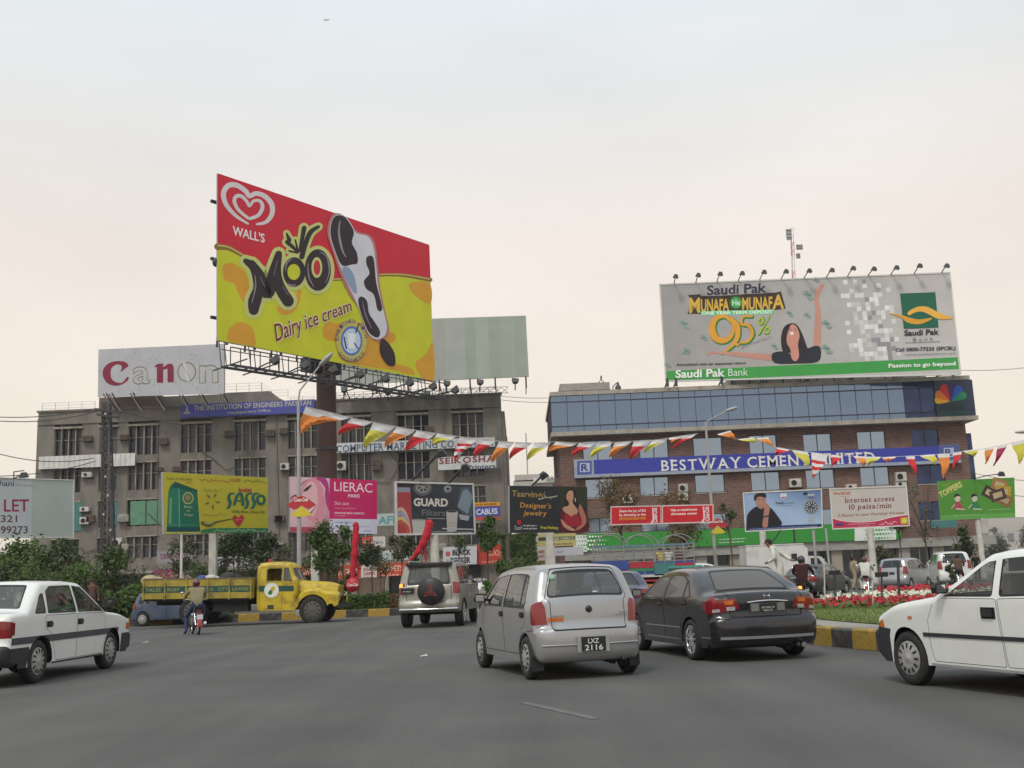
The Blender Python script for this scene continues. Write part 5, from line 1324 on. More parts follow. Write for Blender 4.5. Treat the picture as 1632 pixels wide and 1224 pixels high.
    for cx in wheels:
        for sg in (1,-1):
            y0=sg*(B.w(cx,.4)-.02); y1=y0-sg*(tw+.14); a0=math.asin(min(1,max(-1,(bottom+.01-R_)/aR)))
            arc=[(cx+aR*math.cos(a0+(math.pi-2*a0)*k/12),R_+aR*math.sin(a0+(math.pi-2*a0)*k/12)) for k in range(13)]
            ub.add([(x,y,z) for x,z in arc for y in (y0,y1)],[(2*k,2*k+1,2*k+3,2*k+2) for k in range(12)],M_under)
            ub.add([(x,y1,z) for x,z in arc],[tuple(range(13))],M_under)
    ub.tube([(x0+.1,-.35,bottom-.02),(x0+.6,-.35,bottom)],.05,M_under,8); ub.tube([(x0-.07,-.42,bottom+.02),(x0+.2,-.42,bottom)],.025,M_steel,8)
    ub.lathe((wheels[1],-ww+.1,R_),(0,1,0),[(0,.04),(2*ww-.2,.04)],M_under,8)
    ub.build('underbody',root,local=True)
    if interior:
        zf=bottom+.08; sm_=seatm or M_seat
        it_=MB(); it_.box(x0+.3,-ww+.05,zf,wheels[0]-.2,ww-.05,zf+.03,M_inr); cow=wheels[0]-.35 if B.x1>1.9 else wheels[0]-.28
        it_.box(cow-.28,-ww+.12,B.zb-.38,cow+.15,ww-.12,B.zb-.06,M_inr); it_.build('dashboard',root,local=True)
        for sx,sy in seats:
            st=MB(); bev=.05
            st.prism([(sx-.26,sy-.23,zf+.12),(sx+.28,sy-.23,zf+.16),(sx+.28,sy-.23,zf+.30),(sx-.26,sy-.23,zf+.26)],(0,.46,0),sm_)
            st.prism([(sx-.26,sy-.22,zf+.22),(sx-.16,sy-.22,zf+.22),(sx-.30,sy-.22,zf+.82),(sx-.40,sy-.22,zf+.82)],(0,.44,0),sm_)
            st.prism([(sx-.34,sy-.12,zf+.84),(sx-.26,sy-.12,zf+.84),(sx-.28,sy-.12,zf+1.02),(sx-.36,sy-.12,zf+1.02)],(0,.24,0),sm_)
            st.build('seat',root,local=True)
        if rear_seat is not None:
            st=MB(); rs=rear_seat; st.box(rs-.1,-ww+.12,zf+.1,rs+.4,ww-.12,zf+.3,sm_)
            st.prism([(rs-.12,-ww+.14,zf+.25),(rs,-ww+.14,zf+.25),(rs-.12,-ww+.14,zf+.72),(rs-.26,-ww+.14,zf+.72)],(0,2*ww-.28,0),sm_); st.build('rear_seat',root,local=True)
        sy=seats[0][1]*steer if seats else .35; sw=MB(); c_=Vector((cow-.42,-abs(sy),B.zb-.08)); ring=[]
        for k in range(17): a=2*math.pi*k/16; ring.append(c_+Vector((.06*math.sin(a),.18*math.cos(a),.17*math.sin(a))))
        sw.tube(ring,.014,M_black,6,cap=False); sw.build('steering_wheel',root,local=True)
    # gather the parts
    names={}
    for nm,mb in B.parts.items():
        base=nm.split('#')[0]; me_o=mb.build(base,root,local=True); bm=bmesh.new(); bm.from_mesh(me_o.data); bmesh.ops.remove_doubles(bm,verts=bm.verts,dist=.0006); bmesh.ops.recalc_face_normals(bm,faces=bm.faces) if False else None
        bm.to_mesh(me_o.data); bm.free()
        for p in me_o.data.polygons: p.use_smooth=True
        names.setdefault(base,[]).append(me_o)
    tr=track or (B.W-tw/2-.02)
    first=True
    for cx in wheels:
        for sg in (1,-1): make_wheel(root,(cx,sg*tr,R_),sg,R_,tw,wheel_style)
    return names
def make_wheel(root,c,sg,R_,tw,style):
    c=Vector(c); ax=Vector((0,sg,0)); b=MB(); rr=R_*.64 if style not in ('alloy','suv') else R_*.70; h=tw/2
    b.lathe(c,ax,[(-h+.01,rr),(-h,rr+.02),(-h+.005,R_*.9),(-h+.03,R_*.985),(-h*.4,R_),(h*.4,R_),(h-.03,R_*.985),(h-.005,R_*.9),(h,rr+.02),(h-.012,rr)],M_rubber,36)
    w_=b.build('wheel',root,local=True)
    b=MB()
    if style == 'alloy' or style == 'suv':
        b.lathe(c,ax,[(-h,rr),(h-.015,rr),(h-.01,rr-.012),(h-.03,rr-.02)],M_alloy,32); b.lathe(c,ax,[(-.02,rr),(-.02,.001)],M_under,24)
        n=5 if style == 'alloy' else 6
        b.lathe(c,ax,[(h-.05,rr*.2),(h-.02,rr*.18),(h-.015,.001)],M_alloy,16)
        for k in range(n):
            a=2*math.pi*k/n+.3; d=Vector((math.cos(a),0,math.sin(a))); t=Vector((-math.sin(a),0,math.cos(a)))
            for u in (-.28,.28):
                p0,p1=c+ax*(h-.035)+d*rr*.12+t*rr*u*.25,c+ax*(h-.025)+d*rr*.95+t*rr*u*.75
                b.bar(p0,p1,rr*.13,.03,M_alloy,up=ax)
    else:
        m=M_cap if style == 'cover' else mat('painted_steel_rim',(.10,.09,.075),.7,.1,dirt=(.05,.045,.04),damt=.5,dscale=6)
        b.lathe(c,ax,[(-h,rr),(h-.02,rr),(h-.005,rr*.97),(h-.012,rr*.9),(h+.0,rr*.8),(h+.008,rr*.5),(h+.004,rr*.2),(h+.012,rr*.14),(h+.012,.001)],m,32)
        n=12 if style == 'cover' else 10
        for k in range(n):
            a=2*math.pi*k/n; d=Vector((math.cos(a),0,math.sin(a))); t=Vector((-math.sin(a),0,math.cos(a)))
            b.obox(c+ax*(h+.004)+d*rr*.73,d*rr*.13,t*rr*.055,ax*.006,M_under)
    b.build('rim',w_,local=True); return w_
def mirror(root,B,x,z,m=None,s=1.):
    for sg in (1,-1):
        y=sg*(B.w(x,z)+.10*s); b=MB(); b.prism([(x+.035*s,y-.07*s,z-.03),(x+.035*s,y+.07*s,z-.025),(x+.035*s,y+.085*s,z+.03),(x+.035*s,y+.06*s,z+.09*s),(x+.035*s,y-.075*s,z+.09*s)],(-.08*s,0,0),m or M_black); b.ball((x+.03*s,y,z+.03),.04*s,.08*s,.058*s,m or M_black,n=12); b.bar((x,sg*(B.w(x,z)-.02),z),(x,y-sg*.04,z+.01),.05,.04,m or M_black)
        b.quad((x-.047*s,y-.06*s,z-.015),(x-.047*s,y+.06*s,z-.015),(x-.047*s,y+.06*s,z+.07*s),(x-.047*s,y-.06*s,z+.07*s),M_chrome); b.build('wing_mirror',root,local=True)
def handle(root,B,x,z,m,L=.16,hh=.035):
    for sg in (1,-1):
        b=MB(); w_=B.w(x,z); p=B.map(x,z,sg); b.obox(p+Vector((0,sg*.012,0)),(L/2,0,0),(0,.012,0),(0,0,hh/2),m); b.obox(p+Vector((0,sg*.002,-.0)),(L/2+.02,0,0),(0,.003,0),(0,0,hh/2+.018),M_gap); b.build('door_handle',root,local=True)
def car_at(name,label,px,py,head,side,wx,wy,cat='car',group=None,scale=1.0,wb=None,px2=None,z=0):
    """one wheel stands on the road at pixel (px,py); head = heading in degrees clockwise from the view direction (or found from a second wheel pixel)"""
    g=gnd(px,py);
    if px2 is not None:
        k=(px2-px); best=None
        for i in range(-900,901):
            th=R(i*.1); q=g+Vector((math.sin(th),math.cos(th),0))*wb;
            if q.y<=1: continue
            d=q-CAM; x=CX+FPX*d.dot(RT)/d.dot(FWD)
            if best is None or abs(x-px2)<best[0]-1e-6:
                if abs(i)<=60 or True: best=(abs(x-px2),i*.1) if best is None or abs(x-px2)<best[0] else best
        head=best[1]
    th=R(head); f=Vector((math.sin(th),math.cos(th),0)); rt=Vector((math.cos(th),-math.sin(th),0))
    c = g - f * wx * scale + rt * wy * scale              # wy: left side positive => centre lies to the right
    o=thing(name,label,cat,(c.x,c.y,z),math.pi/2-th,group)
    if scale != 1: o.scale=(scale,)*3
    return o
def local_art(root,P,N,right,up):
    """flat print on a car panel: local frame, coordinates in metres"""
    class LA(Art):
        def pt(s,u,v,off=None): return P+right*u+up*v+N*(.002+s.k*.0006)
    a=LA(P,N,5); return a
def boxpoly(x0,z0,x1,z1): return [(x0,z0),(x1,z0),(x1,z1),(x0,z1)]
def rlook(B,u): p=B.sp(u); return p
# ---- silver hatchback in the middle foreground
prof=[(-1.58,.21),(-1.70,.24),(-1.745,.34),(-1.75,.46),(-1.745,.57),(-1.72,.635),(-1.67,.655),(-1.665,.70),(-1.655,.85),(-1.63,.99),(-1.605,1.03),(-1.52,1.24),(-1.46,1.365),(-1.40,1.405),(-1.2,1.435),(-.7,1.455),(-.2,1.45),(.2,1.42),(.42,1.375),(.75,1.15),(1.02,.965),(1.12,.935),(1.4,.875),(1.6,.78),(1.70,.68),(1.735,.55),(1.74,.4),(1.70,.26),(1.6,.21)]
B=Body(prof,1.50,1.455,.93,th=.22,kr=.11,kf=.2,crown=.035,r=.085,h=.045,tuck=.07)
root=car_at('silver_hatchback','silver five-door hatchback with black number plate and clear rear window, centre foreground',843,1083,0,'L',-1.22,.70,wb=2.34,px2=770,group=None)
LH=[(-1.66,.71),(-1.535,.71),(-1.54,.83),(-1.575,.96),(-1.605,1.00),(-1.66,1.0)]
side=[('=gap',M_gap,dens([(-1.56,.655),(-1.60,.665),(-1.66,.665),(-1.66,.65),(-1.5,.648)],.1),.004),
        ('door_seal',M_seal,rnd([(-1.28,.93),(-.26,.945),(-.26,1.40),(-.95,1.385),(-1.2,1.33)],.04),.003),('door_seal',M_seal,rnd([(-.22,.945),(.86,.955),(.30,1.38),(-.22,1.40)],.04),.003),
        ('side_window',G_clear,rnd([(-1.02,.955),(-.29,.965),(-.29,1.365),(-.98,1.35)],.05),.008),('side_window',G_clear,rnd([(-1.24,.955),(-1.05,.958),(-1.02,1.335),(-1.17,1.30)],.04),.008),('side_window',G_clear,rnd([(-.19,.965),(.78,.975),(.27,1.35),(-.19,1.37)],.05),.008),
        ('=gap',M_gap,rnd([(-.25,.30),(.78,.30),(.86,.60),(.86,.94),(.855,.948),(-.25,.948)],.03),.005),('door',None,[(0,0),(0,.001),(.001,0)]),
        ]
side=[x for x in side if x[1] is not None]
side.insert(0,('=gap',M_gap,rnd([(-1.05,.62),(-.95,.45),(-.84,.30),(-.255,.30),(-.255,.945),(-1.28,.928),(-1.28,.75)],.03),.005))
side.insert(1,('door',P_silver,shrink(rnd([(-1.05,.62),(-.95,.45),(-.84,.30),(-.255,.30),(-.255,.945),(-1.28,.928),(-1.28,.75)],.03),.009),0))
fd=rnd([(-.245,.30),(.78,.30),(.86,.60),(.86,.94),(.855,.948),(-.245,.948)],.03)
side=[x for x in side if not (x[0] == '=gap' and x[2][0][0]>-.3 and len(x[2])>8 and x[2] is not side[0][2] and min(p[0] for p in x[2])>-.26)]
side.insert(2,('=gap',M_gap,fd,.005)); side.insert(3,('door',P_silver,shrink(fd,.009),0))
side+=[('tail_lamp',M_redl,LH,-.004),('=gap',M_gap,[(-1.72,.63),(-1.30,.60),(-1.30,.61),(-1.72,.642)],.004),('headlamp',M_clr,[(1.5,.68),(1.62,.62),(1.70,.70),(1.6,.76),(1.45,.80)],-.003)]
strip=[('=gap',M_gap,[((-1.735,.612),-.80),((-1.735,.612),.80),((-1.66,.98),.80),((-1.61,1.02),.92),((-1.43,1.40),.86),((-1.43,1.40),-.86),((-1.61,1.02),-.92),((-1.66,.98),-.80)],.005,.04),
         ('tailgate',P_silver,[((-1.72,.635),-.785),((-1.72,.635),.785),((-1.655,.985),.785),((-1.605,1.03),.905),((-1.44,1.395),.845),((-1.44,1.395),-.845),((-1.605,1.03),-.905),((-1.655,.985),-.785)],0,.04),
         ('window_seal',M_seal,[((-1.60,1.035),-.89),((-1.60,1.035),.89),((-1.465,1.36),.82),((-1.465,1.36),-.82)],-.002,.10),
         ('rear_window',G_dust2,[((-1.592,1.052),-.865),((-1.592,1.052),.865),((-1.473,1.348),.795),((-1.473,1.348),-.795)],.004,.09),  # reflection on this pane is painted as pale grey haze in the glass
         ('tail_lamp+',M_redl,[((-1.665,.71),.88),((-1.655,.93),.90),((-1.62,1.00),.97),((-1.615,1.01),1.),((-1.665,.71),1.)],-.004,.0),
         ('windscreen',G_clear,[((.47,1.34),-.82),((.47,1.34),.82),((1.0,.98),.9),((1.0,.98),-.9)],.004,.06),
         ('=gap',M_gap,[((1.02,.965),-.93),((1.02,.965),.93),((1.1,.94),.93),((1.1,.94),-.93)],.003,.0),
         ('grille',M_black,[((1.71,.66),-.3),((1.71,.66),.3),((1.735,.58),.3),((1.735,.58),-.3)],.01,.0)]
build_car(root,B,P_silver,side,strip,[(.71,1.0,'r','tail_lamp',M_redl)],(1.12,-1.22),G_clear,R_=.272,tw=.15,track=.665,bottom=.22,wheel_style='cover',seats=((.12,.34),(.12,-.34)),rear_seat=-.78,seatm=mat('pale_seat_fabric',(.3,.3,.31),.9))
mirror(root,B,.70,.99); handle(root,B,-.17,.84,M_black,.12); handle(root,B,-1.12,.84,M_black,.12)
R0=wm(root)
b=MB(); b.box(-1.772,-.215,.335,-1.76,.215,.53,M_grey); b.build('plate_surround',root,local=True)
b=MB(); b.box(-1.782,-.16,.345,-1.772,.16,.522,M_plate); pl=b.build('number_plate',root,local=True)
a=local_art(root,Vector((-1.782,.0,.345)),Vector((-1,0,0)),Vector((0,-1,0)),Vector((0,0,1)))
a.text('LXZ',-.075,.098,.07,.098,.06,'d8d8d0',bold=.012,up=(0,1)); a.text('2116',-.12,.014,.12,.014,.068,'d8d8d0',bold=.012,up=(0,1)); a.mb.build('lettering',pl,local=True)
b=MB(); p=B.map(-1.655,.85,0); b.lathe((p.x-.0,0,.86),(-1,0,0),[(0,.045),(.015,.04),(.015,.001)],M_black,16); b.build('maker_badge',root,local=True)
b=MB()
for (y0,y1,z0,z1,m) in ((.33,.50,.785,.797,M_grey),(.34,.54,.725,.77,M_oral),(-.42,-.54,.80,.812,M_grey),(-.36,-.54,.775,.782,M_grey)):
    for k in range(5):
        ya=y0+(y1-y0)*k/5; p=B.map(-1.66,.8,ya/.75); b.box(p.x-.006,ya,z0,p.x+.002,ya+(y1-y0)/5*.9,z1,m)
b.build('badge_lettering',root,local=True)
b=MB(); p=B.map(-1.57,1.09,-.5); b.bar((p.x-.015,-.10,1.065),(p.x-.0,.30,1.078),.012,.012,M_black); b.tube([(p.x-.03,-.08,1.04),(p.x-.02,-.08,1.07)],.012,M_black,6); b.build('wiper',root,local=True)
b=MB(); b.lathe(B.map(-1.495,1.29,.66)+Vector((-.012,0,0)),(-1,.1,.35),[(0,.04),(.002,.04),(.002,.001)],mat('pale_green_sticker',(.25,.42,.3),.6),16); b.build('sticker',root,local=True)
for sg in (1,-1):
    b=MB(); q=[B.map(-1.66,.655,sg*.83),B.map(-1.66,.655,sg*.97),B.map(-1.66,.69,sg*.97),B.map(-1.66,.69,sg*.83)]; q=[v+Vector((-.006,0,0)) for v in q]; b.quad(*q,M_clr); b.build('reversing_lamp',root,local=True)
# crease on bumper
b=MB(); pts=[B.map(-1.749,.43,v/10*.93)+Vector((-.004,0,0)) for v in range(-10,11)]; b.tube(pts,.012,P_silver,6); b.build('bumper_crease',root,local=True)
b=MB(); b.box(-1.5,.58,.12,-1.48,.72,.30,M_black); b.box(-1.5,-.72,.12,-1.48,-.58,.30,M_black); build_each(b,'mud_flap',root,local=True)
b=MB(); b.ball((.1,-.05,.95),.1,.1,.12,M_seat);
# ---- charcoal sedan
prof=[(-2.0,.20),(-2.17,.25),(-2.235,.36),(-2.245,.50),(-2.235,.62),(-2.19,.665),(-2.165,.70),(-2.175,.85),(-2.17,.97),(-2.12,1.02),(-1.95,1.045),(-1.70,1.07),(-1.45,1.20),(-1.12,1.355),(-.85,1.42),(-.35,1.445),(.1,1.425),(.38,1.365),(.8,1.16),(1.18,.97),(1.3,.935),(1.7,.87),(2.02,.765),(2.18,.65),(2.235,.5),(2.235,.36),(2.18,.24),(2.05,.20)]
B=Body(prof,1.72,1.445,.96,th=.24,kr=.17,kf=.26,crown=.04,r=.09,h=.05,tuck=.06)
root=car_at('charcoal_sedan','charcoal saloon car with alloy wheels and dusty rear window, right of the silver hatchback',1107,1052,0,'L',-1.27,.80,wb=2.62,px2=1021); root.scale=(1,1,.935)
rd=rnd([(-.98,.66),(-.86,.45),(-.78,.30),(-.17,.30),(-.17,.975),(-1.3,.99),(-1.2,.80)],.04); fd=rnd([(-.155,.30),(.86,.30),(.98,.62),(1.0,.965),(-.155,.975)],.04)
side=[('=gap',M_gap,rd,.005),('door',P_charc,shrink(rd,.009),0),('=gap',M_gap,fd,.005),('door',P_charc,shrink(fd,.009),0),
        ('door_seal',M_seal,rnd([(-1.38,1.0),(-.19,.985),(-.20,1.385),(-.78,1.365),(-1.12,1.25)],.03),.003),('door_seal',M_seal,rnd([(-.14,.985),(1.0,.975),(.36,1.335),(-.14,1.39)],.03),.003),
        ('side_window',G_dust,rnd([(-1.02,1.01),(-.22,1.0),(-.23,1.36),(-.76,1.34),(-1.0,1.26)],.04),.007),('side_window',G_dust,rnd([(-1.30,1.015),(-1.06,1.012),(-1.05,1.235),(-1.1,1.215)],.03),.007),('side_window',G_dust,rnd([(-.11,1.0),(.92,.99),(.34,1.315),(-.11,1.36)],.04),.007),
        ('tail_lamp',M_redl,[(-2.2,.74),(-1.88,.84),(-1.92,.92),(-2.06,.985),(-2.2,.99)],-.004),('side_moulding',M_grey,boxpoly(-.86,.485,.78,.50),-.004),('side_moulding',M_grey,boxpoly(-.83,.30,.76,.312),-.004),
        ('bumper_seam',M_grey,[(-2.23,.36),(-1.72,.36),(-1.72,.372),(-2.23,.372)],-.003),('headlamp',M_clr,[(1.85,.66),(2.1,.6),(2.15,.68),(1.9,.78)],-.003)]
strip=[('=gap',M_gap,[((-2.19,.665),-.74),((-2.19,.665),.74),((-1.72,1.06),.82),((-1.72,1.06),-.82)],.005,.04),
         ('boot_lid',P_charc,[((-2.175,.68),-.725),((-2.175,.68),.725),((-1.735,1.055),.80),((-1.735,1.055),-.80)],0,.04),
         ('window_seal',M_seal,[((-1.69,1.075),-.80),((-1.69,1.075),.80),((-1.08,1.365),.73),((-1.08,1.365),-.73)],-.001,.06),
         ('rear_window',G_dust,[((-1.66,1.09),-.775),((-1.66,1.09),.775),((-1.11,1.35),.70),((-1.11,1.35),-.70)],.003,.08),
         ('tail_lamp+',M_redl,[((-2.165,.80),.55),((-2.172,.965),.64),((-2.172,.965),1.),((-2.165,.74),1.),((-2.165,.76),.8)],-.004,.0),
         ('bumper_seam',M_grey,[((-2.235,.36),-1),((-2.235,.36),1),((-2.237,.372),1),((-2.237,.372),-1)],-.003,.0),
         ('windscreen',G_clear,[((.45,1.34),-.82),((.45,1.34),.82),((1.15,.98),.9),((1.15,.98),-.9)],.004,.06),
         ('grille',M_black,[((2.18,.64),-.35),((2.18,.64),.35),((2.23,.54),.35),((2.23,.54),-.35)],.01,.0)]
build_car(root,B,P_charc,side,strip,[(.74,1.0,'r','tail_lamp',M_redl)],(1.35,-1.27),G_dust,R_=.315,tw=.195,track=.755,bottom=.21,wheel_style='alloy',seats=((.25,.38),(.25,-.38)),rear_seat=-.85)
mirror(root,B,.92,1.0,P_charc,1.1); handle(root,B,-.02,.90,M_chrome,.16,.025); handle(root,B,-1.1,.92,M_chrome,.16,.025)
b=MB(); b.box(-2.19,-.27,.735,-2.175,.27,.86,M_steel); b.box(-2.20,-.25,.74,-2.19,.25,.855,mat('dull_plate_sheet',(.16,.16,.15),.6)); b.build('plate_surround',root,local=True)
b=MB(); b.box(-2.212,-.13,.75,-2.20,.13,.85,M_plate); pl=b.build('number_plate',root,local=True)
a=local_art(root,Vector((-2.212,0,.75)),Vector((-1,0,0)),Vector((0,-1,0)),Vector((0,0,1))); a.words(-.1,.055,.1,.055,.032,'9c9c98',3); a.words(-.08,.012,.08,.012,.03,'9c9c98',5)
for f_ in a.mb.f: pass
a.mb.build('lettering',pl,local=True)
b=MB(); b.tube([(-2.185,-.30,.872),(-2.205,-.15,.888),(-2.21,0,.893),(-2.205,.15,.888),(-2.185,.30,.872)],.014,M_chrome,8); b.build('chrome_garnish',root,local=True)
b=MB(); b.box(-2.19,-.045,.93,-2.175,-.033,.99,M_chrome); b.box(-2.19,.033,.93,-2.175,.045,.99,M_chrome); b.box(-2.19,-.033,.955,-2.175,.033,.965,M_chrome); b.build('maker_badge',root,local=True)
for sg in (1,-1):
    b=MB()
    for (z0,z1,v0,v1,m) in ((.775,.835,.58,.72,M_clr),(.765,.815,.83,.95,M_clr),(.87,.93,.6,.75,M_oral)):
        q=[B.map(-2.175,z0,sg*v0),B.map(-2.175,z0,sg*v1),B.map(-2.175,z1,sg*v1),B.map(-2.175,z1,sg*v0)]; b.quad(*[v+Vector((-.009,0,0)) for v in q],m)
    b.build('lamp_lens',root,local=True)
b=MB(); b.tube([(-2.2,-.5,.22),(-1.9,-.5,.22)],.04,M_chrome,10); b.build('exhaust_pipe',root,local=True)
b=MB(); b.box(-2.20,.55,.70,-2.19,.70,.715,M_chrome); b.box(-2.2,-.7,.70,-2.19,-.6,.715,M_chrome); b.build('badge_lettering',root,local=True)
# ---- white saloon cut by the left edge
prof=[(-1.9,.26),(-2.1,.28),(-2.155,.36),(-2.165,.50),(-2.13,.55),(-2.115,.58),(-2.115,.80),(-2.10,.93),(-2.03,.965),(-1.72,.985),(-1.6,1.0),(-1.35,1.18),(-1.12,1.335),(-.98,1.372),(-.4,1.388),(.05,1.365),(.22,1.33),(.58,1.11),(.90,.925),(1.02,.905),(1.5,.865),(1.92,.79),(2.05,.75),(2.08,.65),(2.085,.56),(2.16,.52),(2.165,.36),(2.10,.25),(1.95,.23)]
B=Body(prof,1.65,1.39,.92,th=.17,kr=.09,kf=.12,crown=.03,r=.05,h=.05,tf=.05,tuck=.04)
root=car_at('white_saloon','white boxy saloon car with a broad grey side strip, cut off by the left edge',60,1089,0,'R',-1.22,-.78,wb=2.43*1.12,px2=175,scale=1.12)
M_strip=mat('dark_grey_strip',(.05,.05,.065),.55); M_clad=mat('black_bumper',(.02,.02,.026),.6)
rd=rnd([(-.95,.66),(-.84,.42),(-.76,.27),(-.13,.27),(-.13,.925),(-1.12,.93),(-1.12,.75)],.03); fd=rnd([(-.115,.27),(.80,.27),(.90,.55),(.90,.915),(-.115,.925)],.03)
wA=[(-1.10,.955),(-.145,.945),(-.16,1.345),(-.80,1.335),(-.98,1.27)]
side=[('=gap',M_gap,rd,.004),('door',P_white,shrink(rd,.007),0),('=gap',M_gap,fd,.004),('door',P_white,shrink(fd,.007),0),
        ('door_seal',M_seal,rnd([(-1.42,.955),(-1.10,.952),(-1.07,1.24),(-1.18,1.21)],.04),.003),('side_window',G_tint,shrink(rnd([(-1.42,.955),(-1.10,.952),(-1.07,1.24),(-1.18,1.21)],.04),.022),.006),
        ('door_seal',M_seal,rnd([(-1.05,.95),(-.155,.942),(-.175,1.335),(-.83,1.325),(-.98,1.26)],.03),.003),('side_window',G_tint,shrink(rnd([(-1.05,.95),(-.155,.942),(-.175,1.335),(-.83,1.325),(-.98,1.26)],.03),.018),.006),
        ('door_seal',M_seal,rnd([(-.10,.942),(.84,.93),(.20,1.305),(-.115,1.335)],.03),.003),('side_window',None,shrink(rnd([(-.10,.942),(.80,.93),(.20,1.305),(-.115,1.335)],.03),.018),.006),
        ('side_strip',M_strip,boxpoly(-2.1,.545,1.42,.64),-.010),('lower_cladding',M_clad,[(-2.17,.22),(-1.62,.22),(-1.52,.44),(-1.56,.50),(-2.17,.50)],-.006),('lower_cladding',M_clad,[(1.56,.22),(2.17,.22),(2.17,.53),(1.62,.53),(1.60,.40)],-.006),('sill',M_clad,boxpoly(-.88,.20,.83,.262),-.004),
        ('corner_lamp',M_oral,boxpoly(1.86,.58,2.06,.70),-.003),('tail_lamp',M_redl,boxpoly(-2.10,.68,-2.0,.86),-.004)]
strip=[('=gap',M_gap,[((-2.115,.58),-.8),((-2.115,.58),.8),((-1.66,.99),.86),((-1.66,.99),-.86)],.004,.03),('boot_lid',P_white,[((-2.115,.59),-.785),((-2.115,.59),.785),((-1.68,.988),.845),((-1.68,.988),-.845)],0,.03),
         ('window_seal',M_seal,[((-1.58,1.01),-.90),((-1.58,1.01),.90),((-1.12,1.335),.84),((-1.12,1.335),-.84)],-.001,.05),('rear_window',G_dust2,[((-1.56,1.03),-.87),((-1.56,1.03),.87),((-1.15,1.32),.81),((-1.15,1.32),-.81)],.003,.05),
         ('tail_lamp+',M_redl,[((-2.115,.66),.55),((-2.105,.88),.55),((-2.105,.88),1),((-2.115,.66),1)],-.004,.0),('rear_bumper',M_clad,[((-2.1,.28),-1),((-2.1,.28),1),((-2.15,.53),1),((-2.15,.53),-1)],-.004,.0),
         ('windscreen',G_clear,[((.27,1.30),-.86),((.27,1.30),.86),((.88,.935),.92),((.88,.935),-.92)],.004,.04),('front_bumper',M_clad,[((2.1,.545),-1),((2.1,.545),1),((2.12,.27),1),((2.12,.27),-1)],-.004,.0),('headlamp+',M_clr,[((2.06,.73),.5),((2.06,.73),.95),((2.085,.58),.95),((2.085,.58),.5)],-.003,.0)]
build_car(root,B,P_white,side,strip,[(.66,.88,'r','tail_lamp',M_redl),(.26,.53,'r','rear_bumper',M_clad),(.26,.53,'f','front_bumper',M_clad),(.58,.70,'f','corner_lamp',M_oral)],(1.21,-1.22),G_tint,R_=.292,tw=.165,track=.70,bottom=.235,wheel_style='cover',seats=((.15,.36),(.15,-.36)),rear_seat=-.85)
mirror(root,B,.74,.98,None,1.15); handle(root,B,-.02,.80,M_black,.13,.045); handle(root,B,-1.0,.80,M_black,.13,.045)
ROOT_WS=root; B_WS=B
# ---- white hatchback cut by the right edge
prof=[(-1.7,.26),(-1.86,.3),(-1.91,.42),(-1.90,.55),(-1.84,.60),(-1.82,.85),(-1.78,1.0),(-1.62,1.15),(-1.42,1.30),(-1.3,1.345),(-1.0,1.37),(-.5,1.375),(-.18,1.35),(-.02,1.31),(.32,1.11),(.64,.955),(.78,.925),(1.35,.85),(1.72,.755),(1.86,.69),(1.885,.60),(1.90,.565),(1.955,.54),(1.96,.42),(1.93,.30),(1.80,.22)]
B=Body(prof,1.585,1.375,.92,th=.19,kr=.1,kf=.20,crown=.03,r=.07,h=.045,tf=.07,tuck=.05)
root=car_at('white_hatchback','white hatchback with black bumper and door mirror, cut off by the right edge',1458,1092,-17.5,'L',1.16,.72,scale=1.01)
fd=rnd([(-.30,.27),(.72,.27),(.76,.45),(.76,.70),(.62,.935),(-.26,.93)],.03); rd=rnd([(-1.0,.60),(-.85,.35),(-.78,.27),(-.315,.27),(-.275,.93),(-1.2,.95),(-1.1,.75)],.03)
side=[('=gap',M_gap,rd,.004),('door',P_white,shrink(rd,.006),0),('=gap',M_gap,fd,.004),('door',P_white,shrink(fd,.006),0),
        ('door_seal',M_seal,rnd([(-.215,.945),(.55,.945),(.10,1.24),(-.06,1.305),(-.20,1.33)],.04),.003),('side_window',G_clear,shrink(rnd([(-.215,.945),(.55,.945),(.10,1.24),(-.06,1.305),(-.20,1.33)],.04),.02),.007),
        ('door_seal',M_seal,rnd([(-1.15,.965),(-.30,.945),(-.28,1.335),(-1.0,1.30)],.04),.003),('side_window',G_clear,shrink(rnd([(-1.15,.965),(-.30,.945),(-.28,1.335),(-1.0,1.30)],.04),.022),.007),
        ('side_moulding',M_clad,boxpoly(-.80,.515,.85,.555),-.009),('front_bumper',M_clad,[(1.55,.22),(1.98,.22),(1.98,.60),(1.50,.575),(1.55,.5)],-.006),('rear_bumper',M_clad,[(-1.95,.22),(-1.6,.22),(-1.6,.55),(-1.95,.57)],-.006),('sill',M_grey,boxpoly(-.82,.22,.78,.25),-.002),
        ('side_repeater',M_oral,rnd(boxpoly(1.02,.70,1.08,.73),.01),-.008),('corner_lamp',M_oral,[(1.68,.59),(1.87,.59),(1.87,.70),(1.72,.70)],-.003)]
strip=[('windscreen',G_clear,[((.03,1.28),-.86),((.03,1.28),.86),((.62,.965),.92),((.62,.965),-.92)],.004,.05),('front_bumper',M_clad,[((1.885,.60),-1),((1.885,.60),1),((1.90,.26),1),((1.90,.26),-1)],-.004,.0),
         ('headlamp+',M_clr,[((1.85,.70),.5),((1.85,.70),.95),((1.886,.6),.95),((1.886,.6),.5)],-.003,.0),('=gap',M_gap,[((.75,.933),-.95),((.75,.933),.95),((.78,.925),.95),((.78,.925),-.95)],.004,.0),('=gap',M_gap,[((.64,.955),-.93),((.64,.955),.93),((.73,.935),.93),((.73,.935),-.93)],.006,.0),
         ('rear_window',G_clear,[((-1.75,1.03),-.8),((-1.75,1.03),.8),((-1.38,1.32),.76),((-1.38,1.32),-.76)],.004,.05)]
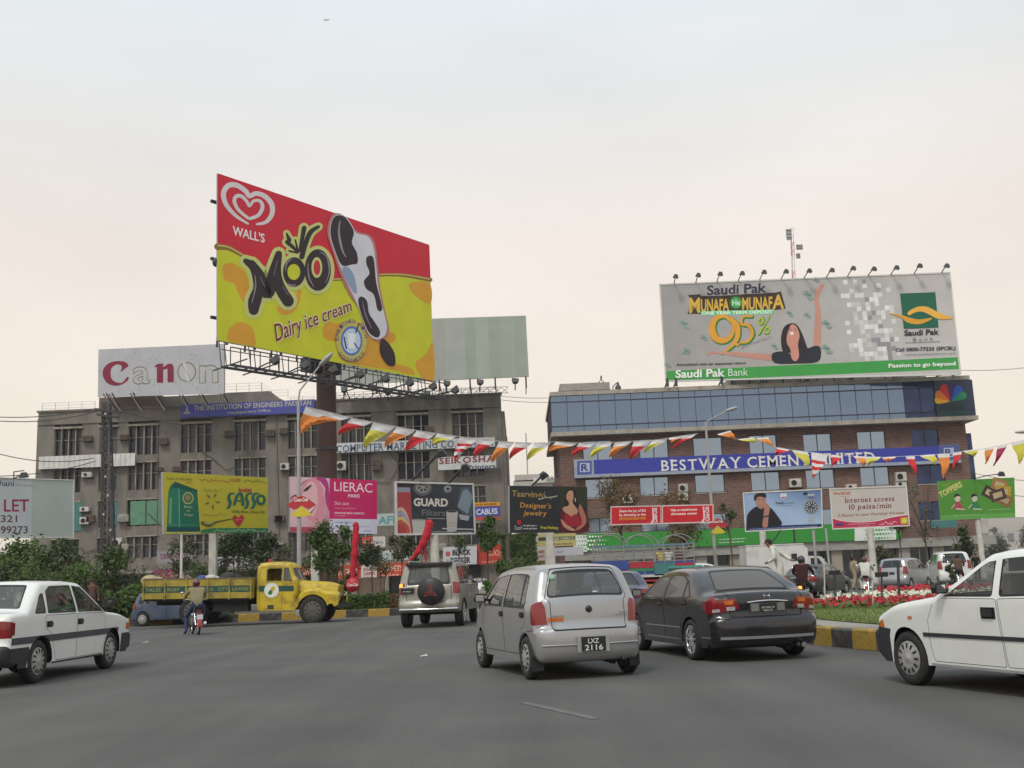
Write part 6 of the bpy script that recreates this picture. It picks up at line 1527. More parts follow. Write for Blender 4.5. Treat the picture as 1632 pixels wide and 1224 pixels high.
build_car(root,B,P_white,side,strip,[(.22,.60,'f','front_bumper',M_clad),(.22,.57,'r','rear_bumper',M_clad),(.6,.7,'f','corner_lamp',M_oral)],(1.16,-1.205),G_clear,R_=.278,tw=.155,track=.69,bottom=.225,wheel_style='cover',seats=((.15,.35),(.15,-.35)),rear_seat=-.85)
mirror(root,B,.44,.975,None,.85); handle(root,B,-.14,.79,M_black,.15,.07)
# ---- silver four-wheel drive with a covered spare wheel
prof=[(-2.05,.42),(-2.22,.45),(-2.27,.55),(-2.28,.68),(-2.25,.745),(-2.19,.77),(-2.18,1.0),(-2.165,1.18),(-2.13,1.24),(-2.04,1.62),(-1.98,1.77),(-1.90,1.82),(-1.5,1.85),(-.6,1.865),(.2,1.84),(.48,1.79),(.85,1.45),(1.08,1.22),(1.2,1.18),(1.7,1.13),(2.15,1.05),(2.27,.95),(2.30,.8),(2.33,.62),(2.28,.48),(2.1,.42)]
B=Body(prof,1.86,1.865,1.18,th=.19,kr=.10,kf=.15,crown=.03,r=.07,h=.08,tuck=.03)
root=car_at('silver_four_wheel_drive','beige silver four-wheel drive with a black covered spare wheel on its rear door',735,997,5.9,'R',-1.42,-.80,px2=None)
rd=rnd([(-1.0,.9),(-.9,.65),(-.85,.5),(-.12,.5),(-.12,1.2),(-1.1,1.2)],.03); fd=rnd([(-.10,.5),(.8,.5),(.95,.8),(.98,1.2),(-.10,1.2)],.03)
side=[('=gap',M_gap,rd,.006),('door',P_beige,shrink(rd,.012),0),('=gap',M_gap,fd,.006),('door',P_beige,shrink(fd,.012),0)]
for P_ in ([(-2.0,1.24),(-1.2,1.24),(-1.2,1.74),(-1.9,1.72)],[(-1.12,1.24),(-.15,1.24),(-.15,1.76),(-1.12,1.75)],[(-.08,1.24),(.98,1.24),(.48,1.70),(-.08,1.76)]): side+=[('door_seal',M_seal,rnd(P_,.06),.004),('side_window',G_tint,shrink(rnd(P_,.06),.02),.008)]
side+=[('side_cladding',mat('grey_cladding',(.16,.155,.13),.5),boxpoly(-2.1,.5,-1.9,.72),-.004),('tail_lamp',M_redl,boxpoly(-2.16,.98,-2.02,1.3),-.004),('side_cladding',MATS['grey_cladding'],boxpoly(-.95,.44,.9,.62),-.01)]
strip=[('=gap',M_gap,[((-2.19,.79),-.82),((-2.19,.79),.82),((-1.95,1.79),.8),((-1.95,1.79),-.8)],.006,.03),('rear_door',P_beige,[((-2.19,.80),-.80),((-2.19,.80),.80),((-1.96,1.785),.785),((-1.96,1.785),-.785)],0,.03),
         ('window_seal',M_seal,[((-2.13,1.24),-.78),((-2.13,1.24),.78),((-2.0,1.72),.78),((-2.0,1.72),-.78)],-.001,.06),('rear_window',G_dust2,[((-2.12,1.27),-.74),((-2.12,1.27),.74),((-2.01,1.69),.73),((-2.01,1.69),-.73)],.004,.06),
         ('tail_lamp+',M_redl,[((-2.18,.95),.87),((-2.13,1.3),.87),((-2.13,1.3),1),((-2.18,.95),1)],-.004,.0),('windscreen',G_clear,[((.55,1.73),-.84),((.55,1.73),.84),((1.05,1.25),.9),((1.05,1.25),-.9)],.004,.05)]
build_car(root,B,P_beige,side,strip,[(.95,1.3,'r','tail_lamp',M_redl)],(1.36,-1.42),G_tint,R_=.385,tw=.25,track=.79,bottom=.44,wheel_style='suv',seats=((.2,.4),(.2,-.4)),rear_seat=-.7)
mirror(root,B,.86,1.25,M_black,1.4)
b=MB(); pts=[B.map(-2.285,.52,v/8*.97)+Vector((-.02,0,0)) for v in range(-8,9)]; b.tube(pts,.035,M_chrome,8); b.build('chrome_bar',root,local=True)
b=MB(); b.box(-2.0,-.68,1.79,-1.86,.68,1.83,M_black); b.box(-2.1,-.66,1.755,-1.95,.66,1.79,M_black); b.build('roof_spoiler',root,local=True)
b=MB()
for sg in (1,-1): b.tube([(-1.6,sg*.68,1.85),(-1.5,sg*.68,1.9),(.1,sg*.68,1.9),(.2,sg*.68,1.84)],.02,M_grey,6)
b.build('roof_rail',root,local=True)
b=MB(); c_=Vector((-2.19,-.10,1.02)); b.lathe(c_,(-1,0,0),[(0,.37),(.04,.385),(.20,.385),(.235,.35),(.24,.001)],M_black,36); sw=b.build('spare_wheel_cover',root,local=True)
a=local_art(root,Vector((-2.432,-.10,1.0)),Vector((-1,0,0)),Vector((0,-1,0)),Vector((0,0,1)))
for k in range(3):
    t=R(90+120*k); q=[(.02*math.cos(t),.02*math.sin(t)),(.10*math.cos(t+.42),.10*math.sin(t+.42)),(.20*math.cos(t),.20*math.sin(t)),(.10*math.cos(t-.42),.10*math.sin(t-.42))]; a.stroke(spline(q,4,True),(.016,.016),'9c3838',closed=True,smooth=False)
a.mb.build('emblem',sw,local=True)
b=MB(); b.box(-2.215,.42,.97,-2.2,.80,1.13,M_plate); b.box(-2.22,.38,1.14,-2.2,.80,1.17,M_chrome); pl=b.build('number_plate',root,local=True)
a=local_art(root,Vector((-2.216,.61,.98)),Vector((-1,0,0)),Vector((0,-1,0)),Vector((0,0,1))); a.words(-.12,.07,.12,.07,.04,'a8a8a8',3); a.mb.build('lettering',pl,local=True)
b=MB(); q=[B.map(-2.17,z,v)+Vector((-.02,0,0)) for z,v in ((1.18,.87),(1.18,.98),(1.28,.98),(1.28,.87))]; b.quad(*q,E_brake); b.build('lit_brake_lamp',root,local=True)
# ---- generic small cars further off
def small_sedan(root,pnt,glass,L=4.2,W=1.68,H=1.4,style='cover',lit=False,est=.06):
    k=L/4.3; prof=[(x*k,z*H/1.4) for x,z in [(-1.95,.24),(-2.1,.28),(-2.15,.42),(-2.14,.58),(-2.10,.64),(-2.10,.85),(-2.07,.95),(-1.95,.99),(-1.66,1.01),(-1.3,1.20),(-1.05,1.335),(-.85,1.38),(-.3,1.40),(.1,1.375),(.28,1.33),(.7,1.09),(1.0,.93),(1.12,.90),(1.6,.83),(1.98,.74),(2.1,.65),(2.14,.5),(2.14,.38),(2.08,.25),(1.95,.21)]]
    B=Body(prof,W,H,.92*H/1.4,th=.2,kr=.12,kf=.2,crown=.03,r=.08,h=est*1.3)
    f=H/1.4; S_=lambda P: [(x*k,z*f) for x,z in P]; T=lambda P: [((x*k,z*f),v) for (x,z),v in P]
    rd=S_([(-.95,.62),(-.84,.40),(-.78,.28),(-.15,.28),(-.15,.94),(-1.2,.95),(-1.15,.78)]); fd=S_([(-.13,.28),(.8,.28),(.92,.6),(.94,.93),(-.13,.94)])
    side=[('=gap',M_gap,rd,.005),('door',pnt,shrink(rd,.012),0),('=gap',M_gap,fd,.005),('door',pnt,shrink(fd,.012),0)]
    for P_ in ([(-1.3,.97),(-.17,.96),(-.18,1.34),(-.8,1.33),(-1.06,1.22)],[(-.11,.96),(.88,.95),(.27,1.29),(-.12,1.34)]): side+=[('door_seal',M_seal,S_(P_),.004),('side_window',glass,shrink(S_(P_),.03),.008)]
    side+=[('tail_lamp',M_redl,S_([(-2.1,.72),(-1.9,.74),(-1.95,.92),(-2.1,.93)]),-.004),('headlamp',M_clr,S_([(1.8,.62),(2.05,.58),(2.08,.68),(1.85,.74)]),-.003)]
    strip=[('window_seal',M_seal,T([((-1.62,1.02),-.82),((-1.62,1.02),.82),((-1.05,1.33),.76),((-1.05,1.33),-.76)]),-.001,.05),('rear_window',glass,T([((-1.58,1.045),-.78),((-1.58,1.045),.78),((-1.08,1.315),.73),((-1.08,1.315),-.73)]),.003,.05),
             ('tail_lamp+',M_redl,T([((-2.10,.72),.55),((-2.08,.93),.6),((-2.08,.93),1),((-2.10,.72),1)]),-.004,.0),('windscreen',glass,T([((.33,1.30),-.82),((.33,1.30),.82),((.97,.945),.9),((.97,.945),-.9)]),.004,.05),
             ('headlamp+',M_clr,T([((2.0,.73),.5),((2.0,.73),1),((2.12,.6),1),((2.12,.6),.5)]),-.003,.0),('grille',M_black,T([((2.05,.70),-.4),((2.05,.70),.4),((2.12,.58),.4),((2.12,.58),-.4)]),.008,.0),('number_plate',M_plate,T([((-2.10,.68),-.2),((-2.10,.68),.2),((-2.10,.80),.2),((-2.10,.80),-.2)]),-.008,.0)]
    build_car(root,B,pnt,side,strip,[(.72*f,.93*f,'r','tail_lamp',M_redl)],(1.22*k,-1.22*k),glass,R_=.29,tw=.17,track=W/2-.12,bottom=.24,wheel_style=style,seats=((.15,.36),(.15,-.36)),rear_seat=-.85)
    mirror(root,B,.82*k,.97*f,pnt); b=MB(); b.tube([(-2.11*k,-.3,.84*f),(-2.13*k,0,.85*f),(-2.11*k,.3,.84*f)],.02,M_chrome,6); b.build('chrome_garnish',root,local=True); return B
def small_hatch(root,pnt,glass,L=3.5,W=1.5,H=1.48,bumper=None):
    k=L/3.5; f=H/1.46; prof=[(x*k,z*f) for x,z in [(-1.6,.22),(-1.71,.26),(-1.745,.4),(-1.74,.57),(-1.69,.64),(-1.67,.85),(-1.63,.99),(-1.55,1.2),(-1.46,1.37),(-1.36,1.415),(-.7,1.455),(-.1,1.45),(.25,1.41),(.5,1.32),(.85,1.08),(1.08,.95),(1.4,.87),(1.62,.76),(1.72,.62),(1.74,.42),(1.68,.25),(1.55,.21)]]
    B=Body(prof,W,H,.93*f,th=.19,kr=.1,kf=.2,crown=.03,r=.08,h=.08); S_=lambda P: [(x*k,z*f) for x,z in P]; T=lambda P: [((x*k,z*f),v) for (x,z),v in P]
    rd=S_([(-.95,.6),(-.85,.4),(-.8,.3),(-.25,.3),(-.25,.95),(-1.25,.93),(-1.15,.75)]); fd=S_([(-.23,.3),(.75,.3),(.85,.6),(.86,.95),(-.23,.95)])
    side=[('=gap',M_gap,rd,.005),('door',pnt,shrink(rd,.012),0),('=gap',M_gap,fd,.005),('door',pnt,shrink(fd,.012),0)]
    for P_ in ([(-1.42,.97),(-1.15,.97),(-1.12,1.33),(-1.34,1.28)],[(-1.08,.96),(-.27,.965),(-.28,1.38),(-1.05,1.35)],[(-.2,.965),(.84,.97),(.3,1.36),(-.2,1.38)]): side+=[('door_seal',M_seal,S_(P_),.004),('side_window',glass,shrink(S_(P_),.025),.008)]
    side+=[('tail_lamp',M_redl,S_([(-1.7,.74),(-1.5,.74),(-1.52,.95),(-1.6,1.15),(-1.68,1.1)]),-.004)]
    if bumper: side+=[('rear_bumper',bumper,S_([(-1.75,.2),(-1.5,.2),(-1.5,.56),(-1.75,.58)]),-.005),('front_bumper',bumper,S_([(1.45,.2),(1.75,.2),(1.75,.58),(1.45,.56)]),-.005)]
    strip=[('window_seal',M_seal,T([((-1.62,1.0),-.84),((-1.62,1.0),.84),((-1.46,1.36),.78),((-1.46,1.36),-.78)]),-.001,.07),('rear_window',glass,T([((-1.61,1.03),-.8),((-1.61,1.03),.8),((-1.475,1.34),.74),((-1.475,1.34),-.74)]),.003,.06),
             ('tail_lamp+',M_redl,T([((-1.67,.74),.82),((-1.6,1.1),.88),((-1.6,1.1),1),((-1.67,.74),1)]),-.004,.0),('windscreen',glass,T([((.53,1.30),-.82),((.53,1.30),.82),((1.04,.965),.9),((1.04,.965),-.9)]),.004,.05),
             ('number_plate',M_plate,T([((-1.68,.70),-.2),((-1.68,.70),.2),((-1.675,.82),.2),((-1.675,.82),-.2)]),-.008,.0),('headlamp+',M_clr,T([((1.6,.76),.5),((1.6,.76),1),((1.71,.65),1),((1.71,.65),.5)]),-.003,.0)]
    build_car(root,B,pnt,side,strip,[(.74*f,1.1*f,'r','tail_lamp',M_redl)],(1.12*k,-1.2*k),glass,R_=.275,tw=.16,track=W/2-.1,bottom=.23,wheel_style='cover',seats=((.1,.34),(.1,-.34)),rear_seat=-.8)
    mirror(root,B,.72*k,1.0*f,M_black); return B
r=car_at('dark_blue_saloon','dark blue saloon seen between the silver hatchback and the charcoal saloon',1030,1000,-3,'R',-1.22,-.72); small_sedan(r,P_dblue,G_clear,4.3,1.68,1.38)
r=car_at('blue_grey_hatchback','old blue grey hatchback facing right behind the rear of the yellow truck bed',228,998.5,96,'R',-1.25,-.70); small_hatch(r,P_blue,G_clear,3.7,1.6,1.36)
r=car_at('white_small_saloon','white saloon behind the bonnet of the silver four-wheel drive',762,966,-166,'R',1.2,.7); small_sedan(r,P_white,G_clear,4.0,1.6,1.38)
r=car_at('grey_saloon','dark grey green saloon with a lit tail lamp left of the flower bed',1312,952,38,'R',-1.22,-.72); small_sedan(r,P_dkg,G_clear,4.3,1.68,1.4)
r=car_at('pale_tall_hatchback','pale silver tall hatchback beyond the flower bed, rear towards the viewer',1452,940,40,'R',-1.2,-.68); small_hatch(r,P_grey,G_clear,3.5,1.52,1.56)
r=car_at('white_red_wagon','white wagon with a red lower tail far behind the flower bed',1545,934,12,'R',-1.2,-.7); small_hatch(r,P_white,G_clear,4.0,1.7,1.8)
r=car_at('parked_dark_car','dark small car parked before the carpet shops left of the silver four-wheel drive',622,950,60,'R',-1.2,-.7); small_hatch(r,P_dkg,G_clear,3.6,1.55,1.45)
r=car_at('parked_white_car','white small car parked before the shops right of the round red sign',604,948,75,'R',-1.2,-.7); small_hatch(r,P_white,G_clear,3.5,1.5,1.4)
# ================================================================ PEOPLE
def cloth(name,rgb): return mat(name,rgb,.9,var=.15,scale=6,spec=.2)
M_skin=mat('brown_skin',(.22,.115,.07),.6,var=.08); M_hair=mat('black_hair',(.012,.01,.01),.7)
STAND=dict(pel=(0,0,.95),spi=(0,0,1.15),che=(.01,0,1.36),nec=(.0,0,1.50),hd=(.02,0,1.60),top=(.01,0,1.70),shL=(0,.18,1.43),elL=(-.02,.25,1.16),wrL=(.06,.25,.92),haL=(.09,.25,.83),
             shR=(0,-.18,1.43),elR=(-.02,-.25,1.16),wrR=(.06,-.25,.92),haR=(.09,-.25,.83),hiL=(0,.09,.90),knL=(.03,.10,.50),anL=(-.01,.10,.09),toL=(.15,.11,.04),hiR=(0,-.09,.90),knR=(.03,-.10,.50),anR=(-.01,-.10,.09),toR=(.15,-.11,.04))
RIDE=dict(pel=(-.28,0,.84),spi=(-.25,0,1.02),che=(-.17,0,1.24),nec=(-.13,0,1.37),hd=(-.10,0,1.47),top=(-.11,0,1.56),shL=(-.17,.19,1.31),elL=(.02,.29,1.13),wrL=(.24,.27,1.07),haL=(.32,.27,1.06),
            shR=(-.17,-.19,1.31),elR=(.02,-.29,1.13),wrR=(.24,-.27,1.07),haR=(.32,-.27,1.06),hiL=(-.26,.10,.82),knL=(.10,.20,.70),anL=(-.02,.19,.30),toL=(.15,.21,.25),hiR=(-.26,-.10,.82),knR=(.10,-.20,.70),anR=(-.02,-.19,.30),toR=(.15,-.21,.25))
RAD=dict(pel=.125,spi=.12,che=.135,nec=.055,hd=.095,top=.06,sh=.07,el=.047,wr=.032,ha=.04,hi=.095,kn=.062,an=.045,to=.035)
BONES=[('pel','spi'),('spi','che'),('che','nec'),('nec','hd'),('hd','top')]+[(a+s,b+s) for s in 'LR' for a,b in (('sh','el'),('el','wr'),('wr','ha'),('hi','kn'),('kn','an'),('an','to'))]+[('che','shL'),('che','shR'),('pel','hiL'),('pel','hiR')]
def person(label,loc,rz,pose,shirt,trousers,name='person',helmet=None,loose=False,fingers=False,scale=1.,group=None,hair=True,shoe=None,extra=None):
    root=thing(name,label,'person',loc,rz,group); root.scale=(scale,)*3
    J={k: Vector(v) for k,v in pose.items()}; names=list(J); idx={k: i for i,k in enumerate(names)}
    V=[J[k] for k in names]; E=[(idx[a],idx[b]) for a,b in BONES]; Rr=[RAD.get(k,RAD.get(k[:2],.05)) for k in names]
    if loose:
        for k,f in (('spi',1.15),('pel',1.2),('elL',1.5),('elR',1.5),('knL',1.45),('knR',1.45),('anL',1.35),('anR',1.35)): Rr[idx[k]] *= f
    for s in 'LR':
        w_,h_=J['wr' + s],J['ha' + s]; d=(h_-w_).normalized(); side_=d.cross(Vector((0,0,1)) if abs(d.z)<.8 else Vector((1,0,0))).normalized()
        for k in range(5 if fingers else 0):
            o=side_*(k-1.6)*.02; L=(.07,.08,.075,.06,.05)[k]; b0=len(V); dn=Vector((0,0,-.35))
            if k==4: o=side_*-.045-d*.04;
            V+=[h_+o,h_+o+d*L*.6,h_+o+d*L*.9+dn*L]; Rr+=[.010,.0095,.008]; E+=[(idx['ha' + s],b0),(b0,b0+1),(b0+1,b0+2)]
    me=bpy.data.meshes.new('body'); me.from_pydata([tuple(v) for v in V],E,[]); o=bpy.data.objects.new('body_tmp',me); col.objects.link(o)
    sk_=o.modifiers.new('s','SKIN'); o.modifiers.new('u','SUBSURF').levels=2
    for i,r in enumerate(Rr):
        sv=me.skin_vertices[0].data[i]; fx=1.25 if i<len(names) and names[i] in ('che','spi','pel') else 1.; sv.radius=(r*fx if fx>1 else r,r*(.8 if fx>1 else 1)); sv.use_root=i==0
    bpy.context.view_layer.update(); dg=bpy.context.evaluated_depsgraph_get(); m2=bpy.data.meshes.new_from_object(o.evaluated_get(dg)); bpy.data.objects.remove(o)
    sl=[shirt,trousers,M_skin,shoe or M_black]
    m2.materials.clear()
    for m in sl: m2.materials.append(m)
    kind={}
    for a,b in BONES:
        k=0
        if a[:2] in ('hi','kn') or b[:2] == 'hi': k=1
        if a[:2] in ('ne','hd','wr'): k=2
        if a[:2] == 'an': k=3
        kind[(a,b)]=k
    for p in m2.polygons:
        p.use_smooth=True; c=p.center; best=(9,0)
        for (a,b),k in kind.items():
            A_,B_=J[a],J[b]; d=B_-A_; t=max(0,min(1,(c-A_).dot(d)/max(1e-6,d.length_squared))); q=(c-(A_+d*t)).length
            if k==0 and a[:2] == 'el' and t>.85: k=2
            if a == 'che' and b == 'nec' and t>.75: k=2
            if q<best[0]: best=(q,k)
        p.material_index=best[1]
    if extra: pass
    m2.name = 'body'; link('body',m2,root)
    h=J['hd']; up=(J['top']-J['nec']).normalized()
    if helmet:
        b=MB(); b.ball(h+Vector((-.005,0,.035)),.135,.115,.125,helmet,n=16); b.ball(h+Vector((.03,0,-.02)),.11,.105,.10,helmet,n=14); hm=b.build('helmet',root,local=True)
        b=MB(); b.add([h+Vector((.09,y,z))+Vector((.042*(1-(y/.1)**2),0,0)) for z in (-.03,.05) for y in (-.085,-.04,0,.04,.085)],[(0,1,6,5),(1,2,7,6),(2,3,8,7),(3,4,9,8)],M_black); b.build('visor',hm,local=True)
    elif hair:
        b=MB(); b.ball(h+Vector((-.02,0,.045)),.10,.088,.085,M_hair,n=14); b.ball(h+Vector((-.045,0,.0)),.07,.08,.08,M_hair,n=12); b.build('hair',root,local=True)
    if not helmet:
        b=MB(); b.ball(h+Vector((.088,0,-.01)),.02,.013,.022,M_skin,n=8)
        for s in (1,-1): b.ball(h+Vector((.0,s*.088,-.005)),.02,.012,.03,M_skin,n=8)
        for s in (1,-1): b.ball(h+Vector((.078,s*.032,.018)),.01,.014,.008,M_hair,n=8)
        b.ball(h+Vector((.08,0,-.05)),.01,.028,.007,mat('lip_brown',(.14,.05,.04),.6),n=8); b.build('face',root,local=True)
    return root
# ================================================================ MOTORCYCLES
M_bred=mat('red_tank_paint',(.35,.02,.02),.25,coat=.6)
def motorcycle(label,px,py,head,pnt=None,group=None,lit=True):
    g=gnd(px,py); th=R(head); f=Vector((math.sin(th),math.cos(th),0)); c=g+f*.62
    root=thing('motorcycle',label,'motorcycle',(c.x,c.y,0),math.pi/2-th,group); pnt=pnt or M_bred
    for x in (.63,-.62):
        b=MB(); ring=[(x+.265*math.cos(a),0,.295+.265*math.sin(a)) for a in [2*math.pi*k/28 for k in range(29)]]; b.tube(ring,.036,M_rubber,8,cap=False); w_=b.build('wheel',root,local=True)
        b=MB(); b.tube([(x+(.235)*math.cos(a),0,.295+.235*math.sin(a)) for a in [2*math.pi*k/28 for k in range(29)]],.014,M_chrome,6,cap=False); b.lathe((x,-.05,.295),(0,1,0),[(0,.001),(0,.05),(.1,.05),(.1,.001)],M_grey,12)
        for k in range(14): a=2*math.pi*k/14; b.tube([(x,.02*(-1)**k,.295),(x+.23*math.cos(a),0,.295+.23*math.sin(a))],.004,M_chrome,4)
        b.build('spokes',w_,local=True)
        b=MB(); n=9; a0,a1=(50,190) if x<0 else (20,150); P=[(x+.33*math.cos(R(a0+(a1-a0)*k/n)),.295+.33*math.sin(R(a0+(a1-a0)*k/n))) for k in range(n+1)]
        b.add([(X_,y,Z_) for X_,Z_ in P for y in (-.06,.06)],[(2*k,2*k+1,2*k+3,2*k+2) for k in range(n)],pnt if x<0 else M_chrome,smooth=True); b.build('mudguard',root,local=True)
    b=MB()
    for s in (1,-1): b.tube([(.63,s*.07,.295),(.47,s*.07,.72),(.40,s*.06,.95)],.022,M_chrome,8); b.tube([(-.62,s*.08,.295),(-.45,s*.09,.62)],.022,M_chrome,8); b.tube([(-.62,s*.07,.295),(-.15,s*.07,.33)],.018,M_black,6)
    b.tube([(.40,0,.88),(.1,0,.62),(.05,0,.34),(-.2,0,.3)],.025,M_black,8); b.tube([(.40,0,.9),(-.1,0,.68),(-.62,0,.68)],.022,M_black,8); b.build('frame',root,local=True)
    b=MB(); b.ball((.14,0,.80),.24,.115,.11,pnt,n=16); b.build('fuel_tank',root,local=True)
    b=MB(); b.prism([(-.62,-.11,.74),(-.1,-.1,.74),(.0,-.09,.80),(-.1,-.1,.82),(-.35,-.11,.81),(-.66,-.11,.84)],(0,.22,0),M_black); b.build('saddle',root,local=True)
    b=MB(); b.lathe((.12,-.1,.40),(0,1,0),[(0,.001),(0,.10),(.2,.10),(.2,.001)],M_grey,14); b.box(.1,-.06,.42,.25,.06,.62,M_grey)
    for k in range(5): b.box(.08,-.08,.46+k*.03,.27,.08,.468+k*.03,M_grey)
    b.build('engine',root,local=True)
    b=MB(); b.tube([(.2,-.11,.42),(.22,-.13,.28),(.0,-.15,.24),(-.25,-.16,.27),(-.8,-.17,.36)],[.02,.02,.022,.038,.042],M_chrome,10); b.build('exhaust_pipe',root,local=True)
    b=MB(); b.tube([(.24,.33,1.03),(.36,.22,1.05),(.38,0,1.0),(.36,-.22,1.05),(.24,-.33,1.03)],.014,M_chrome,8)
    for s in (1,-1): b.tube([(.34,s*.26,1.05),(.38,s*.33,1.22)],.006,M_chrome,5); b.ball((.38,s*.35,1.25),.015,.055,.04,M_chrome if s>0 else M_black,n=10)
    b.build('handlebar',root,local=True)
    b=MB(); b.lathe((.42,0,.92),(1,0,0),[(0,.03),(.04,.085),(.12,.09),(.13,.001)],M_chrome,16); b.build('headlamp',root,local=True)
    b=MB(); b.box(-.87,-.05,.66,-.80,.05,.74,M_redl if not lit else E_brake); b.build('tail_lamp',root,local=True)
    b=MB(); b.box(-.90,-.09,.46,-.885,.09,.60,mat('pale_number_plate',(.6,.6,.62),.4)); b.build('number_plate',root,local=True)
    b=MB(); b.tube([(.0,.1,.28),(-.08,.22,.02)],.012,M_black,5)
    for s in (1,-1): b.tube([(.08,s*.08,.28),(.08,s*.24,.27)],.014,M_black,6)
    b.build('foot_peg',root,local=True); return root
M_khaki=cloth('khaki_shirt',(.26,.23,.14)); M_jean=cloth('blue_jeans',(.035,.05,.11)); M_helm=mat('maroon_helmet',(.08,.015,.02),.25,coat=.6)
M_wcloth=cloth('white_cotton',(.55,.55,.50)); M_brcl=cloth('brown_cotton',(.10,.06,.045)); M_dkcl=cloth('dark_maroon_cloth',(.045,.015,.018)); M_blcl=cloth('black_trousers',(.02,.02,.022)); M_tan=cloth('tan_cotton',(.33,.27,.19))
def ride(mc,label,shirt,tro,helmet=None,dz=0.,**k):
    P=dict(RIDE); M=wm(mc); return person(label,tuple(M.translation+Vector((0,0,dz))),mc.rotation_euler[2],P,shirt,tro,helmet=helmet,**k)
m1=motorcycle('red motorcycle with chrome exhaust ridden by the man in a khaki shirt',316,1012,-24,lit=False)
P=dict(RIDE); P.update(anL=(-.12,.28,.10),toL=(.04,.32,.04),knL=(.06,.26,.52))
person('motorcyclist in a khaki shirt and maroon helmet with one foot on the road',tuple(wm(m1).translation),m1.rotation_euler[2],P,M_khaki,M_jean,helmet=M_helm,scale=1.02)
m2_=motorcycle('motorcycle with a lit red tail lamp right of the charcoal saloon',1280,975,22,pnt=M_black)
ride(m2_,'motorcyclist in dark maroon clothes and a dark helmet right of the charcoal saloon',M_dkcl,M_blcl,helmet=mat('navy_helmet',(.02,.02,.04),.3,coat=.5))
m3=motorcycle('dark red motorcycle before the pale tall hatchback',1382,950,20,lit=False)
ride(m3,'motorcyclist in a white shirt with a black patch before the pale tall hatchback',M_wcloth,M_wcloth,helmet=mat('rust_cap',(.13,.05,.04),.6),loose=True)
m4=motorcycle('motorcycle beside the white wagon beyond the flower bed',1533,940,15,lit=False,pnt=M_black)
ride(m4,'motorcyclist in a brown shirt beside the white wagon',M_brcl,M_blcl)
def stroller(label,px,Y,shirt,tro,rz,h=1.,**k):
    p=at(px,900,Y); return person(label,(p.x,Y,k.pop('z',.0)),rz,k.pop('pose',STAND),shirt,tro,scale=h,**k)
P=dict(STAND); P.update(knL=(.18,.10,.52),anL=(.20,.1,.10),toL=(.36,.1,.05),knR=(-.05,-.1,.52),anR=(-.22,-.1,.14),toR=(-.08,-.1,.05))
stroller('pedestrian in a pale tan shirt walking behind the grey saloon',1360,57,M_tan,M_tan,.3,loose=True,pose=P)
P2=dict(P); P2.update(che=(.16,0,1.30),nec=(.26,0,1.4),hd=(.34,0,1.46),top=(.38,0,1.54),shL=(.16,.18,1.34),shR=(.16,-.18,1.34),elL=(.28,.22,1.1),elR=(.28,-.22,1.1),wrL=(.42,.22,1.0),wrR=(.42,-.22,1.0),haL=(.5,.22,.98),haR=(.5,-.22,.98))
stroller('stooping man in white behind the bonnet of the pale tall hatchback',1480,62,M_wcloth,M_wcloth,0,pose=P2,loose=True)
stroller('pedestrian in brown standing by the shrubs near the lattice pylon',148,46,M_brcl,M_brcl,-1.2,z=.22,loose=True)
stroller('man in dark clothes beyond the white wagon',1556,66,M_blcl,M_blcl,-1.5)
# driver of the white saloon, one arm on the window ledge
SIT=dict(pel=(-.22,0,.0),spi=(-.27,0,.18),che=(-.32,0,.42),nec=(-.33,0,.56),hd=(-.31,0,.67),top=(-.32,0,.76),shL=(-.32,.18,.48),elL=(-.12,.24,.28),wrL=(.12,.18,.38),haL=(.2,.16,.42),
           shR=(-.32,-.18,.48),elR=(-.18,-.335,.40),wrR=(.05,-.36,.425),haR=(.13,-.355,.43),hiL=(-.2,.09,-.02),knL=(.24,.12,.10),anL=(.5,.12,-.22),toL=(.62,.12,-.2),hiR=(-.2,-.09,-.02),knR=(.24,-.12,.10),anR=(.5,-.12,-.22),toR=(.62,-.12,-.2))
def sitter(car,x,y,z,label,shirt,tro,s=1.,**k):
    M=wm(car) @ Matrix.Diagonal((*car.scale,1)); p=M @ Vector((x,y,z)); return person(label,tuple(p),car.rotation_euler[2],k.pop('pose',SIT),shirt,tro,scale=s,**k)
sitter(ROOT_WS,.22,-.37,.50,'driver of the white saloon resting a bare arm on the window ledge',M_wcloth,M_blcl,fingers=True)
# ================================================================ TRUCKS AND VANS
M_yel=mat('faded_yellow_paint',(.50,.37,.015),.45,var=.15,scale=2,dirt=(.17,.10,.03),dscale=3,damt=.8); M_yel2=mat('dull_yellow_boards',(.34,.26,.03),.6,var=.2,scale=3,dirt=(.10,.075,.035),dscale=2.2,damt=.85)
M_dgr=mat('dark_green_band',(.01,.06,.045),.6,var=.1)
g=gnd(492,993); TX=g.x-1.62; TY=g.y+1.0
tk=thing('yellow_truck','old yellow bonneted truck with a green band and long open bed, facing right','truck',(TX,TY,0),R(-1.5)); tk.rotation_euler=(0,R(1.5),R(-1.5))
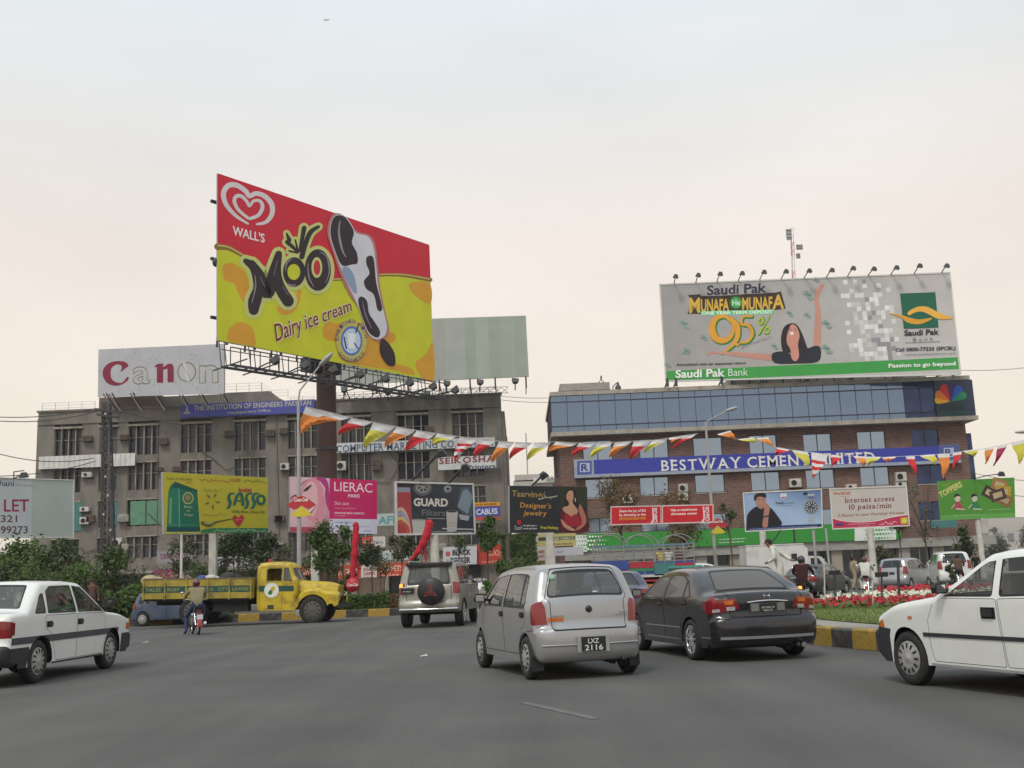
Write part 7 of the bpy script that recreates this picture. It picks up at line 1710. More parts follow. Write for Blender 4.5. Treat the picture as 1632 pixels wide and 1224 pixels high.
# cab and bonnet
cab=MB(); prof=[(-.30,.52),(-.33,1.0),(-.33,1.95),(-.27,2.16),(-.12,2.24),(.55,2.26),(.85,2.22),(.95,2.14),(1.08,1.78),(1.20,1.52),(1.20,.52)]
hw=.92
win=[(.06,1.60),(.62,1.60),(.62,2.02),(.56,2.05),(.12,2.05),(.06,2.0)]; qw=[(.70,1.60),(1.06,1.58),(.90,2.05),(.78,2.08),(.70,2.07)]
def cabw(z): return hw-.10*sm((z-1.5)/.8)
B=Body(prof,hw*2,2.26,1.5,th=.10,kr=.03,kf=.05,crown=.04,r=.09,h=.1,tf=.0,tr=.0,tuck=.0)
B.paint=M_yel
dl=rnd([(-.22,.55),(.66,.55),(.66,2.10),(-.18,2.10),(-.22,2.0)],.05)
side=[('=gap',M_gap,dl,.006),('door',M_yel,shrink(dl,.012),0),('window_seal',M_yel2,[(x+(-.04 if x<.3 else .04),z+(-.04 if z<1.8 else .04)) for x,z in win],-.01),('side_window',None,win,0),('window_seal',M_seal,qw,.0),('quarter_window',G_dust2,shrink(qw,.02),.005),('green_band',M_dgr,boxpoly(-.33,1.22,1.19,1.42),-.004)]
I=[tuple(p) for p in B.I]; outline=I+dens([(1.10,.50),(-.2,.50)],.15,False)
for sg,tg in ((1,'#L'),(-1,'#R')): B.cdt(outline,side,.15,lambda x,z,ins,sg=sg: B.map(x,z,sg*(1-ins/B.w(x,z))),tg,flip=(sg>0))
for sg in (1,-1):
    rows=[[(lambda p,ph: B.map(p.x,p.y,sg*(1-B.r/B.w(p.x,p.y)*(1-math.cos(ph)))))(B.I[i]+B.n[i]*B.r*math.sin(ph),ph) for ph in (0,.5,1.05,math.pi/2)] for i in range(len(B.S))]
    for i in range(len(B.S)-1): B.emit('body',M_yel,rows[i]+rows[i+1],[(k,k+1,k+5,k+4) if sg<0 else (k+4,k+5,k+1,k) for k in range(3)])
ol=[(l,-hw) for l in B.len]+[(l,hw) for l in reversed(B.len)]
regs=[('windscreen#C',G_dust2,[(B.s_of(1.0,2.02),-.8),(B.s_of(1.0,2.02),.8),(B.s_of(1.17,1.58),.8),(B.s_of(1.17,1.58),-.8)],.004),('rear_window#C',G_dust2,[(B.s_of(-.33,1.65),-.5),(B.s_of(-.33,1.65),.5),(B.s_of(-.33,1.95),.5),(B.s_of(-.33,1.95),-.5)],.004)]
B.cdt(ol,regs,.2,lambda u,y,ins: (lambda p: B.map(p.x,p.y,y/hw*(1-B.r/B.w(p.x,p.y))))(B.sp(u)),'')
for nm,mb in B.parts.items(): mb.build('cab' if nm == 'body' else nm.split('#')[0],tk,local=True)
b=MB(); b.prism([(-.3,-.8,.6),(1.1,-.8,.6),(1.1,-.8,.62),(-.3,-.8,.62)],(0,1.6,0),M_inr); b.box(-.2,-.75,.9,.25,.75,1.1,M_seat); b.box(-.25,-.75,1.1,-.12,.75,1.55,M_seat); b.build('seat',tk,local=True)
b=MB(); n=8; st=[]
for i in range(n+1):
    t=i/n; x=1.18+1.42*t; zt=1.54-.07*t-.10*t**6; w_=.62-.13*t; st.append([(x,-w_,.95),(x,-w_,zt-.16),(x,-w_+.10,zt-.03),(x,0,zt+.02),(x,w_-.10,zt-.03),(x,w_,zt-.16),(x,w_,.95)])
for i in range(n): b.add(st[i]+st[i+1],[(k,k+1,k+8,k+7) for k in range(6)],M_yel,smooth=True)
b.add(st[-1],[tuple(range(7))],M_steel); b.build('bonnet',tk,local=True)
b=MB()
for k in range(9): b.box(2.60,-.42+k*.1,.98,2.63,-.38+k*.1,1.34,M_yel)
b.box(2.58,-.5,1.33,2.64,.5,1.38,M_yel); b.build('grille',tk,local=True)
for sg in (1,-1):
    b=MB(); prof_=[(1.05,.55),(1.12,.80),(1.32,1.12),(1.6,1.27),(1.95,1.27),(2.2,1.18),(2.5,1.15),(2.68,1.08),(2.70,.80),(2.55,.72)]; sp_=spline(prof_,4)
    y0,y1=sg*.55,sg*.96; rows=[[(x,y0,z+.02),(x,sg*.82,z+.01),(x,sg*.92,z-.03),(x,y1,z-.10)] for x,z in sp_]
    for i in range(len(sp_)-1): b.add(rows[i]+rows[i+1],[(k,k+1,k+5,k+4) for k in range(3)],M_yel,smooth=True)
    o_=[(x,z-.10) for x,z in sp_]; arch=[(1.77+.56*math.cos(R(a)),.50+.56*math.sin(R(a))) for a in range(0,181,15)]
    pl_=[q for q in o_ if q[0]<1.2][:1]+o_[1:]+[(2.5,.72),(2.36,.72)]+[q for q in arch if q[1]>.6][0:] ; b.add([(x,y1,z) for x,z in pl_],[tuple(t) for t in tessellate_polygon([[Vector((x,z,0)) for x,z in pl_]])],M_yel)
    b.build('mudguard',tk,local=True)
    b=MB(); b.lathe((2.62,sg*.72,1.0),(1,0,0),[(0,.11),(.08,.11),(.09,.09),(.1,.001)],M_chrome,16); b.build('headlamp',tk,local=True)
b=MB(); b.box(2.72,-.95,.58,2.82,.95,.74,M_black); b.build('front_bumper',tk,local=True)
for x in (1.77,-2.6):
    for sg in (1,-1): make_wheel(tk,(x,sg*(.82 if x>0 else .78),.50),sg,.50,.26 if x>0 else .5,'steel')
ch=MB()
for sg in (1,-1): ch.box(-4.1,sg*.42-.05,.72,2.6,sg*.42+.05,.92,M_under)
ch.box(-1.9,-.85,.48,-.6,-.45,.88,M_under); ch.box(-2.0,.45,.5,-1.2,.85,.86,M_under); ch.lathe((-2.6,-.9,.5),(0,1,0),[(0,.1),(1.8,.1)],M_under,10); ch.box(-4.4,-1.,.88,-.4,1.,.96,M_under); ch.build('chassis',tk,local=True)
bed0,bed1=-4.45,-.42
for sg in (1,-1):
    for j,(z0,z1,m) in enumerate(((.96,1.17,M_yel2),(1.18,1.40,M_dgr),(1.41,1.66,M_yel2))):
        b=MB(); b.box(bed0,sg*1.05,z0,bed1,sg*1.0,z1,m); b.build('side_board',tk,local=True)
    b=MB()
    for k in range(6): x=bed0+.03+k*(bed1-bed0-.1)/5; b.box(x,sg*1.055,.93,x+.05,sg*1.085,1.68,M_yel2)
    b.box(bed0,sg*.98,1.66,bed1,sg*1.07,1.70,M_acd); build_each(b,'stanchion',tk,local=True)
a=local_art(tk,Vector((bed0,-1.052,1.18)),Vector((0,-1,0)),Vector((1,0,0)),Vector((0,0,1)))
for t_,x0_,x1_ in (('TALES',.12,.68),('BOBY',.92,1.40),('ICE',1.56,1.85),('METRO',2.02,2.62),('CITY',2.78,3.15),('LAHORE',3.30,3.9)): a.text(t_,x0_,.055,x1_,.055,.12,'808c50',bold=.02,up=(0,1))
a.mb.build('lettering',tk,local=True)
for x in (bed0,bed1): b=MB(); b.box(x-.03,-1.,.96,x+.03,1.,1.68,M_yel2); b.build('end_board',tk,local=True)
a=local_art(tk,Vector((.26,-.935,1.22)),Vector((0,-1,0)),Vector((1,0,0)),Vector((0,0,1)))
a.ell(0,0,.27,.27,'d8d8d0',28); a.ell(0,0,.24,.24,'c0ccbc',28); a.ell(0,0,.225,.225,'dcdcd4',28); a.poly(spline([(-.13,-.08),(-.05,.02),(.02,.0),(.04,-.08),(-.02,-.16),(-.1,-.14)],3,True),'28703c'); a.poly(spline([(-.04,.04),(.04,.15),(.12,.1),(.1,-.02),(.02,-.02)],3,True),'c0a830'); a.mb.build('door_emblem',tk,local=True)
b=MB(); b.box(.12,-.935,.56,.34,-.925,.70,M_steel); b.build('step_hole',tk,local=True); b=MB(); b.box(-.05,-.30,2.26,.05,.0,2.36,M_bred); b.build('roof_beacon',tk,local=True)
b=MB(); b.tube([(.95,-.95,1.5),(.95,-1.1,1.6)],.012,M_black,5); b.box(-.30,-.95,1.25,-.28,-.93,1.95,M_black); b.build('grab_rail',tk,local=True)
rl=random.Random(4)
M_sack=[cloth('jute_sack',(.4,.33,.2)),cloth('blue_bundle',(.05,.1,.3)),cloth('white_bundle',(.5,.5,.47)),cloth('dark_bundle',(.05,.05,.05))]
TM=wm(tk)
for k,(x,lab,mi,s_) in enumerate(((-4.3,'yellowish sack hanging over the tail of the yellow truck bed',0,.26),(-2.35,'blue bundle on the load of the yellow truck',1,.16),(-2.05,'white bundle on the load right of the blue bundle',2,.17),(-1.4,'dark bundle on the load nearest the truck cab',3,.25))):
    p=TM @ Vector((x,-.6,1.62)); t_=thing('sack',lab,'sack',tuple(p)); b=MB(); b.ball(p+Vector((0,0,.12)),s_*1.3,s_,s_*.8,M_sack[mi],n=14); b.ball(p+Vector((s_,.1,.1)),s_*.9,s_*.8,s_*.6,M_sack[mi],n=12); b.build('bundle',t_)
p=TM @ Vector((-.75,-.2,1.0)); P=dict(SIT); person('man in maroon sitting at the front of the yellow truck bed',tuple(p),0,P,M_dkcl,M_blcl,scale=1)
p=TM @ Vector((.15,-.45,1.08)); P=dict(SIT); P.update(elR=(-.10,-.25,.40),wrR=(.14,-.2,.44),haR=(.24,-.18,.48)); person('truck driver in a white shirt inside the yellow cab',tuple(p),0,P,M_wcloth,M_wcloth,loose=True)
# decorated open truck with hoops and rails
dtk=thing('decorated_cattle_truck','open decorated truck with pale hoops and slatted rails above red and blue panels','truck',(at(1025,900,50).x,51,0))
YD=50.; dx0,dx1=at(946,880,YD).x,at(1106,880,YD).x; zA_,zB_=at(1000,870,YD).z,at(1000,896,YD).z
M_rl=mat('dulled_rail_paint',(.22,.215,.2),.6,var=.2); M_rb=mat('pale_blue_rail_paint',(.13,.19,.27),.5); M_rr=mat('crimson_panel',(.35,.02,.04),.5,var=.1); M_bp=mat('royal_blue_panel',(.03,.06,.25),.5); M_or2=mat('orange_panel',(.4,.14,.03),.6); M_gp=mat('green_stripe_paint',(.03,.2,.1),.6)
for (ya,nm) in ((YD,'side_rail'),(YD+2,'side_rail')):
    for j in range(6):
        b=MB(); z=zB_+(zA_-zB_)*j/5; b.box(dx0,ya,z-.025,dx1,ya+.04,z+.025,M_rb if j==5 else M_rl); b.build(nm,dtk)
for k in range(11):
    x=dx0+(dx1-dx0)*k/10; b=MB(); b.box(x-.03,YD-.02,.9,x+.03,YD+.06,zA_+.03,M_rl if k not in (4,) else M_rb); b.build('upright',dtk)
for (x0_,x1_,y0_,y1_,m) in ((946,1000,895,909,M_bp),(1003,1042,896,905,M_rr),(1042,1077,897,916,M_teal),(1077,1106,897,905,M_rr),(1003,1042,906,910,M_gp),(1003,1106,917,921,M_rail),(1003,1106,921,928,M_rr),(946,1002,910,918,M_or2),(1003,1106,928,934,M_or2)):
    b=MB(); p,q=at(x0_,y0_,YD-.03),at(x1_,y1_,YD-.03); b.box(p.x,YD-.03,q.z,q.x,YD,p.z,m); b.build('painted_panel',dtk)
b=MB(); b.box(dx0,YD,.7,dx1,YD+2.04,zB_-.02,M_bp); b.box(dx0,YD+.1,.45,dx1+1.2,YD+1.9,.7,M_under); b.build('body',dtk)
for cx_ in (975,1024,1082):
    c0=at(cx_,870,YD); r_=25/ppm(YD); b=MB()
    for yy in (YD+.1,YD+1.8): b.tube([(c0.x+r_*math.cos(a),yy,c0.z+r_*.75*math.sin(a)) for a in [math.pi*k/14 for k in range(15)]],.03,M_rl,6)
    b.build('hoop',dtk)
for x_,m in ((1052,cloth('yellow_cotton',(.5,.42,.1))),(1065,M_wcloth),(1080,M_brcl)):
    P=dict(STAND); person({1052: 'passenger in yellow standing in the decorated truck',1065: 'passenger in white standing in the middle of the decorated truck',1080: 'passenger in brown standing nearest the front of the decorated truck'}[x_],(at(x_,880,YD+1).x,YD+1,.72),-1.57,P,m,M_blcl)
for x in (dx0+.8,dx1-.2):
    for sg in (0,1): make_wheel(dtk,(x-dtk.location.x,sg*1.9-1.0,.45),1 if sg else -1,.45,.28,'steel')
# white box van
vx0,vx1=at(1191,900,62).x,at(1289,900,62).x; YV=62.
bv=thing('white_box_van','white box van with one small side window, behind the man standing on the pickup','van',((vx0+vx1)/2,YV+1,0))
b=MB(); zt_=at(1240,868,YV).z; b.prism([(vx0,YV,.75),(vx1,YV,.75),(vx1,YV,zt_-.25),(vx1-.25,YV,zt_),(vx0,YV,zt_)],(0,2,0),M_white); b.build('box_body',bv)
b=MB();
for k in range(6): b.box(vx0+.15+k*.15,YV-.015,.9,vx0+.18+k*.15,YV,zt_-.15,M_white)
b.box(vx0-.03,YV-.03,zt_-.03,vx1-.2,YV+2.03,zt_+.03,M_white); b.build('trim',bv)
b=MB(); p=at(1266,888,YV-.02); b.box(p.x-.16,YV-.02,p.z-.2,p.x+.16,YV,p.z+.2,M_pane); b.build('side_window',bv)
b=MB(); b.prism([(vx1+.03,YV+.1,.5),(vx1+1.25,YV+.1,.5),(vx1+1.25,YV+.1,1.15),(vx1+.75,YV+.1,1.85),(vx1+.03,YV+.1,1.9)],(0,1.8,0),M_white); b.build('cab',bv)
b=MB(); b.prism([(vx1+.15,YV+.08,1.2),(vx1+.95,YV+.08,1.2),(vx1+.6,YV+.08,1.75),(vx1+.15,YV+.08,1.78)],(0,.02,0),M_pane); b.build('cab_window',bv)
b=MB(); b.box(vx0+.1,YV+.3,.45,vx1+.8,YV+1.7,.75,M_under); b.build('chassis',bv)
for x in (vx0+.8,vx1+.6):
    for sg in (0,1): make_wheel(bv,(x-bv.location.x,sg*1.8-.9,.36),1 if sg else -1,.36,.22,'steel')
# green pickup with standing man
gx=at(1066,905,28.6).x; gx2=at(1180,903,28.6).x; YG=28.6
gpk=thing('dark_green_pickup','low dark green pickup with a teal edged tailboard, mostly hidden behind the charcoal saloon','pickup',((gx+gx2)/2,YG+.7,0))
M_pgr=paint('dark_green_paint',(.012,.04,.035),rough=.4); M_tl=mat('teal_edge_strip',(.06,.28,.25),.5)
zt_=at(1100,901,YG).z
b=MB(); b.box(gx,YG,.55,gx+.85,YG+.05,zt_-.06,M_pgr); b.build('tailboard',gpk)
b=MB(); b.box(gx-.02,YG-.015,zt_-.06,gx+.86,YG+.06,zt_,M_tl); b.build('teal_strip',gpk)
b=MB(); b.box(gx,YG,.5,gx2+.8,YG+1.4,.6,M_pgr); b.box(gx+.9,YG,.6,gx2+.8,YG+.05,1.15,M_pgr); b.box(gx,YG+1.35,.6,gx2+.8,YG+1.4,1.15,M_pgr); b.build('load_bed',gpk)
b=MB(); zz=at(1185,901,YG).z; b.prism([(gx+.9,YG,zz-.1),(gx2+.1,YG,zz),(gx2+.7,YG,zz-.06),(gx2+.85,YG,zz-.16),(gx+.9,YG,zz-.18)],(0,1.4,0),M_pgr); b.build('roof_frame',gpk)
b=MB();
for x in (gx+.95,gx2+.7): b.box(x,YG,.6,x+.05,YG+.05,zz-.12,M_pgr); b.box(x,YG+1.35,.6,x+.05,YG+1.4,zz-.12,M_pgr)
build_each(b,'upright',gpk)
for x in (gx+.4,gx2+.5):
    for sg in (0,1): make_wheel(gpk,(x-gpk.location.x,sg*1.3-.65,.28),1 if sg else -1,.28,.16,'steel')
P=dict(STAND); P.update(spi=(.06,0,1.14),che=(.16,0,1.33),nec=(.22,0,1.46),hd=(.28,0,1.54),top=(.29,0,1.64),shL=(.14,.19,1.40),shR=(.14,-.19,1.40),elL=(.10,.28,1.12),wrL=(.30,.22,1.02),haL=(.38,.20,1.0),elR=(-.12,-.30,1.18),wrR=(-.30,-.22,1.06),haR=(-.38,-.2,1.05))
p=at(1240,900,30.0); person('man in a loose white shirt leaning forward above the charcoal saloon roof',(p.x+.12,30.3,.42),R(160),P,M_wcloth,M_wcloth,loose=True,scale=1.0)
b=MB(); b.box(p.x-.5,29.9,.1,p.x+.9,30.7,.42,M_under); cr_=thing('low_cart','low dark cart platform the leaning man stands on','cart',(p.x,30.3,0)); b.build('platform',cr_)
for dx in (-.3,.7): make_wheel(cr_,(dx,-.42,.18),-1,.18,.08,'steel'); make_wheel(cr_,(dx,.42,.18),1,.18,.08,'steel')
r=car_at('white_blue_bus_taxi','small pale taxi whose blue and white roof shows above the green pickup',1098,948,80,'R',-1.2,-.68,cat='taxi'); small_hatch(r,P_white,G_clear,3.4,1.45,1.75)
# ================================================================ PLANTS
def leafmat(name,c1,c2):
    m=mat(name,c1,.75,var=.35,scale=2.5,dirt=c2,dscale=1.1,damt=.7,spec=.25); return m
L_dk=leafmat('dark_foliage',(.052,.085,.028),(.085,.11,.045)); L_md=leafmat('green_foliage',(.075,.125,.035),(.12,.16,.06)); L_br=leafmat('bright_foliage',(.07,.14,.025),(.12,.17,.05))
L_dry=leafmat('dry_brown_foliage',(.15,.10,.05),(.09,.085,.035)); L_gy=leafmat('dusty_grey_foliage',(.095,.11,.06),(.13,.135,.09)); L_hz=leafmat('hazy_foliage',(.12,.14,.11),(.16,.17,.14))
M_bark=mat('grey_bark',(.10,.08,.06),.95,var=.3,scale=6);
def leaves(mb,clumps,n,size,m,rn,droop=0.):
    tot=sum(r[0]*r[1]*r[2] for _,r in clumps)
    for c,r in clumps:
        k=int(n*r[0]*r[1]*r[2]/tot)+4; vs,fs=[],[]
        for _ in range(k):
            d=Vector((rn.gauss(0,1),rn.gauss(0,1),rn.gauss(0,1))).normalized()*(rn.random()**.45*(1 if rn.random()<.72 else 1.55))
            p=Vector(c)+Vector((d.x*r[0],d.y*r[1],d.z*r[2]-droop*rn.random())); s=size*rn.uniform(.6,1.4)
            a=Vector((rn.gauss(0,1),rn.gauss(0,1),rn.gauss(0,.7))).normalized()*s; b_=a.cross(Vector((rn.gauss(0,1),rn.gauss(0,1),rn.gauss(0,1)))).normalized()*s*.45
            i=len(vs); vs+=[p-a,p+b_,p+a,p-b_]; fs.append((i,i+1,i+2,i+3))
        mb.add(vs,fs,m)
def tree(label,px,Y,ytop,ybot,wpx,m,n=1800,size=.11,trunk=.09,name='small_tree',group=None,z0=.2,crown_from=.4,seed=1,stems=1,nclump=9,m2=None,bare=False,cat='tree'):
    rn=random.Random(seed); top,bot=at(px,ytop,Y),at(px,ybot,Y); w=wpx/ppm(Y)/2; x=top.x; H=top.z
    root=thing(name,label,cat,(x,Y,z0),0,group); zc=bot.z; b=MB(); tips=[]
    for s in range(stems):
        dx=(s-(stems-1)/2)*.25; zb_=max(z0+.3,zc+(H-zc)*.25)
        b.tube([(x+dx,Y,z0-.1),(x+dx+rn.uniform(-.1,.1),Y+rn.uniform(-.1,.1),(z0+zb_)/2),(x+dx*1.3,Y,zb_)],[trunk,trunk*.8,trunk*.6],M_bark,7)
        for k in range(6 if not bare else 12):
            a=rn.uniform(0,6.28); e=rn.uniform(.25,1.); L=w*rn.uniform(.5,1.); s0=Vector((x+dx*1.2,Y,zb_-rn.uniform(0,.25)*(zb_-z0))); t=Vector((x+math.cos(a)*L,Y+math.sin(a)*L*.8,zb_+(H-zb_)*e*.85)); mid=s0.lerp(t,.5)+Vector((0,0,.15)); b.tube([s0,mid,t],[trunk*.45,trunk*.3,trunk*.1],M_bark,5); tips.append(t)
            for _ in range(3 if bare else 1):
                q=mid.lerp(t,rn.random()); b.tube([q,q+Vector((rn.uniform(-.5,.5),rn.uniform(-.4,.4),rn.uniform(.1,.7)))*w*.6],[trunk*.15,trunk*.05],M_bark,4)
    b.build('trunk',root)
    cl=[]; hz=(H-zc)/2
    for k in range(nclump):
        a=rn.uniform(0,6.28); rr_=w*rn.uniform(.15,.72); cz=zc+hz+rn.uniform(-.75,.72)*hz; f=math.sqrt(max(.1,1-((cz-zc-hz)/(hz*1.15))**2)); s_=rn.uniform(.2,.46)
        cl.append(((x+math.cos(a)*rr_*f,Y+math.sin(a)*rr_*f*.8,cz),(w*s_,w*s_*.9,min(w*s_,hz*.5))))
    b=MB(); h_=len(cl) // 2; leaves(b,cl[:h_+1],n // 2,size,m,rn); leaves(b,cl[h_:],n // 2,size,m2 or m,rn); b.build('crown',root)
    return root
G1 = 'thicket at the left edge'
tree('dark bushy tree behind the pole of the LET board',18,52,858,935,150,L_dk,5200,.11,nclump=16,seed=2,m2=L_md,stems=3)
tree('dark green bushy tree between the LET board pole and the lattice pylon',98,51,864,945,110,L_dk,4600,.10,nclump=15,seed=3,m2=L_gy,stems=2)
tree('greyish bushy tree just behind the lattice pylon',172,53,874,950,90,L_gy,3000,.10,nclump=12,seed=4,m2=L_md,stems=2)
tree('low bright green shrub right of the lattice pylon behind the blue grey hatchback',208,47,932,978,75,L_br,2600,.09,nclump=12,seed=5,m2=L_md,name='shrub',cat='shrub')
tree('low shrub at the foot of the lattice pylon',160,46.6,940,980,55,L_md,1800,.09,nclump=10,seed=6,name='shrub',cat='shrub')
tree('dusty thin tree left of the olive oil hoarding post',290,60,862,912,70,L_gy,1300,.09,nclump=9,seed=7,stems=2,trunk=.05)
tree('slender dark tree between the olive oil hoarding post and the truck cab',372,55,850,895,70,L_dk,2200,.10,nclump=10,seed=8,stems=3,trunk=.05)
tree('slender tree just behind the yellow truck cab',418,55,852,893,56,L_dk,1700,.10,nclump=9,seed=9,stems=2,trunk=.05,m2=L_gy)
tree('leafy tree right of the left street lamp before the skin care hoarding',516,50,833,908,62,L_dk,2900,.09,nclump=13,seed=10,stems=2,trunk=.06,m2=L_md)
tree('leafy tree between the left street lamp and the left red cloth pole',546,51,838,890,44,L_md,1700,.09,nclump=10,seed=11,trunk=.05)
tree('thin olive tree right of the left red cloth pole',592,56,855,900,56,L_gy,1300,.09,nclump=9,seed=12,trunk=.04,m2=L_dk)
tree('thin olive tree before the white interiors sign',640,58,852,893,52,L_gy,1200,.09,nclump=8,seed=13,trunk=.04)
tree('round green tree in front of the blue cable sign',776,58,822,878,46,L_md,3000,.09,nclump=13,seed=14,m2=L_br,trunk=.06)
tree('low shrub at the right end of the median beside the white small saloon',800,54,895,925,36,L_md,900,.08,nclump=7,seed=15,name='shrub',cat='shrub')
tree('green shrub just left of the white small saloon',778,40,926,955,22,L_br,800,.05,nclump=7,seed=16,name='shrub',cat='shrub',z0=.0)
tree('short dark tree behind the round red sign',556,49.5,905,950,34,L_dk,1500,.07,nclump=9,seed=17,name='shrub',cat='shrub')
tree('dry brown tree before the brick wall left of the red banner pair',985,78,762,850,96,L_dry,2300,.10,nclump=13,seed=20,bare=True,trunk=.08,z0=.1)
tree('dry brown tree before the brick wall behind the right street lamp',1085,76,775,880,95,L_dry,2600,.10,nclump=14,seed=21,bare=True,trunk=.08,z0=.1)
tree('bare twiggy tree left of the watch hoarding',1158,74,800,850,36,L_dk,500,.09,nclump=6,seed=22,bare=True,trunk=.07,z0=.1)
tree('bare branching tree right of the internet hoarding',1462,72,745,880,60,L_gy,420,.07,nclump=8,seed=23,bare=True,trunk=.09,z0=.1)
tree('small round-headed tree below the right end of the internet hoarding',1430,74,825,850,44,L_dry,900,.09,nclump=8,seed=24,trunk=.06,z0=.1,m2=L_gy)
tree('dusty tree before the shops behind the pale tall hatchback',1410,80,860,900,40,L_gy,900,.11,nclump=8,seed=25,trunk=.06,z0=.15)
tree('dark leafy tree left of the snack hoarding post',1528,76,832,912,44,L_dk,2600,.11,nclump=12,seed=26,trunk=.1,z0=.1,m2=L_gy)
tree('dark column-shaped conifer beyond the flower bed',1512,48,880,942,17,L_dk,1400,.05,nclump=10,seed=27,trunk=.05,z0=.0,cat='conifer',name='conifer')
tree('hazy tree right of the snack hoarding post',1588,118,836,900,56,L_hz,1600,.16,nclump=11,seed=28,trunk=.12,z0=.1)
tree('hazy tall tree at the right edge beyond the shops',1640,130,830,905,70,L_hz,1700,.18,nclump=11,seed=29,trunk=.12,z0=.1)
# clipped hedge on the median
def hedge(name,label,x0,x1,y0,y1,z0,z1,m,n,size,seed,kind='stuff'):
    rn=random.Random(seed); b=MB(); b.box(x0+.1,y0+.1,z0,x1-.1,y1-.1,z1-.1,L_dk); vs,fs=[],[]
    for _ in range(n):
        f=rn.random(); p=Vector((rn.uniform(x0,x1),y0+rn.uniform(-.05,.08),rn.uniform(z0,z1))) if f<.5 else Vector((rn.uniform(x0,x1),rn.uniform(y0,y1),z1+rn.uniform(-.1,.07)))
        p.z+=.06*math.sin(p.x*2.1) ; a=Vector((rn.gauss(0,1),rn.gauss(0,1),rn.gauss(0,1))).normalized()*size; q=a.cross(Vector((rn.gauss(0,1),rn.gauss(0,1),rn.gauss(0,1)))).normalized()*size*.5; i=len(vs); vs+=[p-a,p+q,p+a,p-q]; fs.append((i,i+1,i+2,i+3))
    b.add(vs,fs,m); o=b.build(name); _props(o,label,'hedge',kind=None); return o
for i,(px,w_,yt,yb,Y,m,n) in enumerate(((-20,120,880,950,49,L_md,2600),(52,110,885,960,48.5,L_md,2800),(125,95,895,962,48,L_gy,2200),(225,70,900,950,54,L_gy,1300),(262,60,905,950,56,L_md,1000),(320,60,893,935,57,L_gy,1000),(352,50,868,925,56,L_gy,1100),(395,60,880,925,57,L_md,1200),(455,50,862,925,56,L_gy,900),(500,50,880,930,55,L_md,1000),(528,60,862,925,54,L_gy,1200),(610,50,880,915,60,L_gy,600),(665,40,866,900,60,L_md,700),(735,40,845,880,62,L_gy,700),(828,56,890,915,64,L_gy,700),(860,30,896,915,60,L_br,400))):
    tree(('dark low shrub left of the LET board pole','green shrub right of the foot of the LET board pole','olive shrub left of the lattice pylon foot','thin olive shrub above the shrub right of the pylon','thin green shrub above the tail of the yellow truck','grey green shrub left of the olive oil hoarding post','grey green sapling right of the olive oil hoarding post','green sapling just left of the truck cab','wispy sapling left of the street lamp behind the truck bonnet','green shrub behind the truck windscreen','wispy tree under the left half of the skin care hoarding','sparse shrub before the small white carpet sign','green sapling left of the leaning crimson cloth','wispy tree above the white sign with bold black capitals','dusty shrub before the faded red carpet sign','small bright shrub beside the jewellery hoarding post')[i],px,Y,yt,yb,w_,m,int(n*.62),.07,nclump=14,seed=60+i,trunk=.035,name='sapling' if i>5 else 'shrub',cat='tree' if i>5 else 'shrub',stems=2,m2=(L_dk,L_md,L_br)[i % 3])
hedge('hedge','clipped green hedge on the striped kerb median right of the yellow truck',at(532,950,46.6).x,at(618,950,46.6).x,46.4,47.6,.2,.86,L_md,5200,.055,3)
hedge('hedge','dusty olive end of the hedge beside the silver four-wheel drive',at(619,950,46.8).x,at(636,950,46.8).x,46.6,47.4,.2,.72,L_dry,900,.05,4)
hedge('hedge','low hedge on the median behind the truck and the blue grey hatchback',-22,-12.2,47,48.2,.2,.75,L_md,3500,.06,5)
hedge('hedge','green climber screen below the black jewellery hoarding',at(797,860,84).x,at(856,860,84).x,84,84.6,.1,at(820,853,84).z,L_md,4500,.12,6)
# flower bed and grass
def scatter(name,kind,path,n,spread,zr,size,m,seed,label=None,cat=None,up=.5):
    rn=random.Random(seed); b=MB(); vs,fs=[],[]; P=[Vector((*p,0)) for p in spline(path,8)]; L=[0.]
    for a,c in zip(P,P[1:]): L.append(L[-1]+(c-a).length)
    for _ in range(n):
        t=rn.random()*L[-1]; i=max(j for j in range(len(L)) if L[j]<=t); i=min(i,len(P)-2); f=(t-L[i])/max(1e-6,L[i+1]-L[i]); c=P[i].lerp(P[i+1],f); d=(P[i+1]-P[i]).normalized(); s_=rn.uniform(-1,1)*spread
        c=c+Vector((-d.y,d.x,0))*s_; zz=rn.uniform(*zr)+.05*math.sin(c.x*5)*math.sin(c.y*4.3); p=Vector((c.x,c.y,zz))
        nrm=Vector((rn.gauss(0,.6),rn.gauss(-.6,.6),rn.gauss(up,.5))).normalized(); a=nrm.orthogonal().normalized()*size*rn.uniform(.6,1.3); q=nrm.cross(a); k=len(vs); vs+=[p-a,p+q,p+a,p-q]; fs.append((k,k+1,k+2,k+3))
    b.add(vs,fs,m); o=b.build(name); return _props(o,label,cat,kind='stuff')
M_fr=mat('red_petals',(.42,.012,.03),.7,var=.25,scale=3); M_fr2=mat('crimson_petals',(.25,.008,.03),.7,var=.3,scale=3); M_fw=mat('white_petals',(.62,.62,.5),.7,var=.15,scale=3); M_fp=mat('violet_petals',(.06,.03,.09),.7)
rp=[(7.4,27.2),(8.6,25.4),(11,24.8),(16,25),(24,25.4),(31,26)]; wp=[(8.0,29.2),(10,28.3),(15,28.2),(24,28.6),(31,29)]; bp_=[(10.5,33),(15,32),(24,32.4),(31,33)]
scatter('bedding_leaves','stuff',rp,5200,1.25,(.32,.46),.05,L_md,1); scatter('red_flowers','stuff',rp,3800,1.2,(.38,.52),.045,M_fr,2); scatter('crimson_flowers','stuff',[(x,y+.5) for x,y in rp],2600,1.3,(.36,.5),.04,M_fr2,3)
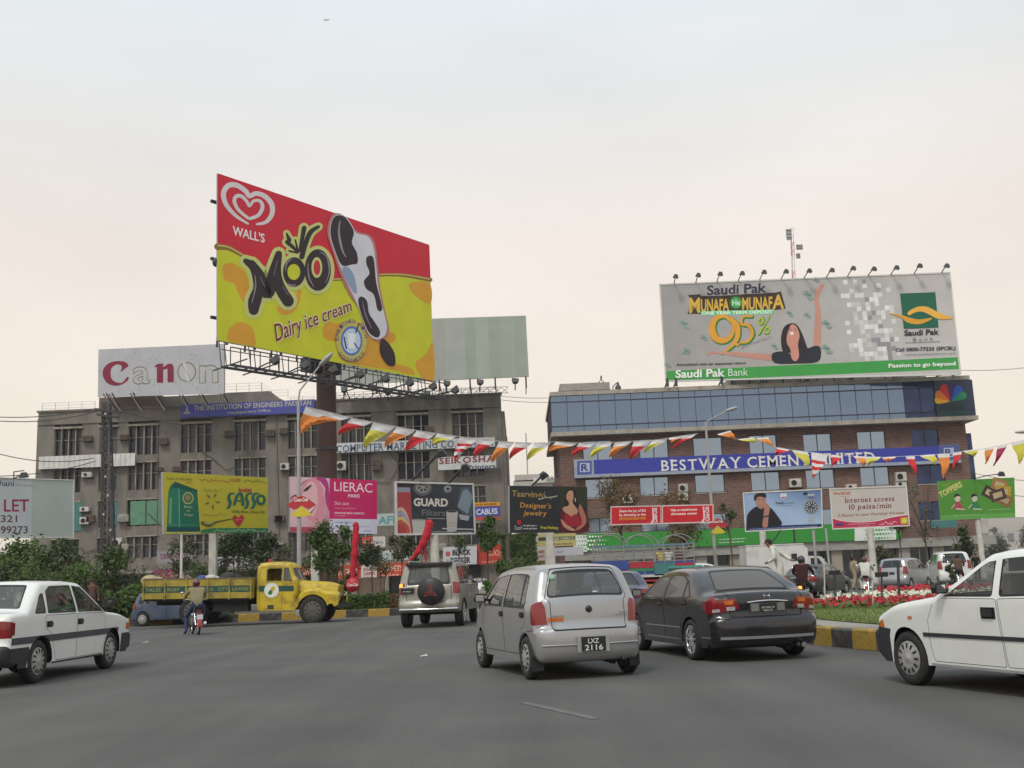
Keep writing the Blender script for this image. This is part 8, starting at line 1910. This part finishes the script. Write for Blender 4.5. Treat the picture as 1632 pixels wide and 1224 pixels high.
scatter('bedding_leaves','stuff',wp,2600,1.2,(.34,.48),.06,L_br,4); scatter('white_flowers','stuff',wp,2800,1.25,(.42,.58),.05,M_fw,5); scatter('violet_flowers','stuff',[(11.3,27),(13,26.8)],260,.3,(.42,.55),.05,M_fp,6)
scatter('far_red_flowers','stuff',bp_,2600,1.0,(.4,.6),.06,M_fr,7); scatter('bedding_leaves','stuff',bp_,1600,1.1,(.35,.5),.07,L_dk,8)
rn=random.Random(11); vs,fs=[],[]
while len(fs)<26000:
    a=rn.uniform(math.pi*.78,math.pi*1.32); r=18.93-5.5*rn.random()**1.6; x,y=IC.x+r*math.cos(a),IC.y+r*math.sin(a)
    z=.30+.12*(1-(r/18.95)**2); h=rn.uniform(.025,.055); t=rn.uniform(0,3.14); dx,dy=.008*math.cos(t),.008*math.sin(t); i=len(vs); vs+=[(x-dx,y-dy,z),(x+dx,y+dy,z),(x+rn.gauss(0,.012),y+rn.gauss(0,.012),z+h)]; fs.append((i,i+1,i+2))
b=MB(); b.add(vs,fs,M_grass); b.build('grass',kind='stuff')
# ================================================================ LAMPS, PYLON, BUNTING, WIRES
M_pole=mat('grey_lamp_pole',(.36,.36,.35),.55,.2,var=.08); M_cok=mat('sign_red',(.45,.02,.03),.45,var=.05); M_yl=mat('sign_yellow',(.58,.47,.03),.5,var=.05)
def street_lamp(label,px,ybase,ytop,Y,hx,hy,sx,sy,arm):
    base=at(px,ybase,Y); base.z=.2 if Y<60 else 0; root=thing('street_lamp',label,'street lamp',tuple(base)); tp=at(px-(1 if arm else 0),ytop,Y); tp.x=base.x if not arm else tp.x; b=MB()
    b.tube([base,Vector((base.x,Y,(base.z+tp.z)/2)),Vector((base.x,Y,tp.z))],[.10,.085,.06],M_pole,12); b.lathe(base,(0,0,1),[(0,.16),(.4,.15),(.45,.1)],M_pole,12); b.build('pole',root)
    hd=at(hx,hy,Y); b=MB(); s0=Vector((base.x,Y,tp.z))
    b.tube([s0,s0+Vector((.06,0,.45)),s0+Vector((.35,0,.8)),hd] if arm else [s0-Vector((0,0,.3)),s0+Vector((.1,0,.05)),hd],.035,M_pole,8); b.build('arm',root)
    b=MB(); d=(hd-s0); d.z *= .6; d.normalize(); c=hd+d*.22; b.M=Matrix.Translation(c) @ d.to_track_quat('X','Z').to_matrix().to_4x4(); b.ball((0,0,0),.42,.15,.10,M_pole,n=14); b.ball((.05,0,-.04),.30,.11,.08,M_back,n=12); b.build('lamp_head',root)
    c=at(sx,sy,Y-.12); s_=1.02/2; r2=thing('drinks_sign','red and yellow diamond shaped drinks sign on the ' + ('left' if Y<60 else 'right') + ' street lamp','sign',tuple(c)); b=MB()
    top=[(c.x-s_*1.15,Y-.12,c.z+.02),(c.x-s_*.45,Y-.12,c.z+s_*.62),(c.x,Y-.12,c.z+s_*.8),(c.x+s_*.45,Y-.12,c.z+s_*.62),(c.x+s_*1.15,Y-.12,c.z+.02),(c.x+s_*.55,Y-.12,c.z-s_*.3),(c.x,Y-.12,c.z+.02),(c.x-s_*.55,Y-.12,c.z-s_*.3)]
    b.prism(top,(0,.05,0),M_cok); b.build('red_plate',r2)
    b=MB(); b.prism([(c.x,Y-.125,c.z+s_*.0),(c.x+s_*.85,Y-.125,c.z-s_*.72),(c.x+s_*.4,Y-.125,c.z-s_*.85),(c.x-s_*.4,Y-.125,c.z-s_*.85),(c.x-s_*.85,Y-.125,c.z-s_*.72)],(0,.05,0),M_yl); b.build('yellow_plate',r2)
    a=Art(Vector((0,Y-.135,0)),Vector((0,-1,0)),Y); k=ppm(Y)*.46; a.text('Coca-Cola',sx-k*.6,sy-k*.35,sx+k*.6,sy-k*.41,k*.32,'e8e0dc',bold=.03,shear=.25); a.build(r2,'lettering')
street_lamp('curved street lamp in front of the brown billboard column',477,925,640,44,513,579,480,806,True)
street_lamp('straight street lamp with a slanted head before the brick building',1141,905,672,62,1160,654,1144,838,False)
# round sign, red cloth poles
r=thing('round_sign','round red drinks sign on a short stand behind the median hedge','sign',(at(562,932,48.4).x,48.4,.2)); p=at(562,932,48.4); b=MB(); b.lathe((p.x,48.4,p.z),(0,-1,0),[(-.04,.001),(-.04,.31),(0,.31),(0,.001)],M_cok,28); b.build('disc',r); b=MB(); b.tube([(p.x,48.46,.2),(p.x,48.46,p.z)],.04,M_pole,8); b.build('post',r)
a=Art(Vector((0,48.39,0)),Vector((0,-1,0)),48); a.text('Coca-Cola',553.5,934.5,570.5,933.8,5,'e8dcdc',bold=.03,shear=.25); a.build(r,'lettering')
M_rc=mat('red_cloth',(.45,.012,.03),.85,var=.18,scale=3)
for lab,pts,wd in (('crimson cloth hung over a leaning pole, the left one of two',[(567,836),(566,870),(563,900),(561,922)],(10,12,9,8)),('crimson cloth hung over a leaning pole before the filter hoarding',[(684,834),(678,858),(667,878),(650,896)],(13,14,10,5))):
    Yc=49.; rt_=thing('cloth_banner',lab,'banner',tuple(at(*pts[-1],Yc))); b=MB(); b.tube([at(pts[0][0],pts[0][1],Yc),Vector((at(pts[-1][0],pts[-1][1],Yc).x,Yc,.2))],.035,M_pole,6); b.build('pole',rt_)
    P=spline(pts,5); b=MB(); n=len(P); rn=random.Random(3)
    rs=[max(.03,(wd[min(int(i/n*4),3)])/2/ppm(Yc)*rn.uniform(.85,1.15)) for i in range(n)]; rs[0] *= .6; b.tube([at(x,y,Yc-.08)+Vector((rn.uniform(-.03,.03),0,0)) for x,y in P],rs,M_rc,10); b.ball(at(P[0][0],P[0][1]+1,Yc-.08),rs[1],rs[1],rs[1]*1.1,M_rc)
    q0=P[n // 2]; b.tube([at(q0[0]+3,q0[1],Yc),at(q0[0]+7,q0[1]+20,Yc),at(q0[0]+5,q0[1]+36,Yc)],[.06,.05,.03],M_rc,6); b.build('cloth',rt_)
# lattice pylon
py_=thing('lattice_pylon','dark lattice power pylon at the left in front of the office block','pylon',(at(174,940,60).x,60,.1)); top,bot=at(170,640,60),at(174,940,60); bot.z=.1; n=26; M_pyl=mat('pylon_steel',(.07,.07,.072),.7,var=.2)
legs=[]
for sx,sy in ((-1,-1),(1,-1),(1,1),(-1,1)):
    b=MB(); A0,A1=bot+Vector((sx*.34,sy*.34,0)),top+Vector((sx*.17,sy*.17,0)); b.bar(A0,A1,.07,.07,M_pyl); b.build('leg',py_); legs.append((A0,A1))
b=MB()
for k in range(n):
    for j in range(4):
        a0,a1=legs[j]; c0,c1=legs[(j+1) % 4]; b.bar(a0.lerp(a1,k/n),c0.lerp(c1,(k+1)/n),.03,.035,M_pyl); b.bar(c0.lerp(c1,k/n),a0.lerp(a1,(k+1)/n),.03,.035,M_pyl); b.bar(a0.lerp(a1,k/n),c0.lerp(c1,k/n),.03,.035,M_pyl)
o=b.build('bracing',py_); o['kind'] = 'stuff'
for dz,xa,xb in ((0,152,192),(-.3,155,190)): b=MB(); p,q=at(xa,652,59.6),at(xb,657,59.6); b.bar(p+Vector((0,0,dz)),q+Vector((0,0,dz)),.12,.12,M_steel); b.build('crossarm',py_)
b=MB()
for x,y in ((168,760),(172,790),(165,820),(176,845),(162,905),(172,912),(158,918),(176,934),(168,660)): p=at(x,y,59.4); b.ball(p,.06,.06,.08,M_rail,n=8)
o=b.build('insulator',py_); o['kind'] = 'stuff'
# island stakes and garden floodlights
for lab,x,y0,y1,Y,w_,m in (('thin pale stake at the left end of the flower bed',1313,890,958,27,.018,M_rail),('thin pale stake leaning at the front of the flower bed',1390,935,968,25,.012,M_rail),('dark post standing in the flower bed before the pale tall hatchback',1431,898,950,27.5,.035,M_steel)):
    t_=thing('stake',lab,'stake',tuple(at(x,y1,Y))); b=MB(); b.tube([at(x,y0,Y),at(x+2,y1,Y)],w_,m,6); b.build('rod',t_)
for lab,x,y0,y1,Y in (('black garden floodlight on a stake in the flower bed, left one of the two',1330,915,955,28),('black garden floodlight on a stake in the flower bed, before the pale tall hatchback',1405,918,962,26)):
    t_=thing('garden_floodlight',lab,'floodlight',tuple(at(x,y1,Y))); b=MB(); b.tube([at(x,y0,Y),at(x+1,y1,Y)],.02,M_steel,6); b.build('stake',t_); b=MB(); p=at(x,y0-2,Y); b.box(p.x-.13,Y-.08,p.z-.05,p.x+.13,Y+.08,p.z+.06,M_black); b.build('lamp_housing',t_)
for lab,x,y0,Y,w_ in (('thin grey pole left of the grey saloon',1296,845,56,.07),('thin grey pole right of the white box van',1316,842,57,.06),('brown wooden pole below the right end of the office block',809,855,70,.13)):
    p=at(x,y0,Y); t_=thing('pole',lab,'pole',(p.x,Y,0)); b=MB(); b.tube([(p.x,Y,0),p],w_,M_pole if w_<.1 else M_bark,8); b.build('shaft',t_)
# red banner pair
for lab,x0,x1,s1,L in (('red drinks banner, the left one of the joined pair',973,1054,0,('Share the joy of Eid','by donating to the','EARTHQUAKE RELIEF FUND')),('red drinks banner, the right one of the joined pair',1055,1137,1,('Help us rebuild homes','donate now',''))):
    t0=(x0-973)/164; t1=(x1-973)/164; ya,yb=807-3.5*t0,807-3.5*t1; yc,yd=837.5-4.5*t0,837.5-4.5*t1
    r,A=board('banner',lab,(x0,ya),(x1,yb),(x1,yd),(x0,yc),60,60.2,.02,cat='banner',back=M_cok)
    A.poly([(x0,ya),(x1,yb),(x1,yd),(x0,yc)],'ccc0c0'); A.poly([(x0+1.5,ya+1.8),(x1,yb+1.8),(x1,yd-2),(x0+1.5,yc-2)],'c4202c')
    u=63 if not s1 else 62; A.poly([(x0+u,yc-2),(x0+u+4,ya+20),(x0+u+3,ya+2),(x0+u+5,ya+2),(x0+u+7,ya+18),(x0+u+4,yc-2)],'d8c8c8'); A.poly([(x1-1.4,yb+1.5),(x1,yb+1.5),(x1,yd-2),(x1-1.4,yd-2)],'d8c8c8')
    A.text('Coca-Cola',x1-6.5,yd-3,x1-7.5,yb+4,7,'e4d8d8',bold=.03,up=(-1,0),shear=.2)
    for k,(t_,c) in enumerate(zip(L,('e8d8d0','e8d8d0','d8a030'))):
        if t_: A.text(t_,x0+14,ya+9.5+k*6.2,x0+56,ya+8.3+k*6.2,4,c,bold=.03)
    A.build(r)
# wires
M_wire=mat('dark_cable',(.05,.05,.055),.6)
for k,(p,q,Y0,Y1,sag) in enumerate((((-60,660),(152,651),50,60,.3),((-60,664),(155,655),50,60,.4),((-60,704),(150,730),50,60,.5),((-60,758),(152,735),50,60,.3),((1531,590),(1720,572),91,80,.3),((796,631),(880,634),99,95,.1),((796,637),(880,641),99,95,.1),((1545,752),(1720,762),90,70,.4),((1545,775),(1720,790),90,70,.4),((192,655),(480,640),60,97,1.5))):
    A_,B_=at(*p,Y0),at(*q,Y1); b=MB(); b.tube([A_.lerp(B_,t/12)-Vector((0,0,sag*4*(t/12)*(1-t/12))) for t in range(13)],.022,M_wire,5)
    r=b.build('overhead_wire'); _props(r,('upper power wire reaching the pylon from the left edge','second power wire reaching the pylon from the left edge','drooping cable above the LET board','low cable rising to the pylon above the LET board','thick cable leaving the roof hoarding to the right edge','upper wire crossing the gap between the two buildings','lower wire crossing the gap between the two buildings','thin wire above the snack hoarding lamp at the right edge','lower thin wire at the right edge behind the snack hoarding','long wire from the pylon to the blue institution sign')[k],'wire')
# bunting
FC={'o': mat('orange_cloth',(.62,.20,.035),.8,var=.08),'r': mat('scarlet_cloth',(.5,.02,.025),.8,var=.08),'y': mat('yellow_cloth',(.5,.46,.05),.8,var=.08),'w': mat('white_cloth',(.62,.6,.6),.8,var=.05),'c': mat('wine_cloth',(.3,.02,.07),.8)}
def bunting(label,F,Yf,wtop):
    pts=[at(f[0],f[1],Yf(f[0])) for f in F]+[at(F[-1][2],F[-1][3],Yf(F[-1][2]))]; r=thing('bunting',label,'bunting',tuple(pts[0])); b=MB(); b.tube(pts,.012,M_white,5); b.build('string',r)
    for i,(x0,y0,x1,y1,ax,ay,c) in enumerate(F):
        rn=random.Random(i); A_,B_=at(x0,y0,Yf(x0)),at(x1-2,y1,Yf(x1)); C_=at(ax,ay,Yf(ax)-.25); n=7; m=5; vs=[]; fs=[]; ms=[]
        mid=(A_+B_)/2
        for j in range(n+1):
            t=j/n; w_=(1-t)**.62; ctr=mid.lerp(C_,t**1.05)+Vector((0,-.10*math.sin(t*3.1)+.03*math.sin(t*7),-.03*math.sin(t*6.3)))
            e=(B_-A_)*.5*w_
            for k in range(m+1):
                u=k/m*2-1; vs.append(ctr+e*u+Vector((0,.09*math.sin(u*3+t*5+i)*t**.5,.03*math.sin(u*4+i)*t)))
        b=MB()
        for j in range(n):
            mm=FC['w'] if (j<wtop*n or (c == 's' and j % 2)) else FC['r' if c == 's' else c]
            b.add(vs[j*(m+1):(j+2)*(m+1)],[(k,k+1,k+m+2,k+m+1) for k in range(m)],mm,smooth=True)
        b.build('pennant',r)
S1=[(487,648,525,657,480,690,'o'),(525,657,560,666,497,676,'o'),(560,666,595,673,539,692,'r'),(595,673,632,680,580,714,'y'),(632,680,664,686,613,713,'o'),(664,686,697,691,646,720,'r'),(697,691,730,695,690,709,'y'),(733,696,763,698,724,732,'s'),(765,699,792,702,755,728,'r'),(795,703,822,705,783,737,'o'),(822,705,850,706,812,732,'r'),(852,706,880,706,840,734,'y'),
      (886,704,922,707,875,720,'o'),(923,706,950,707,911,726,'r'),(951,706,979,705,941,729,'y'),(980,705,1009,703,971,729,'o'),(1010,703,1039,702,1004,733,'r'),(1040,702,1067,699,1027,722,'y'),(1066,698,1092,694,1070,706,'o'),(1090,694,1113,691,1072,714,'r')]
bunting('left string of coloured pennants from the curved street lamp to the straight one',S1,lambda x: 44+(x-477)/660*18,.24)
S2=[(1143,692,1166,686,1171,700,'o'),(1176,700,1203,697,1203,706,'y'),(1205,698,1226,697,1231,711,'o'),(1238,713,1260,717,1236,726,'r'),(1262,717,1290,721,1287,744,'y'),(1293,721,1322,725,1296,762,'s'),(1326,725,1343,727,1326,743,'r'),(1360,727,1381,728,1377,743,'o'),(1381,728,1406,728,1384,741,'y'),(1406,729,1430,728,1414,736,'o'),(1443,727,1460,727,1459,758,'r'),(1466,726,1492,724,1490,740,'y'),
      (1494,724,1516,723,1504,762,'o'),(1519,722,1535,720,1519,747,'r'),(1535,719,1560,715,1553,727,'y'),(1569,715,1587,711,1571,739,'o'),(1590,711,1609,707,1584,742,'c'),(1612,706,1640,699,1625,739,'y'),(1650,697,1680,690,1655,725,'r')]
bunting('right string of coloured pennants running across the blue name band',S2,lambda x: 62-(x-1140)/500*12,.12)
b=MB(); p=at(1640,688,46)
r=thing('street_lamp','tip of a street lamp reaching in at the right edge','street lamp',(at(1700,700,46).x,46,0)); b.tube([(r.location.x,46,0),(r.location.x,46,p.z),p],.05,M_pole,8); b.build('pole',r); b=MB(); b.M=Matrix.Translation(at(1630,688.5,46)); b.ball((0,0,0),.35,.12,.07,M_pole,n=12); b.build('lamp_head',r)
b=MB(); b.ball(at(520,32,120),.16,.1,.05,M_steel,n=8); p=at(520,32,120)
for s in (1,-1): b.add([p,p+Vector((s*.3,0,.12)),p+Vector((s*.35,.05,.02))],[(0,1,2)],M_steel)
o=b.build('bird'); _props(o,'tiny dark bird high in the sky','bird')
# scraps on the road
for i,(x,y) in enumerate(((232,1024),(655,1000),(676,1046),(1010,1010))):
    p=gnd(x,y); b=MB(); b.add([(p.x-.06,p.y-.1,.006),(p.x+.07,p.y-.06,.012),(p.x+.04,p.y+.12,.03),(p.x-.08,p.y+.06,.008)],[(0,1,2,3)],M_rail); o=b.build('paper_scrap'); _props(o,('pale scrap of litter on the road near the motorcyclist','pale scrap of litter on the road behind the four-wheel drive','pale scrap of litter on open road left of the silver hatchback','pale scrap of litter on the road beside the charcoal saloon')[i],'litter')
GR={'motorcycle': 'motorcycles in the traffic','tree': 'trees and saplings along the street','shrub': 'shrubs on the median','hedge': 'hedges on the median','wire': 'overhead wires','street lamp': 'street lamps of the junction','floodlight': 'garden floodlights in the flower bed','stake': 'stakes in the flower bed','sack': 'sacks and bundles on the yellow truck','bunting': 'pennant strings across the junction','litter': 'paper scraps on the road','banner': 'red banners and cloths','car': 'cars in the traffic'}
for o in col.objects:
    c=o.get('category')
    if c in GR and not o.get('group'): o['group']=GR[c]
    if c == 'sign' and o.name.startswith('carpet_shop'): o['group'] = 'carpet shop signs under the office block'
    if c == 'billboard' and not o.get('group'): o['group'] = 'advertising hoardings'
hz_=bpy.data.materials.new('thin_haze'); hz_.use_nodes=True; hn=hz_.node_tree; hn.nodes.clear(); ho=hn.nodes.new('ShaderNodeOutputMaterial'); hv=hn.nodes.new('ShaderNodeVolumePrincipled')
hv.inputs['Color'].default_value=(.9,.9,.92,1); hv.inputs['Density'].default_value=.00035; hv.inputs['Anisotropy'].default_value=.3; hn.links.new(hv.outputs[0],ho.inputs['Volume'])
b=MB(); b.box(-601,-121,-1.1,601,901,48,hz_); b.build('haze',kind='stuff')
